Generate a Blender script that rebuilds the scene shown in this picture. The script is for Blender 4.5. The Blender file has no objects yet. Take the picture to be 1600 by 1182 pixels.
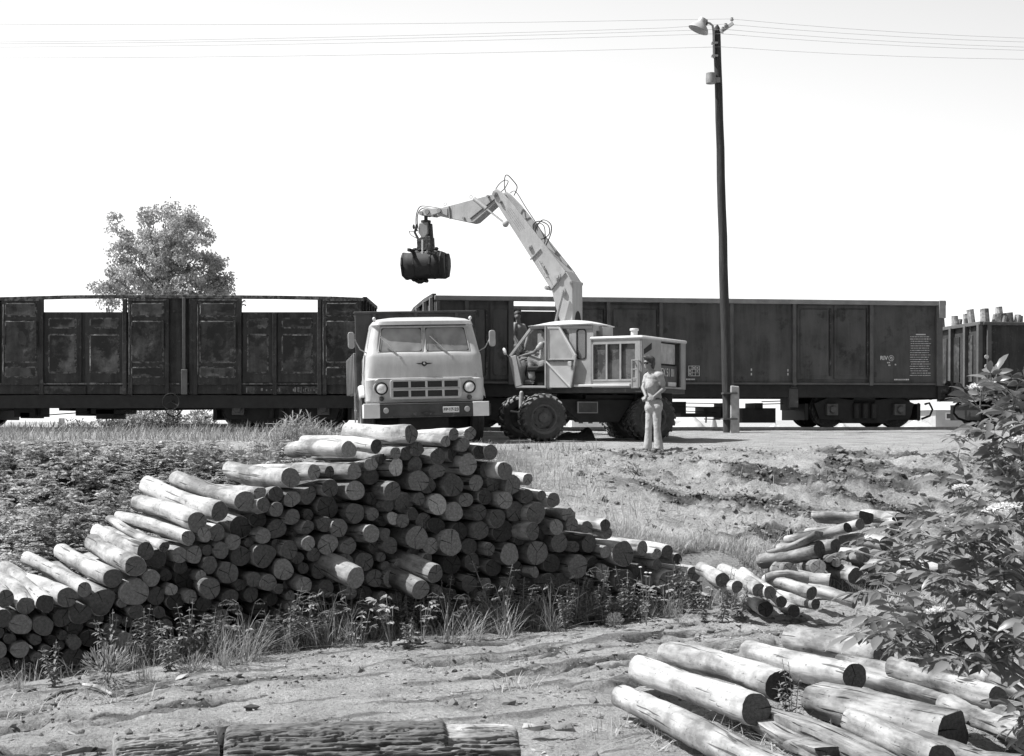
import bpy, bmesh, math, random
import numpy as np
from mathutils import Vector, Matrix, Euler

# ------------------------------------------------------------------ camera, sky, sun
scene = bpy.context.scene
C = scene.collection
R = math.radians
F = 2200.0            # focal length in pixels of the 1600 px wide photograph
HZ = 660.0            # horizon row
CZ = 2.3              # height of the lens above the lower track
cam_d = bpy.data.cameras.new('camera')
cam = bpy.data.objects.new('camera', cam_d)
C.objects.link(cam)
cam.location = (0, 0, CZ)
cam.rotation_euler = (R(90), 0, 0)
cam_d.sensor_width = 36
cam_d.lens = F / 1600 * 36
cam_d.shift_y = (HZ - 591) / 1600
cam_d.clip_end = 6000
scene.camera = cam

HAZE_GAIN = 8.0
SUN_EL, SUN_AZ = 56.0, -93.0       # azimuth from +Y towards +X
world = bpy.data.worlds.new('World')
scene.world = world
world.use_nodes = True
wn, wl = world.node_tree.nodes, world.node_tree.links
wn.clear()
sky = wn.new('ShaderNodeTexSky')
sky.sky_type = 'NISHITA'
sky.sun_disc = False
sky.sun_elevation = R(SUN_EL)
sky.sun_rotation = R(SUN_AZ)
sky.air_density = 1.0
sky.dust_density = 2.0
sky.ozone_density = 1.0
bw = wn.new('ShaderNodeRGBToBW')       # black-and-white film
bg = wn.new('ShaderNodeBackground')
bg.inputs['Strength'].default_value = 0.095
wo = wn.new('ShaderNodeOutputWorld')
wl.new(sky.outputs[0], bw.inputs[0])
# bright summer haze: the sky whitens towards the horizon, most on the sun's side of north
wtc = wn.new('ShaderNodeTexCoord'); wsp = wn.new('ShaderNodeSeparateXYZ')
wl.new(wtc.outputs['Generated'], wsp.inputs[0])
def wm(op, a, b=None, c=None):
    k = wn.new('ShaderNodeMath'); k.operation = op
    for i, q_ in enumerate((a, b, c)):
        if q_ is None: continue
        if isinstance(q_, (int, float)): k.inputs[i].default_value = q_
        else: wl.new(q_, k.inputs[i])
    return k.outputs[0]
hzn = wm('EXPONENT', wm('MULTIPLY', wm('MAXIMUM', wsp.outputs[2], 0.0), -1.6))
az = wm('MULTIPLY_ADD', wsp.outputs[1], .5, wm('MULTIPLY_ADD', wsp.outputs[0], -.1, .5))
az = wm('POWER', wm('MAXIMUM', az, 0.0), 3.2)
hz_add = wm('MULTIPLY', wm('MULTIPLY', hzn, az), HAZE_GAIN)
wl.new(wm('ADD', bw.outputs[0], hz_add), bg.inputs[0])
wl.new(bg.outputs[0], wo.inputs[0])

sun_d = bpy.data.lights.new('sun', 'SUN')
sun_d.energy = 5.0
sun_d.angle = R(0.6)
sun_d.color = (1.0, 1.0, 1.0)
sun = bpy.data.objects.new('sun', sun_d)
C.objects.link(sun)
to_sun = Vector((math.sin(R(SUN_AZ)) * math.cos(R(SUN_EL)), math.cos(R(SUN_AZ)) * math.cos(R(SUN_EL)), math.sin(R(SUN_EL))))
sun.rotation_euler = to_sun.to_track_quat('Z', 'Y').to_euler()
sun.location = (-20, 10, 40)
scene.view_settings.view_transform = 'Standard'
scene.view_settings.look = 'None'
scene.view_settings.exposure = 0.42
scene.view_settings.gamma = 1.0
scene.render.resolution_x = 1024
scene.render.resolution_y = 756

# ------------------------------------------------------------------ helpers
rnd = random.Random(7)
def V(*a): return Vector(a)
def lerp(a, b, t): return a + (b - a) * t
def G(x, y, D):
    """the point at depth D seen at photo pixel (x, y)"""
    return Vector(((x - 800) / F * D, D, CZ + (HZ - y) / F * D))

class Frame:
    """a thing's own upright frame: origin Q, turned by ang; loc() reads a photo pixel on its plane y = yl"""
    def __init__(s, Q, ang):
        s.Q = Vector(Q); s.a = R(ang); s.c = math.cos(s.a); s.s = math.sin(s.a)
    def loc(s, px, py, yl=0.0):
        k = (px - 800) / F
        t = (yl - s.s * s.Q.x + s.c * s.Q.y) / (-k * s.s + s.c)
        dx, dy = k * t - s.Q.x, t - s.Q.y
        return Vector((s.c * dx + s.s * dy, yl, CZ + (HZ - py) / F * t - s.Q.z))
    def x(s, px, yl=0.0): return s.loc(px, 600, yl).x
    def xz(s, px, py, yl=0.0):
        p = s.loc(px, py, yl); return (p.x, p.z)

def tag(o, label=None, cat=None, group=None, kind=None):
    if label: o['label'] = label
    if cat: o['category'] = cat
    if group: o['group'] = group
    if kind: o['kind'] = kind
    return o
def thing(name, loc, rz=0, label=None, cat=None, group=None):
    o = bpy.data.objects.new(name, None)
    o.empty_display_size = 0.3
    C.objects.link(o)
    o.location = loc
    o.rotation_euler = (0, 0, R(rz))
    return tag(o, label, cat, group)
def link_mesh(name, me, parent=None):
    o = bpy.data.objects.new(name, me)
    C.objects.link(o)
    if parent: o.parent = parent
    return o

class MB:
    def __init__(s): s.v = []; s.f = []; s.m = []
    def add(s, vs, fs, m=0):
        b = len(s.v)
        s.v.extend([tuple(v) for v in vs])
        s.f.extend([tuple(b + i for i in f) for f in fs])
        s.m.extend([m] * len(fs))
        return s
    def box(s, c, d, m=0, rot=None):
        hx, hy, hz = d[0] / 2, d[1] / 2, d[2] / 2
        vs = [Vector((x, y, z)) for x in (-hx, hx) for y in (-hy, hy) for z in (-hz, hz)]
        if rot is not None: vs = [rot @ v for v in vs]
        vs = [v + Vector(c) for v in vs]
        return s.add(vs, [(0, 1, 3, 2), (4, 6, 7, 5), (0, 4, 5, 1), (2, 3, 7, 6), (0, 2, 6, 4), (1, 5, 7, 3)], m)
    def bx(s, x0, x1, y0, y1, z0, z1, m=0):
        return s.box(((x0 + x1) / 2, (y0 + y1) / 2, (z0 + z1) / 2), (abs(x1 - x0), abs(y1 - y0), abs(z1 - z0)), m)
    def bar(s, p0, p1, w, h, m=0, up=(0, 0, 1)):
        p0, p1 = Vector(p0), Vector(p1)
        d = p1 - p0; L = d.length; d.normalize()
        sd = d.cross(Vector(up))
        if sd.length < 1e-4: sd = d.cross(Vector((0, 1, 0)))
        sd.normalize(); u = sd.cross(d)
        M = Matrix((sd, d, u)).transposed()
        return s.box((p0 + p1) / 2, (w, L, h), m, M)
    def tube(s, pts, r, n=8, m=0, caps=True):
        pts = [Vector(p) for p in pts]
        rs = r if isinstance(r, (list, tuple)) else [r] * len(pts)
        vs = []; prev = None
        for i, p in enumerate(pts):
            if i == 0: d = pts[1] - p
            elif i == len(pts) - 1: d = p - pts[i - 1]
            else: d = pts[i + 1] - pts[i - 1]
            d.normalize()
            if prev is None:
                a = d.cross(Vector((0, 0, 1)))
                if a.length < 1e-3: a = d.cross(Vector((0, 1, 0)))
            else:
                a = prev - d * prev.dot(d)
            a.normalize(); prev = a
            b = d.cross(a)
            for k in range(n):
                t = 2 * math.pi * k / n
                vs.append(p + (a * math.cos(t) + b * math.sin(t)) * rs[i])
        fs = []
        for i in range(len(pts) - 1):
            for k in range(n):
                k2 = (k + 1) % n
                fs.append((i * n + k, i * n + k2, (i + 1) * n + k2, (i + 1) * n + k))
        if caps:
            fs.append(tuple(range(n - 1, -1, -1)))
            fs.append(tuple((len(pts) - 1) * n + k for k in range(n)))
        return s.add(vs, fs, m)
    def cyl(s, p0, p1, r0, r1=None, n=16, m=0, caps=True):
        return s.tube([p0, p1], [r0, r0 if r1 is None else r1], n, m, caps)
    def prism(s, poly, y0, y1, m=0):
        """poly of (x, z) extruded from y0 to y1"""
        n = len(poly)
        vs = [(p[0], y0, p[1]) for p in poly] + [(p[0], y1, p[1]) for p in poly]
        fs = [tuple(range(n)), tuple(range(2 * n - 1, n - 1, -1))]
        fs += [(i, n + i, n + (i + 1) % n, (i + 1) % n) for i in range(n)]
        return s.add(vs, fs, m)
    def ring(s, outer, inner, y0, y1, m=0):
        """frame between two outlines with the same number of points, extruded y0..y1"""
        n = len(outer)
        vs = [(p[0], y, p[1]) for y in (y0, y1) for o in (outer, inner) for p in o]
        fs = []
        for i in range(n):
            j = (i + 1) % n
            fs.append((i, j, n + j, n + i))
            fs.append((2 * n + i, 3 * n + i, 3 * n + j, 2 * n + j))
            fs.append((i, 2 * n + i, 2 * n + j, j))
            fs.append((n + i, n + j, 3 * n + j, 3 * n + i))
        return s.add(vs, fs, m)
    def lathe(s, prof, c, axis='y', n=32, m=0, closed=False):
        """prof of (radius, offset along axis)"""
        vs = []
        for r, h in prof:
            for k in range(n):
                t = 2 * math.pi * k / n
                a, b = r * math.cos(t), r * math.sin(t)
                p = {'y': (a, h, b), 'x': (h, a, b), 'z': (a, b, h)}[axis]
                vs.append(Vector(p) + Vector(c))
        fs = []
        P = len(prof)
        for i in range(P if closed else P - 1):
            i2 = (i + 1) % P
            for k in range(n):
                k2 = (k + 1) % n
                fs.append((i * n + k, i * n + k2, i2 * n + k2, i2 * n + k))
        return s.add(vs, fs, m)
    def ell(s, c, r, nu=14, nv=9, m=0, rot=None):
        c = Vector(c)
        if isinstance(r, (int, float)): r = (r, r, r)
        vs = [Vector((0, 0, r[2]))]
        for i in range(1, nv):
            ph = math.pi * i / nv
            for k in range(nu):
                t = 2 * math.pi * k / nu
                vs.append(Vector((r[0] * math.sin(ph) * math.cos(t), r[1] * math.sin(ph) * math.sin(t), r[2] * math.cos(ph))))
        vs.append(Vector((0, 0, -r[2])))
        if rot is not None: vs = [rot @ v for v in vs]
        vs = [v + c for v in vs]
        fs = [(0, 1 + k, 1 + (k + 1) % nu) for k in range(nu)]
        for i in range(nv - 2):
            a = 1 + i * nu; b = a + nu
            fs += [(a + k, b + k, b + (k + 1) % nu, a + (k + 1) % nu) for k in range(nu)]
        L = len(vs) - 1; a = 1 + (nv - 2) * nu
        fs += [(L, a + (k + 1) % nu, a + k) for k in range(nu)]
        return s.add(vs, fs, m)
    def torus(s, c, Rr, r, axis='y', n=24, k=8, m=0, tilt=None):
        pr = [(Rr + r * math.cos(2 * math.pi * i / k), r * math.sin(2 * math.pi * i / k)) for i in range(k)]
        return s.lathe(pr, c, axis, n, m, closed=True)
    def build(s, name, mats, parent=None, bevel=0, angle=35, loc=None, recalc=True):
        me = bpy.data.meshes.new(name)
        me.from_pydata(s.v, [], s.f)
        mats = mats if isinstance(mats, (list, tuple)) else [mats]
        for mt in mats: me.materials.append(mt)
        me.polygons.foreach_set('material_index', s.m)
        if recalc:
            bm = bmesh.new(); bm.from_mesh(me)
            bmesh.ops.recalc_face_normals(bm, faces=bm.faces)
            bm.to_mesh(me); bm.free()
        me.polygons.foreach_set('use_smooth', [True] * len(me.polygons))
        me.set_sharp_from_angle(angle=R(angle))
        o = link_mesh(name, me, parent)
        if loc is not None: o.location = loc
        if bevel:
            b = o.modifiers.new('bevel', 'BEVEL')
            b.width = bevel; b.segments = 2; b.limit_method = 'ANGLE'; b.angle_limit = R(40)
        return o

def rrect(x0, x1, z0, z1, r, n=5):
    """rounded rectangle outline"""
    out = []
    for cx, cz, a0 in ((x1 - r, z1 - r, 0), (x0 + r, z1 - r, 90), (x0 + r, z0 + r, 180), (x1 - r, z0 + r, 270)):
        for i in range(n + 1):
            a = R(a0 + 90 * i / n)
            out.append((cx + r * math.cos(a), cz + r * math.sin(a)))
    return out

def text_part(body, size, mat, parent, loc, rot=(90, 0, 0), name='lettering', xs=1.0, off=0.0):
    cu = bpy.data.curves.new('t', 'FONT')
    cu.body = body; cu.size = size; cu.extrude = 0.002; cu.align_x = 'CENTER'; cu.align_y = 'CENTER'; cu.offset = off
    t = bpy.data.objects.new('t', cu); C.objects.link(t)
    dg = bpy.context.evaluated_depsgraph_get()
    me = bpy.data.meshes.new_from_object(t.evaluated_get(dg))
    bpy.data.objects.remove(t); bpy.data.curves.remove(cu)
    me.name = name
    for v in me.vertices: v.co.x *= xs
    me.materials.clear(); me.materials.append(mat)
    o = link_mesh(name, me, parent)
    o.location = loc
    o.rotation_euler = tuple(R(a) for a in rot)
    return o

# numpy value noise
_rt = np.random.RandomState(3).rand(256, 256)
def vn(x, y):
    x = np.asarray(x, float); y = np.asarray(y, float)
    xi = np.floor(x).astype(int); yi = np.floor(y).astype(int)
    fx = x - xi; fy = y - yi
    fx = fx * fx * (3 - 2 * fx); fy = fy * fy * (3 - 2 * fy)
    a = _rt[xi & 255, yi & 255]; b = _rt[(xi + 1) & 255, yi & 255]
    c = _rt[xi & 255, (yi + 1) & 255]; d = _rt[(xi + 1) & 255, (yi + 1) & 255]
    return (a * (1 - fx) + b * fx) * (1 - fy) + (c * (1 - fx) + d * fx) * fy
def fbm(x, y, o=4):
    s = 0; a = .5; t = 0
    for i in range(o):
        s = s + a * vn(x * 2 ** i + 17.3 * i, y * 2 ** i + 9.1 * i); t += a; a *= .55
    return s / t
def sst(a, b, x):
    t = np.clip((x - a) / (b - a), 0, 1)
    return t * t * (3 - 2 * t)

# ------------------------------------------------------------------ materials (black-and-white: every colour is a grey)
def grey(v, a=1): return (v, v, v, a)
def _mat(name):
    m = bpy.data.materials.new(name); m.use_nodes = True
    nt = m.node_tree; nt.nodes.clear()
    return m, nt.nodes, nt.links
def N(nodes, t, **kw):
    n = nodes.new(t)
    for k, v in kw.items(): setattr(n, k, v)
    return n
def ramp(nodes, pts, interp='LINEAR'):
    r = nodes.new('ShaderNodeValToRGB')
    e = r.color_ramp.elements
    r.color_ramp.interpolation = interp
    while len(e) < len(pts): e.new(0.5)
    for i, (p, v) in enumerate(pts):
        e[i].position = p; e[i].color = grey(v)
    return r
def surf(name, v, var=.2, rough=.6, scale=4, metal=0, bump=.0, bscale=30, stretch=(1, 1, 1), detail=6, spots=None, spec=.5, dust=None, coat=0, runs=None):
    """a grey paint, metal, cloth or stone with worn, uneven tone; spots=(value, threshold, scale): patches; dust=(value, amount): on top-facing sides"""
    m, n, l = _mat(name)
    tc = N(n, 'ShaderNodeTexCoord'); mp = N(n, 'ShaderNodeMapping')
    mp.inputs['Scale'].default_value = stretch
    l.new(tc.outputs['Object'], mp.inputs[0])
    nz = N(n, 'ShaderNodeTexNoise'); nz.inputs['Scale'].default_value = scale; nz.inputs['Detail'].default_value = detail
    nz.inputs['Roughness'].default_value = .62
    l.new(mp.outputs[0], nz.inputs['Vector'])
    rp = ramp(n, [(.3, v * (1 - var)), (.7, min(1, v * (1 + var)))])
    l.new(nz.outputs[0], rp.inputs[0])
    col = rp.outputs[0]
    if spots:
        n2 = N(n, 'ShaderNodeTexNoise'); n2.inputs['Scale'].default_value = spots[2]; n2.inputs['Detail'].default_value = 8
        n2.inputs['Roughness'].default_value = .7
        l.new(mp.outputs[0], n2.inputs['Vector'])
        r2 = ramp(n, [(spots[1] - .03, 0), (spots[1] + .03, 1)])
        l.new(n2.outputs[0], r2.inputs[0])
        mx = N(n, 'ShaderNodeMix', data_type='RGBA')
        l.new(r2.outputs[0], mx.inputs[0]); l.new(col, mx.inputs[6]); mx.inputs[7].default_value = grey(spots[0])
        col = mx.outputs[2]
    if runs:        # stains that have run down from seams: (value, amount, scale)
        m9 = N(n, 'ShaderNodeMapping'); m9.inputs['Scale'].default_value = (1, 1, .12)
        l.new(tc.outputs['Object'], m9.inputs[0])
        n9 = N(n, 'ShaderNodeTexNoise'); n9.inputs['Scale'].default_value = runs[2]; n9.inputs['Detail'].default_value = 7; n9.inputs['Roughness'].default_value = .7
        l.new(m9.outputs[0], n9.inputs['Vector'])
        r9 = ramp(n, [(.42, 0), (.66, runs[1])]); l.new(n9.outputs[0], r9.inputs[0])
        mx = N(n, 'ShaderNodeMix', data_type='RGBA')
        l.new(r9.outputs[0], mx.inputs[0]); l.new(col, mx.inputs[6]); mx.inputs[7].default_value = grey(runs[0]); col = mx.outputs[2]
    if dust:
        ge = N(n, 'ShaderNodeNewGeometry'); sp = N(n, 'ShaderNodeSeparateXYZ')
        l.new(ge.outputs['Normal'], sp.inputs[0])
        mr = N(n, 'ShaderNodeMapRange'); mr.inputs[1].default_value = .1; mr.inputs[2].default_value = 1
        mr.inputs[4].default_value = dust[1]
        l.new(sp.outputs[2], mr.inputs[0])
        mx = N(n, 'ShaderNodeMix', data_type='RGBA')
        l.new(mr.outputs[0], mx.inputs[0]); l.new(col, mx.inputs[6]); mx.inputs[7].default_value = grey(dust[0])
        col = mx.outputs[2]
    b = N(n, 'ShaderNodeBsdfPrincipled')
    l.new(col, b.inputs['Base Color'])
    b.inputs['Roughness'].default_value = rough
    b.inputs['Metallic'].default_value = metal
    b.inputs['Specular IOR Level'].default_value = spec
    if coat: b.inputs['Coat Weight'].default_value = coat; b.inputs['Coat Roughness'].default_value = .15
    if bump:
        n3 = N(n, 'ShaderNodeTexNoise'); n3.inputs['Scale'].default_value = bscale; n3.inputs['Detail'].default_value = 5
        l.new(mp.outputs[0], n3.inputs['Vector'])
        bp = N(n, 'ShaderNodeBump'); bp.inputs['Strength'].default_value = bump; bp.inputs['Distance'].default_value = .03
        l.new(n3.outputs[0], bp.inputs['Height']); l.new(bp.outputs[0], b.inputs['Normal'])
    o = N(n, 'ShaderNodeOutputMaterial')
    l.new(b.outputs[0], o.inputs[0])
    return m
def leafmat(name, v, var=.45, rough=.45, trans=.3, scale=2.2):
    m, n, l = _mat(name)
    tc = N(n, 'ShaderNodeTexCoord')
    nz = N(n, 'ShaderNodeTexNoise'); nz.inputs['Scale'].default_value = scale; nz.inputs['Detail'].default_value = 4
    l.new(tc.outputs['Object'], nz.inputs['Vector'])
    ge = N(n, 'ShaderNodeNewGeometry')
    ad = N(n, 'ShaderNodeMath', operation='MULTIPLY_ADD'); ad.inputs[1].default_value = .5; 
    l.new(ge.outputs['Random Per Island'], ad.inputs[0]); l.new(nz.outputs[0], ad.inputs[2])
    rp = ramp(n, [(.35, v * (1 - var)), (1.0, v * (1 + var))])
    l.new(ad.outputs[0], rp.inputs[0])
    b = N(n, 'ShaderNodeBsdfPrincipled'); l.new(rp.outputs[0], b.inputs['Base Color'])
    b.inputs['Roughness'].default_value = rough
    t = N(n, 'ShaderNodeBsdfTranslucent'); l.new(rp.outputs[0], t.inputs[0])
    mx = N(n, 'ShaderNodeMixShader'); mx.inputs[0].default_value = trans
    l.new(b.outputs[0], mx.inputs[1]); l.new(t.outputs[0], mx.inputs[2])
    o = N(n, 'ShaderNodeOutputMaterial'); l.new(mx.outputs[0], o.inputs[0])
    return m
def glassmat(name, tint=.8, gloss=.35, rough=.05, veil=0.0):
    m, n, l = _mat(name)
    tr = N(n, 'ShaderNodeBsdfTransparent'); tr.inputs[0].default_value = grey(tint)
    gl = N(n, 'ShaderNodeBsdfGlossy'); gl.inputs['Color'].default_value = grey(.9); gl.inputs['Roughness'].default_value = rough
    mx = N(n, 'ShaderNodeMixShader'); mx.inputs[0].default_value = gloss
    l.new(tr.outputs[0], mx.inputs[1]); l.new(gl.outputs[0], mx.inputs[2])
    out = mx.outputs[0]
    if veil:
        df = N(n, 'ShaderNodeBsdfDiffuse'); df.inputs[0].default_value = grey(.55)
        nz = N(n, 'ShaderNodeTexNoise'); nz.inputs['Scale'].default_value = 3
        tc = N(n, 'ShaderNodeTexCoord'); l.new(tc.outputs['Object'], nz.inputs['Vector'])
        ml = N(n, 'ShaderNodeMath', operation='MULTIPLY'); ml.inputs[1].default_value = veil * 2
        l.new(nz.outputs[0], ml.inputs[0])
        m2 = N(n, 'ShaderNodeMixShader'); l.new(ml.outputs[0], m2.inputs[0])
        l.new(out, m2.inputs[1]); l.new(df.outputs[0], m2.inputs[2]); out = m2.outputs[0]
    o = N(n, 'ShaderNodeOutputMaterial'); l.new(out, o.inputs[0])
    return m
def woodside(name, v, var=.22, crack=.35):
    """debarked log side: grain runs along the local y axis, with a few long drying cracks and stains"""
    m, n, l = _mat(name)
    tc = N(n, 'ShaderNodeTexCoord'); oi = N(n, 'ShaderNodeObjectInfo')
    ad = N(n, 'ShaderNodeVectorMath', operation='ADD')
    cx = N(n, 'ShaderNodeCombineXYZ')
    ml = N(n, 'ShaderNodeMath', operation='MULTIPLY'); ml.inputs[1].default_value = 37
    l.new(oi.outputs['Random'], ml.inputs[0]); l.new(ml.outputs[0], cx.inputs[1]); l.new(ml.outputs[0], cx.inputs[0])
    l.new(tc.outputs['Object'], ad.inputs[0]); l.new(cx.outputs[0], ad.inputs[1])
    def nz(sc, det, st):
        mp = N(n, 'ShaderNodeMapping'); mp.inputs['Scale'].default_value = st
        l.new(ad.outputs[0], mp.inputs[0])
        k = N(n, 'ShaderNodeTexNoise'); k.inputs['Scale'].default_value = sc; k.inputs['Detail'].default_value = det
        k.inputs['Roughness'].default_value = .65
        l.new(mp.outputs[0], k.inputs['Vector']); return k
    n1 = nz(14, 6, (1, .12, 1)); n2 = nz(2.2, 5, (1, .6, 1)); n3 = nz(20, 2, (1, .05, 1)); n4 = nz(26, 3, (1, .8, 1))
    r1 = ramp(n, [(.3, v * (1 - var * 1.5)), (.5, v), (.68, min(.95, v * (1 + var)))]); l.new(n1.outputs[0], r1.inputs[0])
    r2 = ramp(n, [(.40, .36), (.58, 1)]); l.new(n2.outputs[0], r2.inputs[0])
    mu = N(n, 'ShaderNodeMix', data_type='RGBA', blend_type='MULTIPLY'); mu.inputs[0].default_value = 1
    l.new(r1.outputs[0], mu.inputs[6]); l.new(r2.outputs[0], mu.inputs[7])
    r3 = ramp(n, [(.34, .15), (.375, 1)]); l.new(n3.outputs[0], r3.inputs[0])
    m3 = N(n, 'ShaderNodeMix', data_type='RGBA', blend_type='MULTIPLY'); m3.inputs[0].default_value = min(1, crack * 2.2)
    l.new(mu.outputs[2], m3.inputs[6]); l.new(r3.outputs[0], m3.inputs[7])
    r4 = ramp(n, [(.31, .3), (.37, 1)]); l.new(n4.outputs[0], r4.inputs[0])
    m4 = N(n, 'ShaderNodeMix', data_type='RGBA', blend_type='MULTIPLY'); m4.inputs[0].default_value = .8
    l.new(m3.outputs[2], m4.inputs[6]); l.new(r4.outputs[0], m4.inputs[7])
    b = N(n, 'ShaderNodeBsdfPrincipled'); b.inputs['Roughness'].default_value = .8; b.inputs['Specular IOR Level'].default_value = .2
    l.new(m4.outputs[2], b.inputs['Base Color'])
    bp = N(n, 'ShaderNodeBump'); bp.inputs['Strength'].default_value = .55; bp.inputs['Distance'].default_value = .012
    sm = N(n, 'ShaderNodeMath', operation='ADD'); l.new(n1.outputs[0], sm.inputs[0]); l.new(r3.outputs[0], sm.inputs[1])
    l.new(sm.outputs[0], bp.inputs['Height']); l.new(bp.outputs[0], b.inputs['Normal'])
    o = N(n, 'ShaderNodeOutputMaterial'); l.new(b.outputs[0], o.inputs[0])
    return m
def woodend(name, v):
    """sawn log end: growth rings and radial drying cracks round the local y axis"""
    m, n, l = _mat(name)
    tc = N(n, 'ShaderNodeTexCoord'); oi = N(n, 'ShaderNodeObjectInfo')
    nz = N(n, 'ShaderNodeTexNoise'); nz.inputs['Scale'].default_value = 7; nz.inputs['Detail'].default_value = 3
    l.new(tc.outputs['Object'], nz.inputs['Vector'])
    sp = N(n, 'ShaderNodeSeparateXYZ'); l.new(tc.outputs['Object'], sp.inputs[0])
    def M(op, a, b=None, c=None):
        k = N(n, 'ShaderNodeMath', operation=op)
        for i, q in enumerate((a, b, c)):
            if q is None: continue
            if isinstance(q, (int, float)): k.inputs[i].default_value = q
            else: l.new(q, k.inputs[i])
        return k.outputs[0]
    wob = M('MULTIPLY_ADD', nz.outputs[0], .05, -.025)
    x = M('ADD', sp.outputs[0], wob); z = M('ADD', sp.outputs[2], wob)
    r = M('SQRT', M('ADD', M('MULTIPLY', x, x), M('MULTIPLY', z, z)))
    rings = M('SINE', M('MULTIPLY', r, 420))
    tone = M('MULTIPLY_ADD', rings, .07, 1.0)
    fine = N(n, 'ShaderNodeTexNoise'); fine.inputs['Scale'].default_value = 40; fine.inputs['Detail'].default_value = 4
    l.new(tc.outputs['Object'], fine.inputs['Vector'])
    tone = M('MULTIPLY', tone, M('MULTIPLY_ADD', fine.outputs[0], 1.6, .2))
    tone = M('MULTIPLY', tone, M('MULTIPLY_ADD', oi.outputs['Random'], 1.1, .5))
    # cracks: three lines through the heart, each shown on some logs only
    rr = oi.outputs['Random']
    def crack(ca, sa, w, lo, hi, side):
        d = M('ABSOLUTE', M('ADD', M('MULTIPLY', x, ca), M('MULTIPLY', z, sa)))
        along = M('ADD', M('MULTIPLY', x, -sa * side), M('MULTIPLY', z, ca * side))
        k = M('LESS_THAN', d, M('MULTIPLY_ADD', r, w, .0012))
        k = M('MULTIPLY', k, M('GREATER_THAN', along, -.015))
        q = M('FRACT', M('MULTIPLY', rr, 7.31 + lo * 13))
        return M('MULTIPLY', k, M('LESS_THAN', q, hi))
    cr = M('MAXIMUM', crack(1, 0, .05, 0, .6, 1), crack(.17, .98, .035, .3, .35, 1))
    cr = M('MAXIMUM', cr, crack(-.5, .86, .03, .6, .3, -1))
    cr = M('MAXIMUM', cr, crack(.8, .6, .03, .8, .25, -1))
    tone = M('MULTIPLY', tone, M('MULTIPLY_ADD', cr, -.8, 1.0))
    tone = M('MULTIPLY', tone, v)
    b = N(n, 'ShaderNodeBsdfPrincipled'); b.inputs['Roughness'].default_value = .85; b.inputs['Specular IOR Level'].default_value = .15
    cc = N(n, 'ShaderNodeCombineColor'); [l.new(tone, cc.inputs[i]) for i in range(3)]
    l.new(cc.outputs[0], b.inputs['Base Color'])
    o = N(n, 'ShaderNodeOutputMaterial'); l.new(b.outputs[0], o.inputs[0])
    return m

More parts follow.
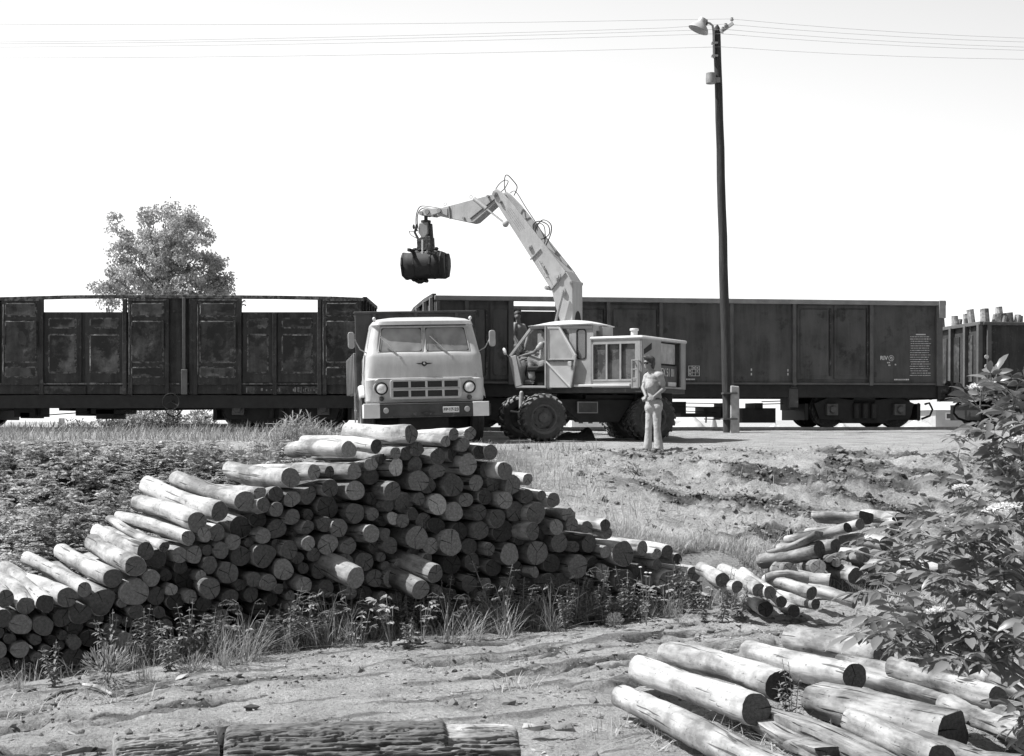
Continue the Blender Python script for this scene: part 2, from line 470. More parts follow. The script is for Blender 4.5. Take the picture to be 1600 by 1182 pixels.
MT = dict(
    doorp=surf('door_paint', .44, .1, .5, 3),
    paint=surf('truck_paint', .56, .09, .42, 3, dust=(.6, .25), coat=.15, spots=(.42, .64, 4), runs=(.40, .5, 7)),
    paint_l=surf('excavator_paint', .34, .18, .5, 3, spots=(.3, .66, 5), dust=(.6, .4)),
    paint_w=surf('white_paint', .74, .06, .5, 6, spots=(.4, .68, 12)),
    boom=surf('boom_paint', .43, .16, .5, 2.5, spots=(.26, .68, 6), runs=(.28, .45, 8)),
    roofw=surf('roof_paint', .60, .08, .5, 3),
    dark=surf('dark_iron', .035, .6, .7, 5, spots=(.12, .58, 9), bump=.8, bscale=16),
    black=surf('black_parts', .018, .4, .7, 6),
    chassis=surf('chassis_paint', .06, .4, .6, 4, spots=(.13, .63, 6)),
    rubber=surf('rubber', .045, .35, .8, 8, dust=(.16, .5)),
    tyre=surf('dusty_tyre', .06, .3, .85, 10, dust=(.34, .6), spots=(.12, .6, 9)),
    rim=surf('wheel_rim', .10, .35, .6, 8),
    rimg=surf('truck_rim', .4, .3, .6, 8),
    wire=surf('wire', .32, .1, .6, 3), steel=surf('steel', .35, .3, .35, 9, metal=.6),
    chrome=surf('bright_rod', .75, .1, .2, 4, metal=.8),
    hose=surf('hose', .04, .3, .5, 9),
    glass=glassmat('window_glass', .8, .16, .06, .07),
    wind=glassmat('windscreen_glass', .85, .2, .12, .5),  # diffuse veil paints a pale sky reflection over the panes
    lens=surf('lamp_lens', .75, .15, .15, 25, spec=1),
    inner=surf('cab_lining', .5, .15, .8, 4),
    board=surf('radiator_mesh', .03, .3, .7, 30),
    wag_old=surf('old_wagon_steel', .026, .6, .75, 2.2, spots=(.10, .62, 5.5), runs=(.09, .5, 5), bump=.35, bscale=9),
    wag_pan=surf('old_wagon_panel', .085, .6, .7, 2.3, spots=(.018, .50, 1.1), runs=(.02, .8, 4), bump=.5, bscale=7),
    wag_lite=surf('worn_lit_wagon_edge', .16, .6, .8, 7, spots=(.04, .5, 9)),
    wag_new=surf('wagon_steel', .058, .5, .6, 1.4, spots=(.02, .58, 1.3), bump=.8, bscale=1.6, runs=(.12, .7, 2.6)),
    wag_rail=surf('wagon_top_rail', .26, .25, .55, 3),
    wag_post=surf('wagon_post', .10, .3, .6, 4),
    mark=surf('white_lettering', .62, .25, .8, 14),
    smear=surf('chalk_marks', .22, .5, .9, 9),
    pole=surf('tarred_pole', .04, .45, .8, 6, stretch=(3, 3, .3), bump=.4, bscale=20, spots=(.10, .62, 5)),
    conc=surf('concrete', .36, .25, .85, 6, bump=.3, spots=(.2, .64, 7)),
    lamp=surf('lamp_enamel', .42, .15, .4, 6),
    skin=surf('skin', .25, .1, .55, 6),
    hair=surf('hair', .045, .3, .6, 20, stretch=(1, 1, .3)),
    shirt=surf('shirt_cloth', .34, .25, .9, 9, bump=.6, bscale=14),
    trous=surf('trouser_cloth', .42, .2, .9, 7, bump=.7, bscale=10),
    shoe=surf('shoe_leather', .03, .3, .5, 10),
    wall=surf('house_wall', .72, .08, .9, 2),
    wall2=surf('grey_house_wall', .42, .1, .9, 2),
    roof=surf('tiled_roof', .30, .15, .9, 3),
    pane=surf('dark_pane', .06, .2, .2, 3),
    side1=woodside('debarked_wood', .50), side2=woodside('weathered_shade_wood', .36, .3), side3=woodside('rough_shade_wood', .24, .35, .6),
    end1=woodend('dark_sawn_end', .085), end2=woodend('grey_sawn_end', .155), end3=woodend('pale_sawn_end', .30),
)
# ------------------------------------------------------------------ terrain
PB = (-1.39, 15.3); PTH = R(30)
PU = Vector((math.cos(PTH), math.sin(PTH), 0)); PW = Vector((-math.sin(PTH), math.cos(PTH), 0))
def pile_uw(X, Y):
    return ((X - PB[0]) * PU.x + (Y - PB[1]) * PU.y, (X - PB[0]) * PW.x + (Y - PB[1]) * PW.y)
def hbase(X, Y):
    X = np.asarray(X, float); Y = np.asarray(Y, float)
    plat = 1.80 + .018 * (Y - 25.6) + .10 * sst(31.5, 34.2, Y) - .018 * np.maximum(Y - 36, 0)
    Y0 = np.clip(16.4 + .35 * (X + 1.4), 13.5, 19)
    Y1 = 25.2 + .9 * (vn(X * .35, Y * 0 + 3) - .5)
    t = sst(0, 1, (Y - Y0) / (Y1 - Y0)) * .75 + .25 * np.clip((Y - Y0) / (Y1 - Y0), 0, 1)
    z = plat * t
    k = X / np.maximum(Y, 1)
    u_ = (X - PB[0]) * PU.x + (Y - PB[1]) * PU.y; w_ = (X - PB[0]) * PW.x + (Y - PB[1]) * PW.y
    z = z - .13 * sst(-1.6, -3.6, u_) * sst(-1.0, -.25, w_) * (1 - sst(2.0, 3.0, w_))
    far = -3.2 + 4.9 * sst(-.21, -.1, k)
    z = z + .17 * sst(35.6, 36.3, Y) * (1 - sst(39, 41, Y)) * sst(-.27, -.24, k) * (1 - sst(-.12, -.08, k))
    z = z + (far - plat) * sst(41, 75, Y)
    z = z - 1.3 * sst(120, 400, Y) * sst(-.1, 0, k)
    return z
def churn(X, Y):
    """how much the earth is torn up by tracks"""
    a = sst(.3, 2.6, X + .25 * (Y - 24)) * sst(18.6, 20.5, Y - .12 * X) * (1 - sst(24.6, 26.0, Y + .8 * (vn(X * .8, Y * .8) - .5)))
    g = sst(.42, .56, fbm(X * .5 + 4, Y * 1.1 + 9, 4) + .16 * sst(20.5, 23, Y + .25 * X) - .06)
    return a * g
def rut(X, Y):
    u, w = pile_uw(X, Y)
    w = w + .25 * (vn(u * .35, w * 0 + 2) - .5)
    o = 0
    for c, s, k in ((-1.95, .09, 1), (-2.22, .05, .7), (-2.75, .10, .9), (-3.02, .05, .6), (-1.3, .06, .5), (-.95, .04, .4), (-3.7, .2, .6)):
        o = o + k * np.exp(-((w - c) / s) ** 2)
    return o * sst(.38, .6, vn(u * 1.3, w * .6 + 5)) * (1 - sst(6, 8, u))
def hfull(X, Y):
    z = hbase(X, Y)
    near = 1 - sst(34, 50, Y)
    c = churn(X, Y); r = rut(X, Y)
    d = (fbm(X * .8, Y * .8, 3) - .5) * .16 + (fbm(X * 3.5, Y * 3.5, 3) - .5) * .06
    u, w = pile_uw(X, Y)
    v2 = Y + .4 * X
    d = d + c * ((fbm(X * .7, v2 * 3.0, 4) - .5) * .34 + (fbm(X * 3.0, v2 * 6.5, 4) - .5) * .26 + (fbm(X * 10, Y * 11, 2) - .5) * .13) + r * (-.085 + (fbm(X * 7, Y * 7, 3) - .5) * .45)
    road = sst(-.2, -.8, w) * (1 - sst(17, 19, Y))
    d = d + road * ((fbm(u * .7, w * 6, 4) - .5) * .035 + (fbm(X * 15, Y * 15, 3) - .5) * .035)
    d = d * (1 - .75 * sst(25.8, 27.5, Y))
    return z + d * near
def hz(x, y): return float(hfull(np.array([x]), np.array([y]))[0])

def axis_pts(lo, hi, step, ends, grow=1.35):
    a = list(np.arange(lo, hi + 1e-6, step))
    s = step * 4; p = hi
    while p < ends[1]:
        p += s; a.append(p); s *= grow
    s = step * 4; p = lo
    while p > ends[0]:
        p -= s; a.insert(0, p); s *= grow
    return np.array(a)
xs = axis_pts(-11, 12, .06, (-2600, 2600)); ys = np.concatenate([axis_pts(8.0, 16, .04, (1, 16.01), 1.3)[:-1], axis_pts(16.06, 30, .07, (16.05, 4200), 1.22)]); ys = np.unique(ys)
GX, GY = np.meshgrid(xs, ys)
GZ = hfull(GX, GY)
nx, ny = len(xs), len(ys)
me = bpy.data.meshes.new('ground')
me.vertices.add(nx * ny)
me.vertices.foreach_set('co', np.stack([GX, GY, GZ], -1).astype(np.float32).ravel())
ii = (np.arange(ny - 1)[:, None] * nx + np.arange(nx - 1)[None, :]).ravel()
quads = np.stack([ii, ii + 1, ii + 1 + nx, ii + nx], -1)
me.loops.add(quads.size); me.loops.foreach_set('vertex_index', quads.ravel().astype(np.int32))
me.polygons.add(len(quads)); me.polygons.foreach_set('loop_start', (np.arange(len(quads)) * 4).astype(np.int32))
me.polygons.foreach_set('use_smooth', [True] * len(quads))
me.update(calc_edges=True)
at = me.attributes.new('soil', 'FLOAT', 'POINT')
uu, ww = pile_uw(GX, GY)
soil = np.clip(churn(GX, GY) * (.15 + .85 * sst(.42, .60, fbm(GX * .7, (GY + .4 * GX) * 3.2, 4))) + rut(GX, GY) * .8 + .6 * sst(.52, .66, fbm(uu * .9, ww * 6, 4)) * (ww < -.3) + sst(-.45, .1, ww) * (1 - sst(2.5, 4.0, ww)) * (1 - sst(19, 21, GY)) * .7
               + .9 * (1 - sst(25.2, 26.6, GY + .7 * fbm(GX, GY, 3))) * sst(16, 18, GY - .35 * GX) * sst(1.5, -1, GX), 0, 1)
at.data.foreach_set('value', soil.astype(np.float32).ravel())
ground = link_mesh('ground', me); tag(ground, kind='structure')
m, n, l = _mat('earth')
tc = N(n, 'ShaderNodeTexCoord'); atn = N(n, 'ShaderNodeAttribute', attribute_name='soil')
n1 = N(n, 'ShaderNodeTexNoise'); n1.inputs['Scale'].default_value = 1.7; n1.inputs['Detail'].default_value = 10; n1.inputs['Roughness'].default_value = .7
n2 = N(n, 'ShaderNodeTexNoise'); n2.inputs['Scale'].default_value = 13; n2.inputs['Detail'].default_value = 6; n2.inputs['Roughness'].default_value = .75
n3 = N(n, 'ShaderNodeTexVoronoi'); n3.inputs['Scale'].default_value = 22
for q in (n1, n2, n3): l.new(tc.outputs['Object'], q.inputs['Vector'])
r1 = ramp(n, [(.3, .20), (.42, .40), (.6, .52), (.75, .62)]); l.new(n1.outputs[0], r1.inputs[0])
r2 = ramp(n, [(.3, .05), (.55, .13), (.75, .30)]); l.new(n2.outputs[0], r2.inputs[0])
mx = N(n, 'ShaderNodeMix', data_type='RGBA')
sa = N(n, 'ShaderNodeMath', operation='MULTIPLY_ADD'); sa.inputs[1].default_value = 1.5; l.new(atn.outputs['Fac'], sa.inputs[0])
sb = N(n, 'ShaderNodeMath', operation='MULTIPLY_ADD'); sb.inputs[1].default_value = 1.4; sb.inputs[2].default_value = -.95
l.new(n2.outputs[0], sb.inputs[0]); l.new(sb.outputs[0], sa.inputs[2]); sa.use_clamp = True
l.new(sa.outputs[0], mx.inputs[0]); l.new(r1.outputs[0], mx.inputs[6]); l.new(r2.outputs[0], mx.inputs[7])
r3 = ramp(n, [(.05, 1.25), (.25, 1), (.6, .8)]); l.new(n3.outputs[0], r3.inputs[0])
n5 = N(n, 'ShaderNodeTexNoise'); n5.inputs['Scale'].default_value = 34; n5.inputs['Detail'].default_value = 5; n5.inputs['Roughness'].default_value = .8
l.new(tc.outputs['Object'], n5.inputs['Vector'])
r5 = ramp(n, [(.36, .35), (.46, .92), (.58, 1.0), (.70, 1.45)]); l.new(n5.outputs[0], r5.inputs[0])
m5 = N(n, 'ShaderNodeMix', data_type='RGBA', blend_type='MULTIPLY'); m5.inputs[0].default_value = .85
l.new(mx.outputs[2], m5.inputs[6]); l.new(r5.outputs[0], m5.inputs[7])
m3 = N(n, 'ShaderNodeMix', data_type='RGBA', blend_type='MULTIPLY'); m3.inputs[0].default_value = .6
l.new(m5.outputs[2], m3.inputs[6]); l.new(r3.outputs[0], m3.inputs[7])
b = N(n, 'ShaderNodeBsdfPrincipled'); b.inputs['Roughness'].default_value = .95; b.inputs['Specular IOR Level'].default_value = .1
l.new(m3.outputs[2], b.inputs['Base Color'])
bp = N(n, 'ShaderNodeBump'); bp.inputs['Strength'].default_value = .9; bp.inputs['Distance'].default_value = .05
hs = N(n, 'ShaderNodeMath', operation='ADD'); l.new(n2.outputs[0], hs.inputs[0]); l.new(n5.outputs[0], hs.inputs[1])
l.new(hs.outputs[0], bp.inputs['Height']); l.new(bp.outputs[0], b.inputs['Normal'])
o = N(n, 'ShaderNodeOutputMaterial'); l.new(b.outputs[0], o.inputs[0])
me.materials.append(m); MT['earth'] = m

# loose stones and clods: uncountable, one object
def scatter_stones():
    rs = np.random.RandomState(5)
    pts = []
    for i in range(9000):
        X = rs.uniform(-6, 10); Y = rs.uniform(9.5, 30)
        u, w = pile_uw(X, Y)
        if -.1 < w < 2.3 and -5.5 < u < 7: continue
        c = float(churn(X, Y)); r = float(rut(X, Y))
        p = .25 + .9 * c + 1.2 * r
        if Y > 27: p = .12
        if X < 0 and 16 < Y < 26: p = 0
        if rs.rand() > p: continue
        s = rs.uniform(.007, .018)
        pts.append((X, Y, s))
    P = np.array(pts)
    Z = hfull(P[:, 0], P[:, 1])
    base = np.array([(1, 0, 0), (-1, 0, 0), (0, 1, 0), (0, -1, 0), (0, 0, 1), (0, 0, -1)], float)
    tri = np.array([(0, 2, 4), (2, 1, 4), (1, 3, 4), (3, 0, 4), (2, 0, 5), (1, 2, 5), (3, 1, 5), (0, 3, 5)])
    k = len(P)
    vs = base[None] * (P[:, 2, None, None] * rs.uniform(.6, 1.4, (k, 6, 3)))
    vs[..., 2] *= .75
    vs += np.stack([P[:, 0], P[:, 1], Z + P[:, 2] * .3], -1)[:, None]
    fs = tri[None] + (np.arange(k) * 6)[:, None, None]
    me = bpy.data.meshes.new('pebbles'); me.from_pydata(vs.reshape(-1, 3).tolist(), [], fs.reshape(-1, 3).tolist())
    me.materials.append(surf('pebble', .3, .6, .9, 1.5))
    o = link_mesh('pebbles', me); tag(o, 'small stones and dry clods strewn over the bare earth', 'stones', kind='stuff')
scatter_stones()
def scatter_clods():
    rs = np.random.RandomState(15); X, Y = rs.uniform(-6, 10, 220000), rs.uniform(9.5, 26.5, 220000)
    u, w = pile_uw(X, Y)
    d = np.maximum(churn(X, Y), 1.1 * rut(X, Y)) * (.05 + 1.1 * sst(.5, .66, fbm(X * .7, (Y + .4 * X) * 3.2, 4)))
    d = np.maximum(d, (.012 + .30 * sst(.52, .68, fbm(u * 1.2 + 9, w * 5.1, 4))) * (w < -.2))
    ok = (rs.rand(len(X)) < d * .30) & ~((w > -.15) & (w < 1.9) & (u > -5.5) & (u < 7)) & (np.abs(X) < .43 * Y) & ~((X < -.5) & (Y > 16))
    X, Y = X[ok], Y[ok]; k = len(X); Z = hfull(X, Y)
    bm = bmesh.new(); bmesh.ops.create_icosphere(bm, subdivisions=1, radius=1)
    base = np.array([v.co[:] for v in bm.verts]); tri = np.array([[v.index for v in f.verts] for f in bm.faces]); bm.free()
    s = rs.uniform(.006, .022, k) * (1 + 1.6 * rs.rand(k) ** 5) * np.where(Y > 18, 1.5, 1.0)
    vs = base[None] * (s[:, None, None] * rs.uniform(.55, 1.35, (k, len(base), 1))) * rs.uniform(.7, 1.4, (k, 1, 3)); vs[..., 2] *= .7
    vs += np.stack([X, Y, Z + s * .2], -1)[:, None]
    fs = tri[None] + (np.arange(k) * len(base))[:, None, None]
    me = bpy.data.meshes.new('clods'); me.from_pydata(vs.reshape(-1, 3).tolist(), [], fs.reshape(-1, 3).tolist())
    me.materials.append(surf('clod_soil', .16, .7, .95, 1.3))
    o = link_mesh('clods', me); tag(o, 'dark crumbled clods in the wheel ruts and on the torn bank', 'clods', kind='stuff')
    print('clods', k)
scatter_clods()
def scatter_chips():
    rs = np.random.RandomState(25); n_ = 5200
    X, Y = rs.uniform(-5, 6, n_), rs.uniform(9.7, 18.5, n_); u, w = pile_uw(X, Y)
    ok = ~((w > -.1) & (w < 2) & (u > -5.5) & (u < 7)) & (rs.rand(n_) < .12 + .9 * sst(.5, .7, fbm(X * .8 + 4, Y * .8, 3)) + .35 * (X > 1)) & (w < 1)
    X, Y = X[ok], Y[ok]; k = len(X); Z = hfull(X, Y) + .006
    az = rs.uniform(0, 6.283, k); L = rs.uniform(.015, .075, k) * (1 + (rs.rand(k) > .96) * 2); W = L * rs.uniform(.12, .5, k)
    d = np.stack([np.cos(az), np.sin(az), rs.normal(size=k) * .12], 1); s = np.stack([-np.sin(az), np.cos(az), rs.normal(size=k) * .15], 1)
    P = np.stack([X, Y, Z], 1); T = np.array([0, 0, 1.]) * .005
    q4 = [P - d * L[:, None] * .5 - s * W[:, None] * .3, P - s * W[:, None] * .5, P + d * L[:, None] * .5, P + s * W[:, None] * .5]
    vs = np.stack(q4 + [v + T for v in q4], 1)
    t = np.array([(3, 2, 1, 0), (4, 5, 6, 7), (0, 1, 5, 4), (1, 2, 6, 5), (2, 3, 7, 6), (3, 0, 4, 7)])
    fs = t[None] + (np.arange(k) * 8)[:, None, None]
    me = bpy.data.meshes.new('bark_chips'); me.from_pydata(vs.reshape(-1, 3).tolist(), [], fs.reshape(-1, 4).tolist())
    me.materials.append(surf('chip', .30, .8, .9, 2.2)); o = link_mesh('bark_chips', me)
    tag(o, 'bark and wood chips littering the lower track', 'chips', kind='stuff')
scatter_chips()

# ------------------------------------------------------------------ logs
def ordinal(k):
    w = ['first', 'second', 'third', 'fourth', 'fifth', 'sixth', 'seventh', 'eighth', 'ninth', 'tenth', 'eleventh', 'twelfth', 'thirteenth', 'fourteenth', 'fifteenth', 'sixteenth', 'seventeenth', 'eighteenth', 'nineteenth', 'twentieth']
    return w[k - 1] if k <= 20 else str(k) + 'th'
def log_mesh(L, r0, r1, seed, mats, bend=.03, rings=8, seg=20, lump=.06, flat=None, rough=.012, tiltend=0):
    """log along +y from the near end (y=0) to the far end"""
    q = random.Random(seed)
    har = [(k, lump * q.uniform(.2, 1) / (k * .55), q.uniform(0, 6.3)) for k in (1, 2, 3, 5)]
    bx, bz = q.uniform(-bend, bend), q.uniform(-bend, bend)
    ox = q.uniform(0, 50)
    ysl = [0, .012] + [L * (i / rings) for i in range(1, rings)] + [L - .012, L]
    vs = []
    for j, y in enumerate(ysl):
        t = y / L
        rr = lerp(r0, r1, t) * (1 + .05 * math.sin(t * 7 + ox))
        if j in (0, len(ysl) - 1): rr *= .955
        cx, cz = bx * math.sin(math.pi * t), bz * math.sin(math.pi * t)
        for k in range(seg):
            a = 2 * math.pi * k / seg
            f = 1 + sum(A * math.cos(n_ * a + p + .5 * t) for n_, A, p in har)
            r = rr * f + rough * (q.random() - .5) * (1 if 1 < j < len(ysl) - 2 else .4)
            x, z = r * math.cos(a), r * math.sin(a)
            if flat is not None and z > flat * rr: z = flat * rr + (z - flat * rr) * .08
            vs.append((cx + x, y + tiltend * z * (1 if j < 2 else 0), cz + z))
    fs = []; mi = []
    J = len(ysl)
    for j in range(J - 1):
        for k in range(seg):
            k2 = (k + 1) % seg
            fs.append((j * seg + k, j * seg + k2, (j + 1) * seg + k2, (j + 1) * seg + k)); mi.append(0)
    c0 = len(vs); vs.append((0, -.003, 0)); c1 = len(vs); vs.append((0, L + .003, 0))
    for k in range(seg):
        k2 = (k + 1) % seg
        fs.append((c0, k2, k)); mi.append(1)
        fs.append((c1, (J - 1) * seg + k, (J - 1) * seg + k2)); mi.append(1)
    me = bpy.data.meshes.new('log')
    me.from_pydata(vs, [], fs)
    for t in mats: me.materials.append(t)
    me.polygons.foreach_set('material_index', mi)
    bm = bmesh.new(); bm.from_mesh(me); bmesh.ops.recalc_face_normals(bm, faces=bm.faces); bm.to_mesh(me); bm.free()
    me.polygons.foreach_set('use_smooth', [True] * len(me.polygons))
    me.set_sharp_from_angle(angle=R(50))
    return me
def put_log(me, front, back, name='log', roll=None, label=None, group=None, cat='log'):
    o = link_mesh(name, me)
    d = (Vector(back) - Vector(front)).normalized()
    q = d.to_track_quat('Y', 'Z')
    o.rotation_mode = 'QUATERNION'
    from mathutils import Quaternion
    o.rotation_quaternion = q @ Quaternion((0, 1, 0), rnd.uniform(0, 6.28) if roll is None else roll)
    o.location = front
    return tag(o, label, cat, group)

def pile_pt(px, py, w=0.0):
    """pixel -> point on the pile's front face (or w metres behind it)"""
    k = (px - 800) / F
    ox, oy = PB[0] + PW.x * w, PB[1] + PW.y * w
    # (k t - ox, t - oy) . PW = 0
    t = (ox * PW.x + oy * PW.y) / (k * PW.x + PW.y)
    return Vector((k * t, t, CZ + (HZ - py) / F * t))

# x y r (+ p protruding, d set back and dark, e pale end, m middle-grey end, l leaning)
PILE = '''211 924 21;176 905 16;211 886 17p;228 861 14m;256 854 8;281 867 12m;306 868 14m;327 882 13;357 897 18m;237 903 14;245 933 13;274 940 14;328 920 17p
294 841 12;308 817 16;343 799 15m;384 783 17;318 837 11;340 832 13m;365 847 13m;344 860 14;282 887 11d;132 921 12;103 934 17;159 939 21;124 959 16;42 947 15;71 947 14
8 935 13;5 968 15;33 978 16;66 978 16;213 956 12m;227 978 17d;195 1003 15p;140 998 14d;174 986 11d;260 981 13;98 965 14d;32 1015 13;166 1008 12d;115 1028 15d;318 944 13d;291 907 17d;247 873 15d
149 968 14d;359 935 14d;546 703 14m;589 698 11;555 737 13m;582 725 11;454 748 17m;491 738 13;406 769 10m;412 788 12m;457 781 13;481 772 14d;516 763 14;557 768 16e;580 744 13d;431 797 12m;458 808 13m
513 792 18d;556 802 17m;582 805 11;376 822 19d;404 811 14d;482 824 11m;507 820 13;531 826 14;580 834 15p;433 827 15d;410 838 13m;377 871 16d;414 867 18m;452 859 14m;481 850 12p;514 849 17m;544 852 14;464 873 11d;444 890 17m
397 905 12m;419 911 14m;475 915 14p;558 901 18q;585 904 14m;571 878 16;500 893 14d;585 855 12d;392 929 13d;643 679 13;636 708 11;653 703 11m;684 712 14m;696 690 9;709 680 10;735 676 11m;724 695 11e;707 711 11d;750 707 11;768 707 12m
731 727 18;684 737 13;618 730 13e;649 727 13d;653 753 17e;612 767 15p;670 758 13;709 758 18;743 756 14m;789 735 14p;772 756 13d;801 762 15;825 749 10m;824 775 12m;683 788 17e;729 781 12m;758 775 13;789 783 14e;709 801 15m;631 787 17d
749 801 13;777 810 14m;805 800 16d;837 802 18;615 808 11e;645 803 10;629 815 11;662 814 15d;683 822 13d;717 829 15d;753 829 15;649 840 20m;673 853 14;705 850 20m;734 855 14d;786 830 18d;833 830 14p;610 854 13;764 859 11m;796 867 18m
839 863 19m;644 871 16d;681 896 15q;626 888 14;612 907 14m;707 883 16d;656 921 16q;806 893 14d;825 919 17d;771 888 14d;738 880 14d;865 782 12m;891 804 11;893 820 11;870 823 13m;917 823 10m;945 823 10m;950 834 9m
874 850 16m;921 850 15d;852 837 11d;974 864 20;1003 857 12;1025 865 9m;1042 862 10m;1059 874 9;1084 897 13;1066 902 12;903 887 20m;863 881 14;941 895 14;976 909 19m;1000 894 14d;1042 911 18;855 911 16m
879 911 14d;946 922 12d;932 930 13d;904 931 15d;1060 936 14d;1088 921 13d;1016 928 13d;1039 946 16d;1084 951 15d;1113 959 14d;985 935 15d;846 774 8'''
LMK = [(0, "the photo's left edge"), (62, 'the far red roof seen under the wagons'), (110, 'the wagon brake gear'), (165, 'the bush, left side'), (215, 'the bush middle'),
       (266, 'the wagon handwheel'), (320, 'the bush, right side'), (370, 'the left axle box'), (420, 'the old wagon bogie'), (470, 'the reeds, left part'),
       (520, 'the reeds, right part'), (563, 'the left truck mirror'), (597, 'the left headlight'), (632, 'the grille left half'), (665, 'the truck emblem'),
       (704, 'the truck number plate'), (737, 'the right headlight'), (770, 'the right truck mirror'), (805, 'the far excavator wheel'), (848, 'the near excavator wheel'),
       (900, 'the rear cab window'), (950, 'the engine hood'), (985, 'the excavator ladder'), (1020, 'the standing man'), (1055, 'the excavator rear number'), (1100, 'the wagon data panel'), (1140, 'the lamp pole')]
def lm(px): return min(LMK, key=lambda t: abs(t[0] - px))
LMK[1] = (62, 'the far hipped roof')
pile = []
for tok in PILE.replace('\n', ';').split(';'):
    a = tok.split(); fl = ''
    while a[2] and not a[2][-1].isdigit(): fl += a[2][-1]; a[2] = a[2][:-1]
    pile.append([float(a[0]), float(a[1]), float(a[2]), fl])
# the pile's top outline and more ends in the gaps between the ones read above
TOP = [(-30, 925), (40, 934), (100, 920), (130, 912), (170, 893), (210, 875), (250, 850), (290, 828), (330, 800), (385, 782), (440, 748), (490, 738), (545, 704), (590, 700), (640, 684), (735, 676), (775, 707), (795, 735), (830, 765), (890, 800), (950, 825), (1000, 857), (1060, 880), (1090, 900), (1115, 935)]
def topy(x):
    for (x0, y0), (x1, y1) in zip(TOP, TOP[1:]):
        if x0 <= x <= x1: return y0 + (y1 - y0) * (x - x0) / (x1 - x0)
    return 2000
occ = [(a[0], a[1], a[2]) for a in pile]
q = random.Random(11)
for t in range(9000):
    x = q.uniform(-22, 1110); r = q.uniform(8, 14.5)
    ty = topy(x) + r + 3
    p0 = pile_pt(x, 700); ybase = HZ + (CZ - .02 + (.13 if x < 180 else (.06 if x < 320 else 0))) * F / p0.y
    y = q.uniform(ty, ybase - r * .8)
    if y < ty: continue
    if all((x - a) ** 2 + (y - b) ** 2 > ((r + c) * .88) ** 2 for a, b, c in occ):
        occ.append((x, y, r)); pile.append([x, y, r, 'd' if q.random() < .6 else ''])
cols = {}
for it in pile: cols.setdefault(lm(it[0])[1], []).append(it)
for k_, arr in cols.items():
    arr.sort(key=lambda t: t[1])
    for i, it in enumerate(arr): it.append((k_, i + 1, len(arr)))
for i, (x, y, r, fl, (lmk, rank, cnt)) in enumerate(pile):
    q = random.Random(100 + i)
    w = q.uniform(-.03, .06)
    if 'p' in fl: w = -.16
    if 'q' in fl: w = -.45
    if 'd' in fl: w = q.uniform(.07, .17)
    f = pile_pt(x, y, w)
    rm = r / F * f.y * 1.0
    ang = q.gauss(0, R(2.4)); tilt = q.gauss(0, .02)
    if y < topy(x) + 2.8 * r and x < 760: ang = q.gauss(R(2), R(3.5)); tilt = q.uniform(.04, .12) if x < 400 else q.uniform(-.10, .02)
    L = q.uniform(1.5, 1.95)
    if 'q' in fl: ang = R(9); tilt = .17; L = 1.6
    if 'p' in fl: L = 1.6
    d = PW * math.cos(ang) + PU * math.sin(ang) * (-1) + Vector((0, 0, tilt))
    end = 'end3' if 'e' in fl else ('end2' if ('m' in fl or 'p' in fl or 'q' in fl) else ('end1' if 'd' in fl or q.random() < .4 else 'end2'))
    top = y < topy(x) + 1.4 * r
    side = 'side1' if (top or (x < 420 and y < topy(x) + 2.8 * r)) else ('side2' if q.random() < .55 else 'side3')  # logs below the top take darker wood, painting in the pile's inner shade
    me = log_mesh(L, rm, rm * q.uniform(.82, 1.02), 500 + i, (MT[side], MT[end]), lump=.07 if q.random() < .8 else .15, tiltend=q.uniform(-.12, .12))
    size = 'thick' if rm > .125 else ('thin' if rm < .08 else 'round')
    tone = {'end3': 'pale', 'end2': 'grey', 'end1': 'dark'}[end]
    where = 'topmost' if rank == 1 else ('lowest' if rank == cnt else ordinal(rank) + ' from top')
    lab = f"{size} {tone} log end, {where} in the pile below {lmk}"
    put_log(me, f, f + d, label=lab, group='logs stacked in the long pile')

# logs lying lower at the pile's right foot, turned further round
def lay(name, fx, fy, bx_, by_, r0, zf, zb, mats, label, group, cat='log', Df=None, Db=None, lump=.07, flat=None, bend=.04, seg=20, rings=8, roll=None, tiltend=0):
    """log from its near end at pixel (fx, fy) to its far end at pixel (bx_, by_); zf, zb heights of the axis give the depths"""
    Df = Df or (CZ - zf) * F / (fy - HZ); Db = Db or (CZ - zb) * F / (by_ - HZ)
    f, b_ = G(fx, fy, Df), G(bx_, by_, Db)
    L = (b_ - f).length
    rm = r0 / F * Df
    me = log_mesh(L, rm, rm * .93, int(fx * 7 + fy), mats, lump=lump, flat=flat, bend=bend, seg=seg, rings=rings, tiltend=tiltend)
    return put_log(me, f, b_, name=name, label=label, group=group, cat=cat, roll=rnd.uniform(-.25, .25) if flat is not None else roll)
S1, S2, S3, E1, E2, E3 = MT['side1'], MT['side2'], MT['side3'], MT['end1'], MT['end2'], MT['end3']
g = 'loose logs at the right foot of the long pile'
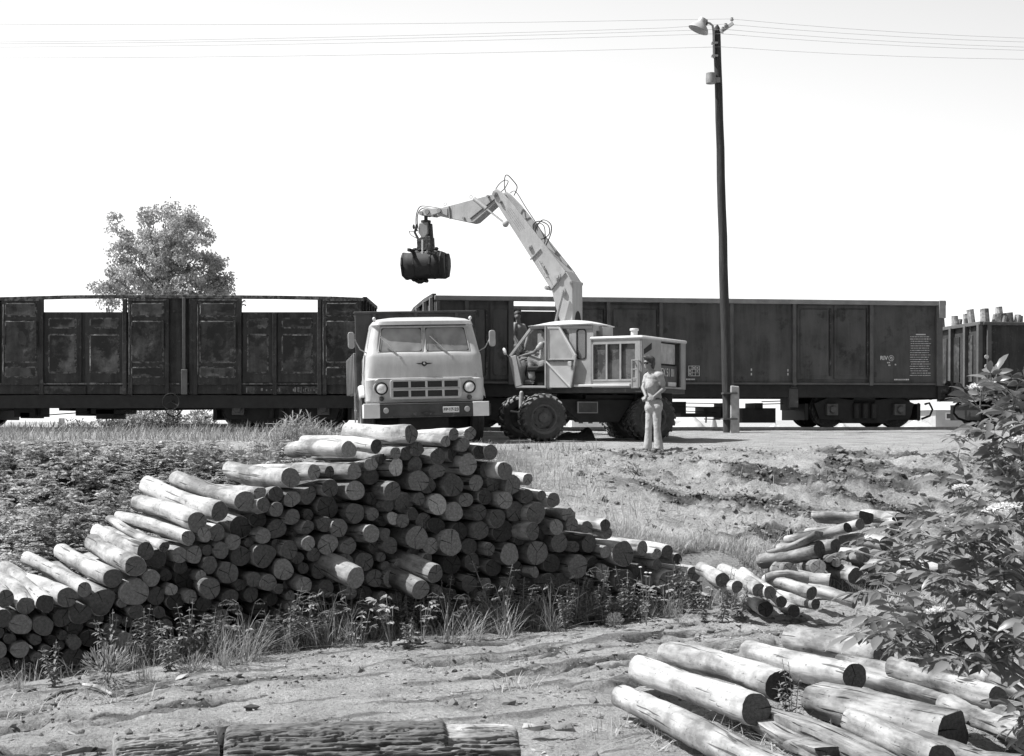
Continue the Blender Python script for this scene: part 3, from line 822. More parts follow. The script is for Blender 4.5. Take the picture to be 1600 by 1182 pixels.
for a in (
    (1129, 907, 1096, 889, 12, .52, .58, 'thick dark ended log lying uppermost at the pile end, left of its loose logs'),
    (1152, 917, 1108, 897, 10, .46, .5, 'thin log just right of the uppermost loose log at the pile end'),
    (1185, 923, 1128, 890, 11, .40, .5, 'pale cracked log whose end faces the gap before the twin ends'),
    (1203, 927, 1160, 896, 10, .38, .46, 'narrow dark end touching the right side of the pale cracked log'),
    (1221, 941, 1190, 925, 9, .24, .26, 'short low log with a dark end under the narrow twin ends'),
    (1269, 927, 1198, 906, 11, .38, .46, 'long pale log pointing right with a dark round end, highest of the right ones'),
    (1274, 945, 1215, 930, 9, .20, .2, 'pale log flat on the earth under the long pale one'),
    (1336, 943, 1262, 921, 10, .16, .28, 'longest pale log reaching farthest right over the trampled earth'),
    (1263, 903, 1196, 903, 7, .5, .5, 'thin log lying crosswise behind the long pale log'),
    (1297, 907, 1245, 900, 10, .3, .34, 'stubby log with a dark end between the two stacks'),
    (1196, 952, 1150, 925, 12, .12, .12, 'dark lowest log resting on the ground below the twin ends'),
    (1240, 955, 1190, 925, 10, .1, .1, 'half hidden log on the ground beneath the flat pale one'),
):
    lay('log', *a[:7], (S1, E1), a[7], g)
g = 'logs in the small stack behind the elder bush'
def lay2(fx, fy, bx_, by_, r, D, dd, label, mats=(S2, E1), flat=None, lump=.1):
    return lay('log', fx, fy, bx_, by_, r, 0, 0, mats, label, g, Df=D, Db=D + dd, flat=flat, lump=lump)
lay2(1282, 859, 1191, 878, 13, 18.2, .9, 'ragged pale log with a tall dark end, front middle of the small stack')
lay2(1306, 853, 1220, 858, 12, 18.5, .9, 'log with a lit side just behind the ragged one')
lay2(1325, 826, 1230, 846, 9, 18.9, 1.0, 'thin log on the upper layer with a small round end')
lay2(1344, 819, 1262, 833, 9, 19.2, 1.0, 'thin dark ended log lying highest on the right of the small stack')
lay2(1356, 806, 1279, 806, 15, 19.6, .9, 'thick split pale log across the top of the small stack', (S1, E1), flat=.3)
lay2(1402, 812, 1345, 806, 11, 19.8, .9, 'pale log end showing right of the thick split log', (S1, E1))
lay2(1280, 832, 1205, 862, 9, 18.1, .9, 'wedge shaped split log leaning on the left of the small stack', (S2, E2), flat=.1)
lay2(1234, 890, 1208, 888, 12, 17.9, 1.6, 'short round grey end at the bottom left of the small stack', (S2, E2))
lay2(1280, 888, 1256, 886, 13, 17.9, 1.6, 'broad grey end on the bottom layer beside the short one', (S2, E2))
lay2(1295, 873, 1270, 870, 6, 18.0, 1.6, 'very thin round end tucked between two bigger logs', (S2, E2))
lay2(1308, 879, 1285, 876, 7, 18.0, 1.6, 'thin round end right of the very thin one', (S2, E2))
lay2(1336, 902, 1290, 893, 13, 17.7, 1.3, 'dark ended log at the bottom right of the small stack, under the elder leaves')
lay2(1350, 868, 1300, 860, 12, 18.2, 1.3, 'shaded log behind the hanging elder leaves')
lay2(1385, 850, 1320, 842, 12, 18.8, 1.0, 'shaded log farther right behind the elder')
lay2(1395, 885, 1340, 878, 12, 18.2, 1.0, 'lower shaded log at the right end of the small stack')
lay2(1420, 905, 1370, 898, 11, 18.0, 1.0, 'pale stub beyond the elder leaves at the far right of the small stack', (S1, E2))
lay2(1475, 885, 1400, 880, 12, 18.4, .8, 'log seen in the gap between elder leaves', (S1, E2))

g = 'big logs lying on the lower track at the right'
W1 = woodside('big_log_wood', .50, .22, .35)
W2 = woodside('split_log_wood', .36, .35, .6)
def big(fx, fy, bx_, by_, r, zf, zb, label, mats=(W1, E1), **k):
    o = lay('log', fx, fy, bx_, by_, r, zf, zb, mats, label, g, seg=32, rings=16, **k); return o
big(1219, 1072, 1045, 1022, 25, .30, .26, 'big smooth log with a black round end and a long crack')
big(1184, 1108, 1002, 1046, 26, .20, .18, 'big smooth log left of the black ended one, its end half buried')
big(1205, 1208, 974, 1088, 28, .14, .14, 'big log nearest the camera among the pale ones, running out of the picture')
big(1336, 1056, 1172, 1017, 24, .24, .20, 'big pale log behind the black ended one')
big(1382, 1020, 1236, 996, 23, .22, .2, 'big pale log lying farthest back, its end under the elder')
big(1492, 1140, 1275, 1090, 36, .17, .15, 'thick half log with a wide dark end in the lower right corner', (W2, E1), flat=.75, lump=.1)
big(1592, 1112, 1345, 1052, 26, .18, .14, 'long split log with bark scraps behind the thick half log', (W2, E1), flat=.3, lump=.12)
big(1565, 1058, 1470, 1030, 22, .2, .16, 'smooth pale log below the hanging elder leaves', (W1, E1))
big(1420, 1215, 1200, 1112, 34, .12, .1, 'split slab with a pointed left end in front of the half log', (W2, E2), flat=.2, lump=.14)
big(1300, 1222, 1118, 1142, 24, .12, .1, 'thin slab with a sharp shaded left tip by the bottom edge', (W2, E2), flat=.0, lump=.1)
big(1290, 1175, 1178, 1118, 22, .12, .1, 'rough chunk with peeling surface between two slabs', (W2, E2), flat=.3, lump=.16)
big(1560, 1090, 1395, 1042, 17, .30, .26, 'thin cracked log lying on the long split log', (W2, E1), lump=.12)
big(1470, 1190, 1330, 1128, 26, .12, .1, 'weathered round log between the half log and the bottom edge', (W2, E1), lump=.12)
big(1600, 1200, 1440, 1160, 22, .1, .08, 'cracked log low under the half log by the bottom edge', (W2, E2), lump=.14)
big(1352, 1215, 1236, 1160, 20, .1, .1, 'narrow weathered piece between the slab and the rough chunk', (W2, E2), flat=.2, lump=.14)
big(1440, 1068, 1310, 1036, 17, .12, .1, 'thin broken log in the shade behind the half log', (W2, E1), lump=.14)
big(1500, 1020, 1400, 1000, 20, .22, .2, 'pale log under the lowest elder leaves, behind the smooth one', (W1, E1))
big(1610, 1145, 1480, 1098, 19, .3, .24, 'rough log leaning on the dark ones at the right edge', (W2, E1), lump=.13)
big(1640, 1090, 1500, 1042, 24, .2, .16, 'dark sided log at the right edge under the elder', (W2, E1))
big(1640, 1175, 1560, 1120, 30, .18, .14, 'dark log end filling the lower right corner', (W2, E1))

# the big barked trunk at the bottom edge
def bark_trunk(xa=352, xb=808, D0=9.35, r=.275, zc=.06, notch=True, mat=None, label='thick trunk with furrowed bark and a pale hewn notch along the bottom edge', sd=0):
    a = G(xa, 1172, D0 - .1); b_ = G(xb, 1164, D0 + .15)
    a.z = b_.z = .0
    L = (b_ - a).length
    nA, nL = 200, 320
    vs = np.zeros((nL + 1, nA, 3))
    for j in range(nL + 1):
        t = j / nL; y = t * L
        A = np.arange(nA) / nA * 2 * np.pi; A = A + 0.0
        rid = np.abs(fbm(A * 11 + 3 + sd, np.full(nA, y * 3.0) + .5 * np.sin(A * 3), 4) - .5) * 2
        rid2 = fbm(A * 20, np.full(nA, y * 14.), 2)
        rr = r * (1 - .04 * t) * (1 + .05 * np.cos(A * 2 + 1)) - .036 * (1 - np.clip(rid * 5.5, 0, 1)) - .016 * rid2 - .03 * fbm(A * 2, np.full(nA, y * 3.), 2)
        # the notch hewn into the right end
        top = np.clip((np.sin(A) - .35) / .25, 0, 1) * sst(.735, .76, t) * notch
        rr = rr * (1 - .16 * top) * (1 - .16 * abs(2 * t - 1) ** 40)
        vs[j, :, 0] = rr * np.cos(A); vs[j, :, 1] = y; vs[j, :, 2] = rr * np.sin(A)
    v = vs.reshape(-1, 3)
    fs = []; mi = []
    for j in range(nL):
        for k in range(nA):
            k2 = (k + 1) % nA
            fs.append((j * nA + k, j * nA + k2, (j + 1) * nA + k2, (j + 1) * nA + k))
            sinA = math.sin((k + .5) / nA * 2 * math.pi)
            mi.append(1 if (notch and .75 < j / nL and sinA > .5) else 0)
    c0 = len(v); vl = v.tolist() + [[0, 0, 0], [0, L, 0]]
    for k in range(nA):
        k2 = (k + 1) % nA
        fs.append((c0, k2, k)); mi.append(1)
        fs.append((c0 + 1, nL * nA + k, nL * nA + k2)); mi.append(1)
    me = bpy.data.meshes.new('bark_log'); me.from_pydata(vl, [], fs)
    me.materials.append(mat or surf('bark', .14, .6, .95, 16, stretch=(1, .16, 1), bump=1, bscale=26, spots=(.07, .60, 14))); me.materials.append(W1)
    me.polygons.foreach_set('material_index', mi)
    me.polygons.foreach_set('use_smooth', [True] * len(fs))
    o = link_mesh('bark_log', me)
    bm = bmesh.new(); bm.from_mesh(me); bmesh.ops.recalc_face_normals(bm, faces=bm.faces); bm.to_mesh(me); bm.free()
    o.rotation_mode = 'QUATERNION'; o.rotation_quaternion = (b_ - a).normalized().to_track_quat('Y', 'Z')
    o.location = a
    o.location.z = zc
    tag(o, label, 'log')
    if not notch: return
    for nm, x0, x1, z0, sd in (('splinter', 858, 905, 1150, 1), ('splinter', 815, 860, 1150, 2)):
        m_ = MB(); c = G((x0 + x1) / 2, z0 + 15, 10.4); q = random.Random(sd)
        pts = [(q.uniform(-.11, .11), q.uniform(-.05, .05), q.uniform(0, .07)) for _ in range(12)]
        bm = bmesh.new(); [bm.verts.new(p) for p in pts]; bmesh.ops.convex_hull(bm, input=bm.verts)
        me2 = bpy.data.meshes.new('wood_splinter'); bm.to_mesh(me2); bm.free(); me2.materials.append(W1)
        o2 = link_mesh('wood_splinter', me2); o2.location = (c.x, c.y, .02)
        tag(o2, ['pale broken splinter farther right of the thick trunk', 'pale splinter just off the end of the thick trunk'][sd - 1], 'splinter')
bark_trunk()
bark_trunk(178, 338, 9.45, .20, .04, False, surf('pale_bark', .26, .45, .95, 12, stretch=(1, .5, 1), bump=1, bscale=20, spots=(.12, .60, 12)), 'short pale barked log by the bottom edge, left of the thick trunk', 31)
def stump():
    q = random.Random(4)
    m_ = MB(); m_.tube([(0, 0, -.1), (0, 0, .06), (.004, 0, .14), (.006, 0, .19), (.0, 0, .205)], [.072, .070, .062, .045, .012], 14)
    o = m_.build('wooden_stake', W2); c = G(348, 1170, 9.8); o.location = (c.x, c.y, .0)
    tag(o, 'short upright wooden stake between the short barked log and the thick trunk', 'stake')
    for x, y, x2, y2, r, lb in ((130, 1070, 176, 1084, .022, 'pale stick lying in front of the weeds at left'), (196, 1058, 202, 1074, .016, 'small upright chip beside the pale stick'),
                                (70, 1092, 120, 1078, .02, 'dark broken branch on the ground at far left'), (95, 1182, 165, 1168, .025, 'dark stick by the bottom left corner')):
        D1, D2 = CZ * F / (y - HZ), CZ * F / (y2 - HZ)
        a, b_ = G(x, y, D1), G(x2, y2, D2); a.z = hz(a.x, a.y) + .03; b_.z = hz(b_.x, b_.y) + .03
        if 'upright' in lb: b_ = a + Vector((.03, 0, -.1)); a = a + Vector((0, 0, .02))
        m_ = MB(); mid = (a + b_) / 2 + Vector((0, 0, .01))
        m_.tube([a - mid, Vector((0, 0, .012)), b_ - mid], [r * .6, r, r * .5], 8)
        o = m_.build('stick', MT['side1'] if 'dark' not in lb else MT['side3']); o.location = mid
        tag(o, lb, 'stick')
stump()
# ------------------------------------------------------------------ railway wagons
M_ = MT
def pxbox(fr, mb, x0, x1, y0, y1, ya, yb, m=0, ref=0.0):
    """box whose outline on the plane yl=ref is the pixel rectangle, from local depth ya to yb"""
    a = fr.loc(x0, y1, ref); b_ = fr.loc(x1, y0, ref)
    return mb.bx(a.x, b_.x, ya, yb, a.z, b_.z, m)
def wheelset_bogie(root, fr, xc, half, rail_z, name='bogie', mat='black', box_mat='wag_post', yl=.35):
    m = MB(); r = .46
    for s in (-1, 1):      # side frames near and far
        y = yl if s < 0 else yl + 2.0
        m.prism([(xc - half - .45, rail_z + .62), (xc - half - .30, rail_z + .20), (xc - half + .25, rail_z + .18), (xc - .55, rail_z + .1), (xc + .55, rail_z + .1), (xc + half - .25, rail_z + .18),
                 (xc + half + .30, rail_z + .20), (xc + half + .45, rail_z + .62), (xc + half, rail_z + .80), (xc + .4, rail_z + .72), (xc - .4, rail_z + .72), (xc - half, rail_z + .80)], y, y + .10)
        for i in range(3):                               # nest of coil springs under the bolster
            m.cyl((xc - .24 + .24 * i, y - .04, rail_z + .22), (xc - .24 + .24 * i, y - .04, rail_z + .62), .085, n=12)
    m.bx(xc - .3, xc + .3, yl, yl + 2.1, rail_z + .62, rail_z + .86)
    for s in (-1, 1):
        m.bx(xc + s * (half + .62) - .05, xc + s * (half + .62) + .05, yl + .1, yl + 2.0, rail_z + .18, rail_z + .62)   # brake beams
        m.bx(xc + s * (half - .55) - .05, xc + s * (half - .55) + .05, yl + .1, yl + 2.0, rail_z + .2, rail_z + .7)
    b_ = m.build(name, M_[mat], root, bevel=.008)
    for s in (-1, 1):
        for y in (yl + .22, yl + 1.75):
            w = MB()
            w.lathe([(.10, -.06), (.13, -.05), (.38, -.03), (r - .03, -.06), (r, -.06), (r, .05), (r + .03, .07), (r + .03, .09), (r - .03, .09), (.38, .05), (.13, .06), (.10, .06)], (xc + s * half, y, rail_z + r), n=36, closed=True)
            w.cyl((xc + s * half, y - .1, rail_z + r), (xc + s * half, y + .1, rail_z + r), .11, n=14)
            w.build('wheel', M_['dark'], b_)
        a = MB()
        a.box((xc + s * half, yl - .06, rail_z + r), (.30, .18, .30))
        a.cyl((xc + s * half, yl - .15, rail_z + r), (xc + s * half, yl - .24, rail_z + r), .105, .085, n=14)
        a.torus((xc + s * half, yl - .15, rail_z + r), .10, .018, n=14, k=6)
        a.build('axle_box', M_[box_mat], b_, bevel=.012)
    return b_
EDGE = 2
def panel(mb, x0, x1, z0, z1, y, d, m=0, dent=0, seed=0, r=.06):
    """pressed steel panel: a raised rounded field, dented when asked"""
    out = rrect(x0, x1, z0, z1, r); inn = rrect(x0 + .04, x1 - .04, z0 + .04, z1 - .04, r * .7)
    nO = len(out)
    vs = [(p[0], y, p[1]) for p in out] + [(p[0], y - d, p[1]) for p in inn]
    fs = [(i, (i + 1) % nO, nO + (i + 1) % nO, nO + i) for i in range(nO)]
    q = random.Random(seed)
    nx_, nz_ = 9, 12
    mb.add(vs, fs, EDGE if m else m)  # pale worn ring, also painting in the light that panel edges catch
    # dished field
    g_ = []
    px_, pz_ = q.uniform(.25, .75), q.uniform(.3, .7)
    for j in range(nz_ + 1):
        for i in range(nx_ + 1):
            u, w_ = i / nx_, j / nz_
            f = math.exp(-((u - px_) ** 2 + (w_ - pz_) ** 2) * 9)
            e = min(u, 1 - u, w_, 1 - w_) * 8
            g_.append((lerp(x0 + .04, x1 - .04, u), y - d + dent * f * min(1, e) * (1 + .5 * math.sin(u * 9 + w_ * 5)), lerp(z0 + .04, z1 - .04, w_)))
    mb.add(g_, [(j * (nx_ + 1) + i, j * (nx_ + 1) + i + 1, (j + 1) * (nx_ + 1) + i + 1, (j + 1) * (nx_ + 1) + i) for j in range(nz_) for i in range(nx_)], m)

def old_wagon():
    D = 34.6; RZ = 2.17
    Q = (G(568, 600, D).x, D, RZ)
    fr = Frame(Q, 0)
    t = thing('goods_wagon', Q, 0, 'battered old goods wagon with gaps under its top rail, left of the truck', 'wagon', 'railway wagons standing on the track')
    XL = -13.6; W = 2.8
    zf = fr.loc(300, 617).z; zt = fr.loc(300, 464).z; zs = fr.loc(300, 600).z; zl = fr.loc(300, 488).z
    # near side wall between posts, at two heights
    m = MB()
    m.bx(XL, 0, .0, .05, zf + .02, zl)
    for a, b_ in ((-150, 66), (200, 376), (502, 568)):
        pxbox(fr, m, a, b_, 467, 488.5, .0, .05)
    m.build('side_wall', M_['wag_old'], t)
    m = MB(); m.bx(XL, 0, W - .05, W, zf + .02, zl - .02); m.build('far_wall', M_['wag_old'], t)
    m = MB(); m.bx(XL, -.05, .05, W - .05, zf + .02, zf + .08); m.build('floor', M_['dark'], t)
    m = MB()
    pts = [(-150, 470.5), (0, 467.5), (110, 464.5), (200, 463.8), (300, 464), (430, 465), (520, 466.5), (569, 468.5)]
    pv = [fr.loc(a, b_, -.03) for a, b_ in pts]
    for a, b_ in zip(pv, pv[1:]): m.bar(a, b_, .12, .085)
    m.build('top_rail', M_['wag_lite'], t, bevel=.01)
    # end wall with ribs
    m = MB(); m.bx(-.05, 0, .05, W - .05, zf, zt - .06)
    for k in range(5): m.bx(.0, .07, .1 + k * .62, .19 + k * .62, zf, zt - .04)
    m.bx(-.02, .08, 0, W, zt - .09, zt); m.build('end_wall', M_['wag_old'], t, bevel=.01)
    for px in (-146, -60, 66, 196, 205, 262, 300, 306, 375, 430, 500, 508, 562):
        m = MB(); wdt = 3.2
        pxbox(fr, m, px - wdt, px + wdt, 468 if px not in (430, ) else 489, 617, -.09, .0)
        m.build('side_post', M_['wag_old'], t, bevel=.01)
    m = MB(); pxbox(fr, m, 286.5, 291.5, 466, 616, -.13, 0); pxbox(fr, m, 285.5, 295, 578, 617, -.17, -.13); m.build('side_post', M_['wag_post'], t, bevel=.01)
    sd = 0
    # full-height doors with three pressed fields each
    for a, b_ in ((-60, 0), (4, 64), (201, 262), (308, 374), (504, 565)):
        m = MB(); pxbox(fr, m, a, b_, 468, 601, -.07, -.012)
        x0, x1 = fr.x(a) + .07, fr.x(b_) - .07
        for ya, yb, dn in ((473, 496, .01), (501, 568, .035), (573, 591, .015)):
            sd += 1
            za, zb = fr.loc(0, yb).z, fr.loc(0, ya).z
            panel(m, x0, x1, za, zb, -.07, .035, 1, dn, sd)
        d = m.build('side_door', [M_['wag_old'], M_['wag_pan'], M_['wag_lite']], t)
        h = MB(); pxbox(fr, h, b_ - 7, b_ - 4, 503, 545, -.15, -.11); h.build('door_bar', M_['wag_old'], d)
        h = MB(); pxbox(fr, h, a + 4, a + 7, 510, 540, -.15, -.11); h.build('door_bar', M_['wag_old'], d)
        h = MB(); pxbox(fr, h, a + 1, b_ - 1, 468, 471, -.10, -.075); h.build('door_edge', M_['wag_lite'], d)
        h = MB(); q = random.Random(sd)                         # pale scraped rim down one edge
        h.tube([fr.loc(a + 1 + q.uniform(-.4, .4), 476 + i * 10, -.085) for i in range(12)], [q.uniform(.004, .02) for i in range(12)], 5)
        h.build('scraped_edge', M_['smear'], d)
    for a, b_ in ((70, 128), (134, 195), (380, 428), (434, 497)):
        m = MB(); pxbox(fr, m, a, b_, 489, 598, -.04, -.008)
        x0, x1 = fr.x(a) + .1, fr.x(b_) - .12
        for ya, yb, dn in ((497, 514, .01), (522, 584, .02)):
            sd += 1
            panel(m, x0, x1, fr.loc(0, yb).z, fr.loc(0, ya).z, -.04, .03, 1, dn, sd)
        m.build('side_panel', [M_['wag_old'], M_['wag_pan'], M_['wag_lite']], t)
    m = MB(); m.bx(XL, 0, -.06, .0, zs - .02, zs + .02); m.build('floor_rail', M_['wag_lite'], t, bevel=.005)
    m = MB()
    pxbox(fr, m, 384, 500, 604, 616, -.045, -.01); pxbox(fr, m, 55, 135, 604, 616, -.045, -.01); pxbox(fr, m, 188, 202, 604, 616, -.045, -.01)
    m.build('marking_board', M_['wag_pan'], t)
    m = MB(); q = random.Random(3)
    for k in range(26):                                # worn, unreadable chalk marks
        x = q.choice([q.uniform(384, 440), q.uniform(452, 498)]); w_ = q.uniform(.5, 3)
        pxbox(fr, m, x, x + w_, 606 + q.uniform(-1, 3), 612 + q.uniform(-2, 3), -.052, -.048)
    m.build('chalk_mark', M_['smear'], t)
    m = MB(); m.bx(XL, .0, -.02, .12, zf - .33, zf - .02); m.bx(XL, 0, W - .12, W, zf - .3, zf - .02); m.bx(XL, 0, 1.2, 1.6, zf - .32, zf)
    m.bx(-.06, .0, 0, W, zf - .33, zf); m.build('frame', M_['black'], t)
    # hanging gear: tanks, levers, rods
    m = MB()
    for a, b_, c, d in ((22, 55, 634, 652), (32, 46, 645, 654), (118, 142, 630, 650), (136, 195, 636, 647), (150, 178, 640, 655), (92, 110, 634, 642), (195, 262, 634, 640)):
        pxbox(fr, m, a, b_, c, d, .5, 1.6, ref=.5)
    for a, b_, c, d, r in ((0, 642, 24, 640, .02), (58, 650, 140, 644, .015), (58, 637, 92, 636, .03), (180, 641, 400, 638, .03), (118, 655, 126, 668, .012)):
        m.tube([fr.loc(a, b_, .5), fr.loc(c, d, .5)], r, 6)
    m.cyl(fr.loc(60, 648, .7), fr.loc(62, 634, .7), .06, n=10)
    m.build('brake_gear', M_['black'], t)
    m = MB(); c = fr.loc(267, 628, -.25)
    m.torus(c, .20, .012, n=28, k=6)
    for k in range(3): m.tube([c, c + Vector((.2 * math.cos(R(90 + 120 * k)), 0, .2 * math.sin(R(90 + 120 * k))))], .009, 5)
    m.tube([c, c + Vector((0, .6, 0))], .02, 6); m.build('brake_handwheel', M_['wag_pan'], t)
    m = MB(); c2 = fr.loc(271, 638, .2); m.torus(c2, .2, .016, n=28, k=6); m.tube([c2 + Vector((-.17, 0, .1)), c2 + Vector((.17, 0, -.1))], .012, 5); m.build('brake_handwheel', M_['black'], t)
    xc = (fr.x(370, .35) + fr.x(510, .35)) / 2; hf = (fr.x(510, .35) - fr.x(370, .35)) / 2 * .95
    wheelset_bogie(t, fr, xc, hf, 0.0)
    wheelset_bogie(t, fr, XL + 2.6, hf, 0.0)
    for y in (.5, 2.25):
        m = MB(); m.cyl((0, y, 1.03), (.45, y, 1.03), .10, n=14); m.cyl((.45, y, 1.03), (.5, y, 1.03), .22, n=20); m.build('buffer', M_['dark'], t)
old_wagon()

def steel_wagon():
    D = 35.2; RZ = 2.17
    Q = (G(680, 600, D).x, D, RZ)
    fr = Frame(Q, 7.4)
    t = thing('goods_wagon', Q, 7.4, 'long dark steel goods wagon with pale top rail and white lettering, behind the excavator', 'wagon', 'railway wagons standing on the track')
    XR = fr.x(1470); W = 2.85
    zt = fr.loc(680, 462).z; zf = fr.loc(1100, 599).z
    xo0, xo1 = fr.x(801), fr.x(868)                     # the open doorway
    m = MB()
    m.bx(0, xo0, 0, .05, zf, zt - .05); m.bx(xo1, XR, 0, .05, zf, zt - .05)
    m.bx(xo0, xo1, 0, .05, zf, fr.loc(830, 590).z)
    m.build('side_wall', M_['wag_new'], t)
    m = MB(); zfar = fr.loc(830, 487, W).z
    m.bx(0, xo0 + .6, W - .05, W, zf, zt - .05); m.bx(xo1 + 1.2, XR, W - .05, W, zf, zt - .05); m.bx(xo0 + .6, xo1 + 1.2, W - .05, W, zf, zfar)
    m.build('far_wall', M_['wag_new'], t)
    m = MB(); m.bx(0, XR, .05, W - .05, zf, zf + .06); m.build('floor', M_['dark'], t)
    m = MB(); m.bx(-.02, XR + .1, -.12, .07, zt - .12, zt); m.build('top_rail', M_['wag_rail'], t, bevel=.015)
    m = MB(); m.bx(-.02, XR + .1, W - .05, W + .1, zt - .12, zt); m.build('top_rail', M_['wag_rail'], t, bevel=.015)
    # end walls; the left one is bulged outwards
    m = MB()
    ev = [(0, 0.0, zt), (-.16, .8, zt - .06), (-.38, 1.7, zt - .22), (-.45, 2.85, zt - .36)]
    for (a, b_) in zip(ev, ev[1:]):
        m.add([(a[0], a[1], zf), (b_[0], b_[1], zf), (b_[0], b_[1], b_[2]), (a[0], a[1], a[2])], [(0, 1, 2, 3)])
        m.bar((a[0] - .02, a[1], a[2]), (b_[0] - .02, b_[1], b_[2]), .10, .10)
    m.build('end_wall', M_['wag_new'], t)
    for y in (.15, .75, 1.35, 1.95, 2.5):
        k = np.interp(y, [e[1] for e in ev], [e[0] for e in ev]); zz = np.interp(y, [e[1] for e in ev], [e[2] for e in ev])
        m = MB(); m.bx(k - .11, k - .01, y - .05, y + .05, zf, zz - .03); m.build('end_post', M_['wag_rail'], t, bevel=.01)
    m = MB(); m.bx(XR - .05, XR, .05, W, zf, zt - .06)
    for k in range(5): m.bx(XR, XR + .08, .1 + k * .62, .2 + k * .62, zf, zt - .05)
    m.build('end_wall', M_['wag_new'], t, bevel=.01)
    for px, w_ in ((684, 3), (729, 3), (798, 4), (871, 4), (950, 3), (1032, 3), (1142, 3), (1240, 3), (1360, 3), (1466, 5)):
        m = MB(); x = fr.x(px); h_ = w_ / 61
        m.bx(x - h_, x + h_, -.10, .0, zf - .05, zt - .10); m.build('side_post', M_['wag_post'], t, bevel=.012)
    m = MB(); m.bx(XR - .10, XR + .08, -.14, .0, zt - .45, zt + .01); m.build('corner_bracket', M_['wag_rail'], t, bevel=.01)
    for px in (735, 765, 921, 980):
        pass
    sd = 50
    for a, b_ in ((732, 762), (766, 797), (874, 946), (953, 1029), (1245, 1298), (1303, 1356)):
        sd += 1
        m = MB(); x0, x1 = fr.x(a), fr.x(b_); za, zb = fr.loc(a, 588).z, fr.loc(a, 482).z
        m.bx(x0, x1, -.035, -.004, za - .08, zb + .08)
        panel(m, x0 + .05, x1 - .05, za, zb, -.035, .03, 0, .02, sd, r=.12)
        d = m.build('side_door', [M_['wag_new']], t)
        h = MB(); h.bx(x1 - .05, x1 - .01, -.08, -.04, za, zb); h.build('door_bar', M_['dark'], d, bevel=.006)
    m = MB(); m.bx(xo0 - .0, xo1, -.06, .0, zf - .02, zf + .05); m.bx(xo1, XR, -.06, 0, zf - .03, zf + .02); m.bx(0, xo0, -.06, 0, zf - .03, zf + .02)
    m.build('floor_rail', M_['wag_post'], t, bevel=.008)
    m = MB(); m.bx(0, XR, .06, .18, zf - .36, zf - .02); m.bx(0, XR, W - .18, W - .06, zf - .36, zf - .02); m.bx(0, XR, 1.2, 1.6, zf - .36, zf)
    m.bx(XR - .08, XR, 0, W, zf - .40, zf - .02); m.build('frame', M_['black'], t)
    m = MB()
    for a, b_, c, d in ((1160, 1212, 638, 661), (1100, 1127, 636, 652), (1050, 1072, 628, 646), (1180, 1192, 630, 641), (1064, 1100, 646, 652), (1130, 1138, 630, 655), (1236, 1246, 613, 641)):
        pxbox(fr, m, a, b_, c, d, .6, 1.5, ref=.6)
    for a, b_, c, d, r in ((1060, 630, 1128, 631, .012), (1058, 636, 1126, 637, .014), (1054, 642, 1120, 645, .012), (1100, 655, 1126, 656, .014), (1104, 640, 1103, 661, .02), (1190, 628, 1220, 627, .014), (1188, 632, 1224, 631, .014)):
        m.tube([fr.loc(a, b_, .6), fr.loc(c, d, .6)], r, 6)
    m.build('brake_gear', M_['black'], t)
    m = MB(); c = fr.loc(1239, 622, .1); m.box(c, (.26, .12, .5)); m.cyl(c + Vector((0, 0, .25)), c + Vector((0, 0, .4)), .12, .05, n=12); m.build('coupling_tank', M_['chassis'], t, bevel=.02)
    xc = (fr.x(1298, .35) + fr.x(1403, .35)) / 2; hf = (fr.x(1403, .35) - fr.x(1298, .35)) / 2
    wheelset_bogie(t, fr, xc, hf, -.0)
    wheelset_bogie(t, fr, 2.2, hf, 0.0)
    for xe, s in ((XR, 1), (0, -1)):
        for y in (.5, 2.3):
            m = MB(); m.cyl((xe, y, 1.0), (xe + s * .42, y, 1.0), .11, n=14); m.cyl((xe + s * .42, y, 1.0), (xe + s * .47, y, 1.0), .23, n=20); m.build('buffer', M_['dark'], t)
    m = MB()
    for a in (((1445, 632), (1452, 630), (1457, 640), (1453, 650), (1440, 655)), ((1435, 630), (1436, 645), (1435, 658))):
        m.tube([fr.loc(p[0], p[1], 1.2) for p in a], .03, 8)
    m.tube([(XR, 1.4, .95), (XR + .5, 1.4, .85), (XR + .6, 1.4, .75)], .05, 8); m.bx(XR + .1, XR + .75, 1.3, 1.5, .78, .86)
    m.build('coupling', M_['black'], t)
    # lettering
    mk = M_['mark']
    def board(px0, px1, py0, py1, th=.012):
        a = fr.loc(px0, py1); b_ = fr.loc(px1, py0)
        mm = MB(); mm.ring([(a.x, a.z), (b_.x, a.z), (b_.x, b_.z), (a.x, b_.z)], [(a.x + th, a.z + th), (b_.x - th, a.z + th), (b_.x - th, b_.z - th), (a.x + th, b_.z - th)], -.012, -.002); return mm, a, b_
    mm, a, b_ = board(1075.5, 1093, 572, 588)
    for u in (.33, .62): x = lerp(a.x, b_.x, u); mm.bx(x - .005, x + .005, -.012, -.002, a.z, b_.z)
    for u in (.32, .66): z = lerp(a.z, b_.z, u); mm.bx(a.x, b_.x, -.013, -.003, z - .005, z + .005)
    for (u, w_) in ((.15, .5), (.5, .8), (.8, .5), (.15, .2), (.8, .8)): mm.bx(lerp(a.x, b_.x, u) - .02, lerp(a.x, b_.x, u) + .02, -.012, -.002, lerp(a.z, b_.z, w_) - .015, lerp(a.z, b_.z, w_) + .015)
    mm.build('data_panel', mk, t)
    c = fr.loc(1381, 560); text_part('RIV', .145, mk, t, (c.x, -.006, c.z), name='rail_mark', off=.004)
    c = fr.loc(1392.5, 560); text_part('PJ', .09, mk, t, (c.x, -.006, c.z), name='rail_mark', off=.002)
    mm = MB(); mm.torus((c.x, -.006, c.z), .07, .007, n=24, k=4); mm.build('mark_circle', mk, t)
    mm = MB(); q = random.Random(9)
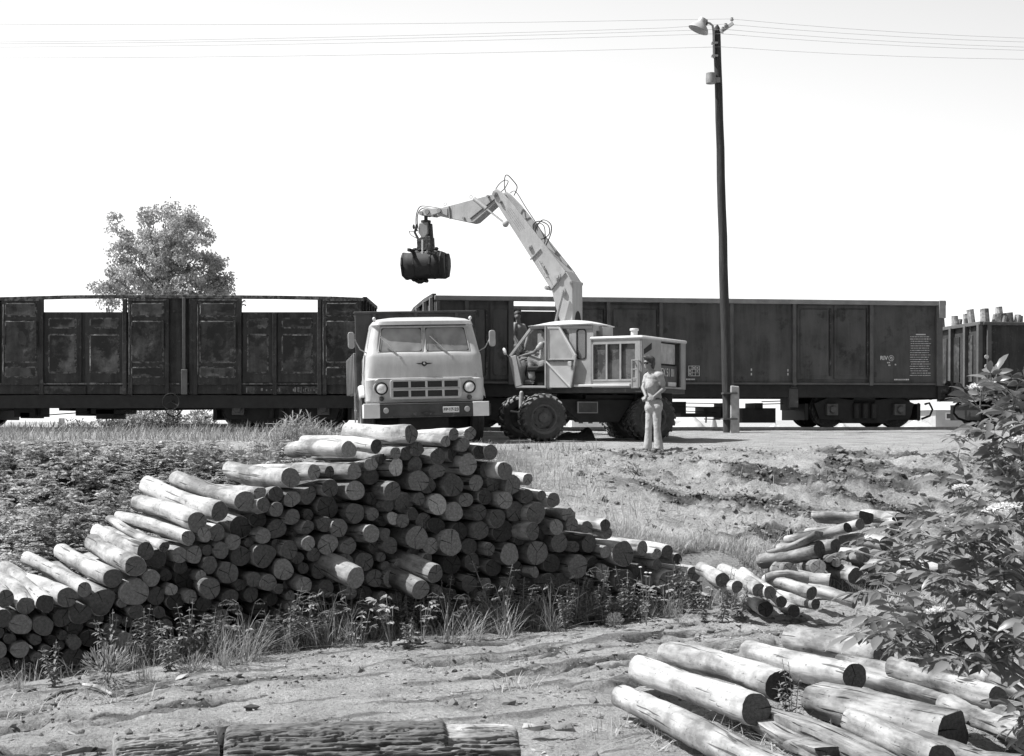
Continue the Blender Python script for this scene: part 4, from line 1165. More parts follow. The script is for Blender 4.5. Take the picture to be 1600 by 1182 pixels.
    for i in range(19):                                  # worn block of small print: only strokes remain
        py = 523 + i * 3.55
        if i == 0: segs = [(1431, 1446)]
        else:
            x = 1422 + q.uniform(-.5, 1.5); segs = []
            while x < 1453 - q.uniform(0, 4):
                w_ = q.uniform(1.0, 5); segs.append((x, x + w_)); x += w_ + q.uniform(.5, 1.1)
        for s0, s1 in segs:
            h_ = .028 if i == 0 else q.uniform(.010, .018)
            c0, c1 = fr.loc(s0, py), fr.loc(s1, py)
            mm.bx(c0.x, c1.x, -.008, -.002, c0.z - h_ / 2, c0.z + h_ / 2)
    for s0, s1, py in ((1386, 1389, 567), (1388, 1391, 571), (1398, 1399.5, 570), (1397, 1418, 593.5), (1072, 1086, 593)):
        x = s0
        while x < s1: 
            w_ = q.uniform(.8, 2.4); c0, c1 = fr.loc(x, py), fr.loc(x + w_, py); mm.bx(c0.x, c1.x, -.008, -.002, c0.z - .018, c0.z + .018); x += w_ + .6
    for px, py in ((1174, 578), (1174, 585), (1231, 579), (1231, 585)): c = fr.loc(px, py); mm.bx(c.x - .015, c.x + .015, -.008, -.002, c.z - .03, c.z + .03)
    mm.build('small_print', mk, t)
    return fr, t
SW_fr, SW = steel_wagon()

def low_wagon():
    D = 38.5; RZ = 2.17
    Q = (G(1535, 600, D).x, D, RZ)
    fr = Frame(Q, 8)
    t = thing('goods_wagon', Q, 8, 'lower dark wagon at the right edge loaded with upright timber', 'wagon', 'railway wagons standing on the track')
    XR = 9.0; W = 2.85; zt = fr.loc(1535, 505).z; zf = fr.loc(1535, 605).z
    m = MB(); m.bx(0, XR, 0, .05, zf, zt); m.build('side_wall', M_['wag_old'], t)
    m = MB(); m.bx(0, XR, W - .05, W, zf, zt); m.build('far_wall', M_['wag_old'], t)
    m = MB(); m.bx(0, XR, .05, W - .05, zf, zf + .06); m.build('floor', M_['dark'], t)
    m = MB(); m.bx(0, .05, .05, W - .05, zf, zt)
    for y in (.55, 1.35, 2.15):
        panel_y = MB()
        m.bx(-.03, 0, y - .0, y + .45, zf + .15, zt - .3, 1)
    m.build('end_wall', [M_['wag_old'], M_['wag_pan']], t, bevel=.01)
    for y in (.04, .85, 1.75, 2.75):
        m = MB(); m.bx(-.13, .0, y - .06, y + .06, zf, zt - .03); m.build('end_post', M_['wag_post'], t, bevel=.01)
    m = MB(); m.bx(-.1, .1, -.05, W + .05, zt - .06, zt + .04); m.bx(0, XR, -.1, .06, zt - .06, zt + .03); m.build('top_rail', M_['wag_post'], t, bevel=.01)
    for k in range(6): m = MB(); m.bx(.1 + k * 1.4, .22 + k * 1.4, -.1, 0, zf, zt - .05); m.build('side_post', M_['wag_post'], t, bevel=.01)
    m = MB(); c = fr.loc(1541, 558, -.1); 
    for pz in (558, 573): c = fr.loc(1541, pz, -.1); m.lathe([(.0, 0), (.06, 0), (.06, .02), (0, .02)], c + Vector((0, -.03, 0)), n=14)
    m.build('signal_disc', M_['mark'], t)
    m = MB(); m.bx(0, XR, .06, .18, zf - .36, zf - .02); m.bx(0, XR, W - .18, W - .06, zf - .36, zf); m.bx(0, .1, 0, W, zf - .36, zf); m.build('frame', M_['black'], t)
    wheelset_bogie(t, fr, 1.75, .9, 0.0)
    for y in (.5, 2.3):
        m = MB(); m.cyl((0, y, 1.0), (-.42, y, 1.0), .11, n=14); m.cyl((-.42, y, 1.0), (-.47, y, 1.0), .23, n=20); m.build('buffer', M_['dark'], t)
    m = MB(); m.tube([fr.loc(p[0], p[1], 1.2) for p in ((1500, 628), (1491, 636), (1490, 646), (1497, 654), (1508, 658))], .035, 8); m.tube([(-.6, 1.4, .75), (0, 1.4, .9)], .05, 8); m.build('coupling', M_['black'], t)
    # upright timbers
    q = random.Random(8)
    spots = [(1471, 486, 5), (1481, 493, 4), (1492, 494, 5), (1501, 494, 5), (1510, 491, 5), (1519, 494, 4.5), (1532, 484, 5), (1544, 483, 6.5), (1558, 491, 7), (1572, 480, 5.5), (1586, 489, 7), (1595, 484, 5), (1607, 490, 6), (1619, 486, 6), (1630, 490, 6)]
    names = ['palest short post at the left end of the load', 'thin pale post, second from the left of the load', 'leaning post right of the two leftmost ones', 'post in the low dip of the load', 'broader post rising from the dip',
             'thin post left of the raised corner hook', 'wide post leaning left by the wagon corner', 'light squared post just right of the wagon corner', 'broad low post right of the squared one', 'tallest narrow post of the load',
             'broad post right of the tallest one', 'post with its top level with the second tallest, near the photo edge', 'post cut by the right edge of the photo', 'post beyond the edge post', 'last post at the far right']
    extra = [(1476, 497, 4), (1487, 499, 4), (1497, 500, 4), (1506, 499, 4), (1514, 498, 4), (1525, 495, 4.5), (1538, 492, 4.5), (1551, 494, 4), (1565, 490, 4.5), (1579, 492, 4.5), (1590, 494, 4), (1601, 492, 4.5), (1613, 493, 4), (1625, 492, 4)]
    names += [f'low post wedged among taller ones, {ordinal(i + 1)} low one from the left of the load' for i in range(len(extra))]
    for i, (px, py, w_) in enumerate(spots + extra):
        yl = .4
        if px < 1552:
            yl = min((k_ * .05 for k_ in range(6, 55)), key=lambda y_: abs(fr.x(px, y_) - .28))
        c = fr.loc(px, py, yl); r = w_ / 58 * 1.15
        m = MB(); zb = zf + .1
        lean = q.uniform(-.06, .06)
        pts = [(lean * k, q.uniform(-.01, .01), lerp(zb - c.z, 0, k / 6)) for k in range(7)]
        m.tube(pts, [r * q.uniform(.92, 1.05) for _ in pts], 9)
        o = m.build('timber_post', M_['side2'] if i % 3 else M_['side1'])
        wp = Vector((fr.Q.x + fr.c * c.x - fr.s * c.y, fr.Q.y + fr.s * c.x + fr.c * c.y, fr.Q.z + c.z)); o.location = wp; o.location.z = wp.z
        tag(o, names[i], 'post', 'upright timbers loaded on the low wagon')
low_wagon()

# track: ballast edge, sleepers hidden in it, two rails
m = MB()
for y in (34.95, 36.45): m.bx(-40, -2.5, y - .035, y + .035, 2.03, 2.17)
t = thing('railway_track', (0, 0, 0), 0, 'two worn rails on low sleepers under the wagons', 'track'); t['kind'] = 'structure'
del t['category']
m.build('rail', M_['steel'], t)
m = MB()
for k in range(2):
    n_ = Vector((-.129, .991, 0)); e_ = Vector((.991, .129, 0)); q0 = Vector((-1.92, 35.2, 2.1)) + n_ * (.6 + 1.5 * k)
    m.bar(q0 - e_ * .6, q0 + e_ * 40, .07, .14)
m.build('rail', M_['steel'], t)
m = MB()
for i in range(60): m.bx(-38 + i * .62, -37.75 + i * .62, 34.4, 37.0, 2.0, 2.06)
for i in range(60):
    c = Vector((-1.5, 35.2 + 1.3, 2.06)) + Vector((.991, .129, 0)) * (.62 * i); m.box(c, (.25, 2.5, .08), 0, Matrix.Rotation(R(7.4), 3, 'Z'))
m.build('sleepers', M_['wag_old'], t)
# ------------------------------------------------------------------ tipper truck
def road_tyre(root, c, r, w, name='wheel', tyre='rubber', rim='rimg', out=-1, hub=True):
    """wheel with its axle along local x; out = which side shows the dished rim"""
    h = thing_part(name, root, c)
    m = MB(); ri = r * .56
    pr = [(ri, -.42), (r * .78, -.5), (r * .93, -.46), (r * .985, -.38), (r, -.2), (r, .2), (r * .985, .38), (r * .93, .46), (r * .78, .5), (ri, .42)]
    m.lathe([(a, b_ * w) for a, b_ in pr], (0, 0, 0), 'x', 48, closed=True)
    for k in range(4):            # tread grooves as ribs standing proud
        x = (-.3 + .2 * k) * w
        m.lathe([(r - .005, x - .05 * w), (r + .012, x - .045 * w), (r + .012, x + .045 * w), (r - .005, x + .05 * w)], (0, 0, 0), 'x', 48)
    m.build('tyre', M_[tyre], h)
    m = MB(); s = out
    m.lathe([(ri + .02, .42 * w * s), (ri - .02, .44 * w * s), (ri - .03, .30 * w * s), (ri * .75, .10 * w * s), (ri * .35, .12 * w * s), (ri * .33, .34 * w * s), (.02, .36 * w * s)], (0, 0, 0), 'x', 32)
    for k in range(5):
        a = 2 * math.pi * k / 5
        m.cyl((.10 * w * s, ri * .55 * math.cos(a), ri * .55 * math.sin(a)), (.2 * w * s, ri * .55 * math.cos(a), ri * .55 * math.sin(a)), .03, n=8)
    m.build('rim', M_[rim], h)
    return h
def thing_part(name, parent, loc):
    o = bpy.data.objects.new(name, None); C.objects.link(o); o.parent = parent; o.location = loc; o.empty_display_size = .1
    return o
def truck():
    D = 28.9
    Q = Vector((G(667, 600, D).x, D, 1.853))
    t = thing('tipper_truck', Q, 9, 'light painted forward control tipper truck seen from the front behind the log pile', 'truck')
    t.rotation_euler = (0, R(-1.4), R(9))
    P = M_['paint']
    # cab shell as a loft of horizontal sections with window openings left out
    #        z    half  yfront radius bow
    S = [(.86, 1.19, .05, .16), (.90, 1.215, .03, .16), (1.10, 1.225, .015, .17), (1.33, 1.23, .0, .17), (1.365, 1.225, .035, .18), (1.6, 1.215, .05, .2), (1.80, 1.20, .07, .2), (1.865, 1.185, .09, .19),
         (1.90, 1.165, .115, .17), (2.15, 1.115, .20, .16), (2.41, 1.06, .285, .15), (2.445, 1.05, .25, .16), (2.47, 1.055, .21, .17), (2.54, 1.03, .22, .22), (2.60, .93, .33, .3), (2.64, .72, .55, .3), (2.655, .4, .8, .3)]
    cols_ = [-1, -.955, -.72, -.48, -.25, -.035, .035, .25, .48, .72, .955, 1]
    def section(z, hw, yf, r):
        fw = hw - r; pts = []
        yb = 1.55
        pts.append((-hw, yb, z)); pts.append((-hw, .8, z))
        for i in range(6):
            a = R(180 + 90 * i / 5)          # left side round to front
            pts.append((-fw + r * math.cos(a), yf + r + r * math.sin(a), z))
        for c in cols_[1:-1]: pts.append((fw * c, yf - .035 * (1 - c * c), z))
        for i in range(6):
            a = R(270 + 90 * i / 5)
            pts.append((fw + r * math.cos(a), yf + r + r * math.sin(a), z))
        pts.append((hw, .8, z)); pts.append((hw, yb, z))
        return pts
    secs = [section(*s) for s in S]
    n = len(secs[0])
    m = MB(); vs = [p for s in secs for p in s]; fs = []
    # index of front columns: 2 + 5 is the last arc point (col -1), then interior columns
    c0 = 7
    wcols_l = range(c0 + 1, c0 + 5); wcols_r = range(c0 + 6, c0 + 10)
    for j in range(len(secs) - 1):
        for i in range(n - 1):
            if j in (8, 9) and (i in wcols_l or i in wcols_r): continue
            if j in (8, 9) and (i == 1 or i == n - 3): continue         # door windows
            if j in (8, 9) and (i == 0 or i == n - 2) : pass
            fs.append((j * n + i, j * n + i + 1, (j + 1) * n + i + 1, (j + 1) * n + i))
    fs.append(tuple((len(secs) - 1) * n + i for i in range(n)))
    fs.append(tuple(range(n - 1, -1, -1)))
    m.add(vs, fs)
    cab = m.build('cab', P, t, angle=30)
    sl = cab.modifiers.new('sheet', 'SOLIDIFY'); sl.thickness = .025; sl.offset = -1
    # back wall with a rear window
    m = MB(); m.ring([(-1.19, .9), (1.19, .9), (1.03, 2.5), (-1.03, 2.5)], [(-.45, 1.98), (.55, 1.98), (.55, 2.36), (-.45, 2.36)], 1.5, 1.54); m.build('cab_back', M_['inner'], t)
    # windscreen panes and rubber
    def wx(c, z):
        for a, b_ in zip(S, S[1:]):
            if a[0] <= z <= b_[0]:
                k = (z - a[0]) / (b_[0] - a[0]); hw, yf, r = [lerp(a[q], b_[q], k) for q in (1, 2, 3)]
                return ((hw - r) * c, yf - .035 * (1 - c * c), z)
    for sd in (-1, 1):
        mm = MB(); nu, nv = 8, 4
        g_ = [Vector(wx(sd * lerp(.045, .95, i / nu), lerp(1.895, 2.415, j / nv))) + Vector((0, .012, 0)) for j in range(nv + 1) for i in range(nu + 1)]
        mm.add(g_, [(j * (nu + 1) + i, j * (nu + 1) + i + 1, (j + 1) * (nu + 1) + i + 1, (j + 1) * (nu + 1) + i) for j in range(nv) for i in range(nu)])
        pn = mm.build('windscreen_pane', M_['wind'], t)
        # gasket: rounded inner outline and square outer one
        inn = rrect(.075, .925, 1.925, 2.385, .07, 6) if False else None
        k = 7; inner = []; outer = []
        for (cx_, cz_, a0) in ((.93 - .07, 2.395 - .07, 0), (.06 + .06, 2.395 - .07, 90), (.06 + .06, 1.915 + .07, 180), (.93 - .07, 1.915 + .07, 270)):
            for i in range(k):
                a = R(a0 + 90 * i / (k - 1))
                inner.append((cx_ + .07 * math.cos(a), cz_ + .07 * math.sin(a)))
                ox = (.965 if math.cos(a) > .01 or a0 in (0, 270) else .03) if a0 in (0, 270) else .03
                oz = 2.42 if a0 in (0, 90) else 1.89
                outer.append((ox, oz))
        mm = MB(); vs_ = []
        for (a, z) in inner: vs_.append(Vector(wx(sd * a, z)) + Vector((0, -.006, 0)))
        for (a, z), (a2, z2) in zip(inner, outer):
            dx, dz = a2 - a, z2 - z; L_ = math.hypot(dx, dz) or 1
            q_ = min(1, .030 / L_); vs_.append(Vector(wx(sd * (a + dx * q_), z + dz * q_)) + Vector((0, -.012, 0)))
        for (a2, z2) in outer: vs_.append(Vector(wx(sd * a2, z2)) + Vector((0, -.004, 0)))
        nn = len(inner)
        mm.add(vs_[:2 * nn], [(i, (i + 1) % nn, nn + (i + 1) % nn, nn + i) for i in range(nn)], 0)
        mm.add(vs_[nn:], [(i, (i + 1) % nn, nn + (i + 1) % nn, nn + i) for i in range(nn)], 1)
        mm.build('windscreen_seal', [M_['black'], P], pn)
        # side window
        mm = MB(); x = sd
        mm.add([(x * 1.15, .36, 1.91), (x * 1.15, .79, 1.91), (x * 1.055, .79, 2.40), (x * 1.055, .45, 2.40)], [(0, 1, 2, 3)]); mm.build('side_window', M_['wind'], t)
        # door seam, handle
        mm = MB(); mm.tube([(x * 1.222, .38, .95), (x * 1.232, .38, 1.5), (x * 1.205, .38, 1.86)], .008, 5); mm.tube([(x * 1.222, 1.3, .95), (x * 1.232, 1.3, 1.5), (x * 1.19, 1.3, 1.86)], .008, 5)
        mm.bx(x * 1.235, x * 1.26, 1.1, 1.25, 1.52, 1.55); mm.build('door_seam', M_['black'], t)
    # seats, steering wheel
    for sx in (-.6, .55):
        m = MB(); m.box((sx, .95, 1.35), (.55, .5, .2)); m.box((sx, 1.22, 1.75), (.5, .14, .6), rot=Matrix.Rotation(R(-8), 3, 'X')); m.build('seat', M_['chassis'], t, bevel=.05)
    m = MB(); pts = [(.5 + .24 * math.cos(a), .55 + .1 * math.sin(a), 1.86 + .2 * math.sin(a)) for a in [2 * math.pi * i / 24 for i in range(25)]]
    m.tube(pts, .015, 6, caps=False); m.tube([(.5, .55, 1.86), (.5, .4, 1.5)], .02, 6); m.tube([pts[0], (.5, .55, 1.86), pts[12]], .012, 5); m.build('steering_wheel', M_['black'], t)
    m = MB(); m.bx(-1.1, 1.1, .28, .5, 1.72, 1.84); m.bx(-1.15, 1.15, .3, 1.5, .95, 1.0); m.build('dashboard', M_['chassis'], t, bevel=.03)
    # roof lip and crease on the front
    m = MB(); m.tube([Vector(wx(c, 2.448)) + Vector((0, -.012, 0)) for c in [-1 + .1 * i for i in range(21)]], .012, 6); m.build('roof_gutter', M_['black'], t)
    m = MB()
    pts = [(-1.14, .11, 1.20), (-1.10, .04, 1.26), (-1.02, -.0, 1.31)] + [(.95 * c, -.036 * (1 - c * c) - .003, 1.35) for c in [-1 + .1 * i for i in range(21)]] + [(1.02, -.0, 1.31), (1.10, .04, 1.26), (1.14, .11, 1.20)]
    m.tube(pts, .014, 6); m.build('front_crease', P, t)
    # grille
    m = MB(); nO = None
    gx0, gx1, gz0, gz1 = -.735, .735, .925, 1.335
    out = rrect(gx0, gx1, gz0, gz1, .07); 
    # plate in bands, leaving eight openings
    yb = -.052; yf = -.075
    colsx = [-.66, -.355, -.285, -.005 + .0, .03, .335, .40, .66]
    opens = [(-.665, -.355), (-.305, .0 - .01), (.04, .335), (.385, .665)]
    rows = [(.975, 1.09), (1.175, 1.29)]
    m.ring(out, rrect(gx0 + .055, gx1 - .055, gz0 + .035, gz1 - .03, .035), yf, -.02)
    for a, b_ in ((opens[0][1], opens[1][0]), (opens[1][1], opens[2][0]), (opens[2][1], opens[3][0])):
        m.bx(a, b_, yb - .015, -.03, gz0 + .03, gz1 - .03)
    m.bx(gx0 + .05, gx1 - .05, yb - .017, -.03, 1.10, 1.165)
    for a, b_ in ((gx0 + .05, opens[0][0]), (opens[3][1], gx1 - .05)): m.bx(a, b_, yb - .013, -.03, gz0 + .03, gz1 - .03)
    m.bx(gx0 + .05, gx1 - .05, yb - .011, -.03, gz0 + .03, rows[0][0]); m.bx(gx0 + .05, gx1 - .05, yb - .011, -.03, rows[1][1], gz1 - .025)
    gr = m.build('grille', P, t, bevel=.008)
    m = MB(); m.bx(gx0 + .03, gx1 - .03, -.045, -.032, gz0 + .03, gz1 - .03); m.build('radiator_mesh', M_['board'], gr)
    m = MB(); m.tube([(-.7, yb - .025, 1.135), (.7, yb - .025, 1.135)], .012, 6); m.build('grille_trim', M_['steel'], gr)
    # lamps
    for s in (-1, 1):
        x = s * .905
        m = MB(); m.lathe([(.125, .04), (.135, -.03), (.125, -.045), (.105, -.04)], (x, .01, 1.155), n=32); h = m.build('headlight', M_['black'], t)
        m = MB(); m.lathe([(.106, -.03), (.08, -.055), (.04, -.066), (.001, -.07)], (x, .01, 1.155), n=28); m.build('headlight_glass', M_['lens'], h)
        m = MB(); m.lathe([(.15, .03), (.148, -.01), (.13, -.02)], (x - .02, .012, 1.165), n=32); m.build('lamp_ring', P, h)
        m = MB(); m.lathe([(.05, .03), (.05, -.02), (.03, -.035), (.001, -.04)], (x + .0, .0, .945), n=18); m.build('indicator_lamp', M_['chassis'], t)
        m = MB(); m.lathe([(.058, .03), (.058, -.05), (.052, -.06), (.001, -.065)], (s * .83, -.13, .70), n=20); m.bx(s * .83 - .02, s * .83 + .02, -.14, -.08, .6, .66); m.build('fog_lamp', M_['lamp'], t)
        m = MB(); m.ell((s * 1.0, .33, 2.60), (.035, .035, .04)); m.cyl((s * 1.0, .33, 2.52), (s * 1.0, .33, 2.58), .015, n=8); m.build('marker_lamp', M_['lens'], t)
        # mirrors
        m = MB(); sx = s
        m.tube([(sx * 1.16, .42, 1.90), (sx * 1.30, .36, 1.98), (sx * 1.385, .3, 2.13), (sx * 1.40, .3, 2.19)], .012, 6)
        arm = m.build('mirror', M_['lamp'], t)
        m = MB(); px_ = sx * (1.48 if s < 0 else 1.45)
        m.prism([(px_ + a, 2.165 + b_) for a, b_ in rrect(-.068, .068, -.17, .17, .055)], .27, .31); m.build('mirror_head', M_['lamp'], arm, bevel=.01)
        # wipers
        m = MB(); a0 = Vector((sx * .52 + .16 if s > 0 else -.535, .05, 1.80)); 
        a0 = Vector((-.50 if s < 0 else .56, .045, 1.80)); a1 = Vector((-.88 if s < 0 else .15, .14, 2.20))
        m.tube([a0, a0.lerp(a1, .5) + Vector((0, -.02, 0)), a1], .007, 5); dv = (a1 - a0).normalized()
        m.bar(a0.lerp(a1, .28) + Vector((0, -.0, 0)), a1 + dv * .04, .022, .012); m.cyl(a0 + Vector((0, .04, 0)), a0 + Vector((0, -.02, 0)), .022, n=10); m.build('wiper', M_['chrome'], t)
    # bumper
    m = MB(); pr = [(-1.28, .545), (1.28, .545), (1.28, .845), (-1.28, .845)]
    m.bx(-.95, .95, -.16, -.04, .56, .825); m.bx(-.95, .95, -.175, -.04, .815, .84); m.bx(-.95, .95, -.175, -.04, .55, .575); bmp = m.build('bumper', M_['chassis'], t, bevel=.01)
    for s in (-1, 1):
        m = MB(); m.bx(s * .952, s * 1.285, -.17, -.03, .55, .835); m.bx(s * .952, s * 1.285, -.185, -.03, .815, .848); m.bx(s * 1.245, s * 1.285, -.03, .35, .55, .835); m.build('bumper_end', M_['paint_w'], bmp, bevel=.01)
    m = MB(); m.bx(.33, .665, -.185, -.162, .635, .755); pl = m.build('number_plate', M_['paint_w'], bmp, bevel=.006)
    text_part('FP·17-23', .088, M_['black'], pl, (.497, -.187, .695), name='plate_lettering', off=.0015)
    m = MB(); m.prism([(-.12, .63), (-.06, .60), (.1, .60), (.16, .63), (.16, .65), (-.12, .65)], -.19, -.165); m.build('tow_hook', M_['dark'], bmp)
    # winged emblem
    m = MB()
    m.prism([(-.19, 1.66), (-.07, 1.665), (-.055, 1.69), (.015, 1.69), (.045, 1.665), (.165, 1.66), (.10, 1.64), (.045, 1.635), (.02, 1.61), (-.015, 1.59), (-.05, 1.61), (-.07, 1.635), (-.13, 1.64)], -.02, -.0)
    o = m.build('emblem', M_['dark'], t); o.location = (0, -.005, .0)
    m = MB(); m.ell((-.012, -.025, 1.65), (.022, .012, .02)); m.build('emblem_stud', M_['steel'], o)
    # fenders over the front wheels
    for s in (-1, 1):
        m = MB(); vs_ = []; nseg = 14
        for i in range(nseg + 1):
            a = R(38 + 142 * i / nseg)
            y = 1.15 - .70 * math.cos(a); z = .58 + .70 * math.sin(a)
            for x, dr in ((1.0, 0), (1.28, 0), (1.325, -.03), (1.335, -.10)):
                r_ = .70 + dr
                vs_.append((s * x, 1.15 - r_ * math.cos(a), .56 + r_ * math.sin(a)))
        fs_ = [(i * 4 + k, i * 4 + k + 1, i * 4 + 5 + k, i * 4 + 4 + k) for i in range(nseg) for k in range(3)]
        m.add(vs_, fs_); f = m.build('fender', P, t); so = f.modifiers.new('s', 'SOLIDIFY'); so.thickness = .012
        road_tyre(t, (s * 1.15, 1.15, .56), .56, .30, out=s)
        for x in (1.02, .68):
            road_tyre(t, (s * x, 4.6, .56), .56, .28, out=s)
    m = MB()
    for x in (-.42, .42): m.bx(x - .05, x + .05, .1, 6.4, .68, .92)
    m.bx(-1.0, 1.0, 1.1, 1.22, .5, .62); m.bx(-.9, .9, 4.53, 4.67, .48, .64); m.bx(-.45, .45, .15, .6, .62, .9); m.bx(-.35, .35, .4, 1.5, .45, .9)
    m.bx(-1.1, 1.1, .25, .3, .56, .86); m.ell((0, 4.6, .55), (.25, .22, .22)); m.bx(-1.0, 1.0, 1.05, 1.3, .3, .5); m.bx(-.5, .5, .35, 1.6, .3, .62); m.bx(-.95, .95, 3.8, 4.0, .2, 1.0); m.bx(-.9, .9, 2.6, 2.7, .3, .7); m.build('chassis', M_['black'], t)  # low axle and sump boxes and cross walls added to fill the underside's shade
    # steps and tank on the left, seen past the cab
    m = MB(); m.bx(-1.27, -1.05, 1.9, 2.6, .55, .95); m.build('fuel_tank', M_['chassis'], t, bevel=.05)
    m = MB()
    for z in (.42, .72): m.bx(-1.36, -1.1, 1.95, 2.25, z, z + .03)
    m.bx(-1.36, -1.34, 1.95, 1.98, .4, 1.2); m.bx(-1.36, -1.34, 2.22, 2.25, .4, 1.2); m.build('step', M_['lamp'], t)
    # tipping body
    m = MB(); W = 1.28
    m.bx(-W - .04, W + .04, 1.85, 1.9, 1.2, 2.84); m.bx(-W - .06, W + .06, 1.80, 1.92, 2.82, 2.87)
    for x in (-.9, 0, .9): m.bx(x - .04, x + .04, 1.80, 1.85, 1.2, 2.82)
    m.bx(-W, -W + .05, 1.9, 5.9, 1.15, 1.95); m.bx(W - .05, W, 1.9, 5.9, 1.15, 1.95); m.bx(-W, W, 1.9, 5.9, 1.1, 1.16); m.bx(-W, W, 5.85, 5.9, 1.16, 1.95)
    bd = m.build('tipping_body', M_['wag_new'], t, bevel=.01)
    for k in range(6):
        m = MB(); y = 1.95 + k * .75; m.bx(-W - .09, -W, y, y + .08, 1.12, 1.98); m.bx(W, W + .09, y, y + .08, 1.12, 1.98); m.build('body_rib', M_['wag_rail'], bd, bevel=.008)
truck()

# ------------------------------------------------------------------ loading excavator
def lug_wheel(root, c, ang, r=.52, w=.34):
    """wheel, axle along local y, dished side towards -y"""
    h = thing_part('wheel', root, c); h.rotation_euler = (0, 0, R(ang))
    m = MB(); ri = r * .53
    rb = r - .035
    pr = [(ri, -.40), (rb * .72, -.5), (rb * .9, -.49), (rb * .975, -.40), (rb, -.15), (rb, .15), (rb * .975, .40), (rb * .9, .49), (rb * .72, .5), (ri, .40)]
    m.lathe([(a, b_ * w) for a, b_ in pr], (0, 0, 0), 'y', 56, closed=True)
    nl = 20
    for k in range(nl):
        for s in (-1, 1):
            a0 = 2 * math.pi * (k + (.5 if s > 0 else 0)) / nl
            wid = .105
            vs_ = []
            for (u, rad0, rad1, sh) in ((0.02, rb - .01, r, .16), (.36, rb - .01, r, .05), (.505, rb * .93, r * .965, 0), (.515, rb * .84, rb * .86, 0)):
                for da in (-wid / 2, wid / 2):
                    a = a0 + da + sh * 1.2
                    for rad in (rad0, rad1):
                        vs_.append((rad * math.cos(a), s * u * w, rad * math.sin(a)))
            fs_ = []
            for i in range(3):
                b0 = i * 4; b1 = b0 + 4
                fs_ += [(b0 + 1, b0 + 3, b1 + 3, b1 + 1), (b0, b0 + 1, b1 + 1, b1), (b0 + 2, b1 + 2, b1 + 3, b0 + 3)]
            fs_ += [(0, 2, 3, 1), (12, 13, 15, 14)]
            m.add(vs_, fs_)
    m.build('tyre', M_['tyre'], h, angle=25)
    m = MB(); s = -1
    m.lathe([(ri + .02, .41 * w * s), (ri + .0, .46 * w * s), (ri - .02, .42 * w * s), (ri - .035, .25 * w * s), (ri * .80, .14 * w * s), (ri * .42, .20 * w * s), (ri * .40, .36 * w * s), (ri * .3, .42 * w * s), (.01, .45 * w * s)], (0, 0, 0), 'y', 36)
    for k in range(6):
        a = 2 * math.pi * (k + .3) / 6
        m.cyl((ri * .58 * math.cos(a), .14 * w * s, ri * .58 * math.sin(a)), (ri * .58 * math.cos(a), .25 * w * s, ri * .58 * math.sin(a)), .022, n=6)
    rm = m.build('rim', M_['rim'], h)
    m = MB()
    for k in range(5):
        a = 2 * math.pi * (k + .1) / 5
        pts = [(ri * .86 * math.cos(a + d), .16 * w * s - .03, ri * .86 * math.sin(a + d)) for d in (-.14, 0, .14)]
        m.tube(pts, .022, 6)
    m.build('rim_slot', M_['black'], rm)
    return h

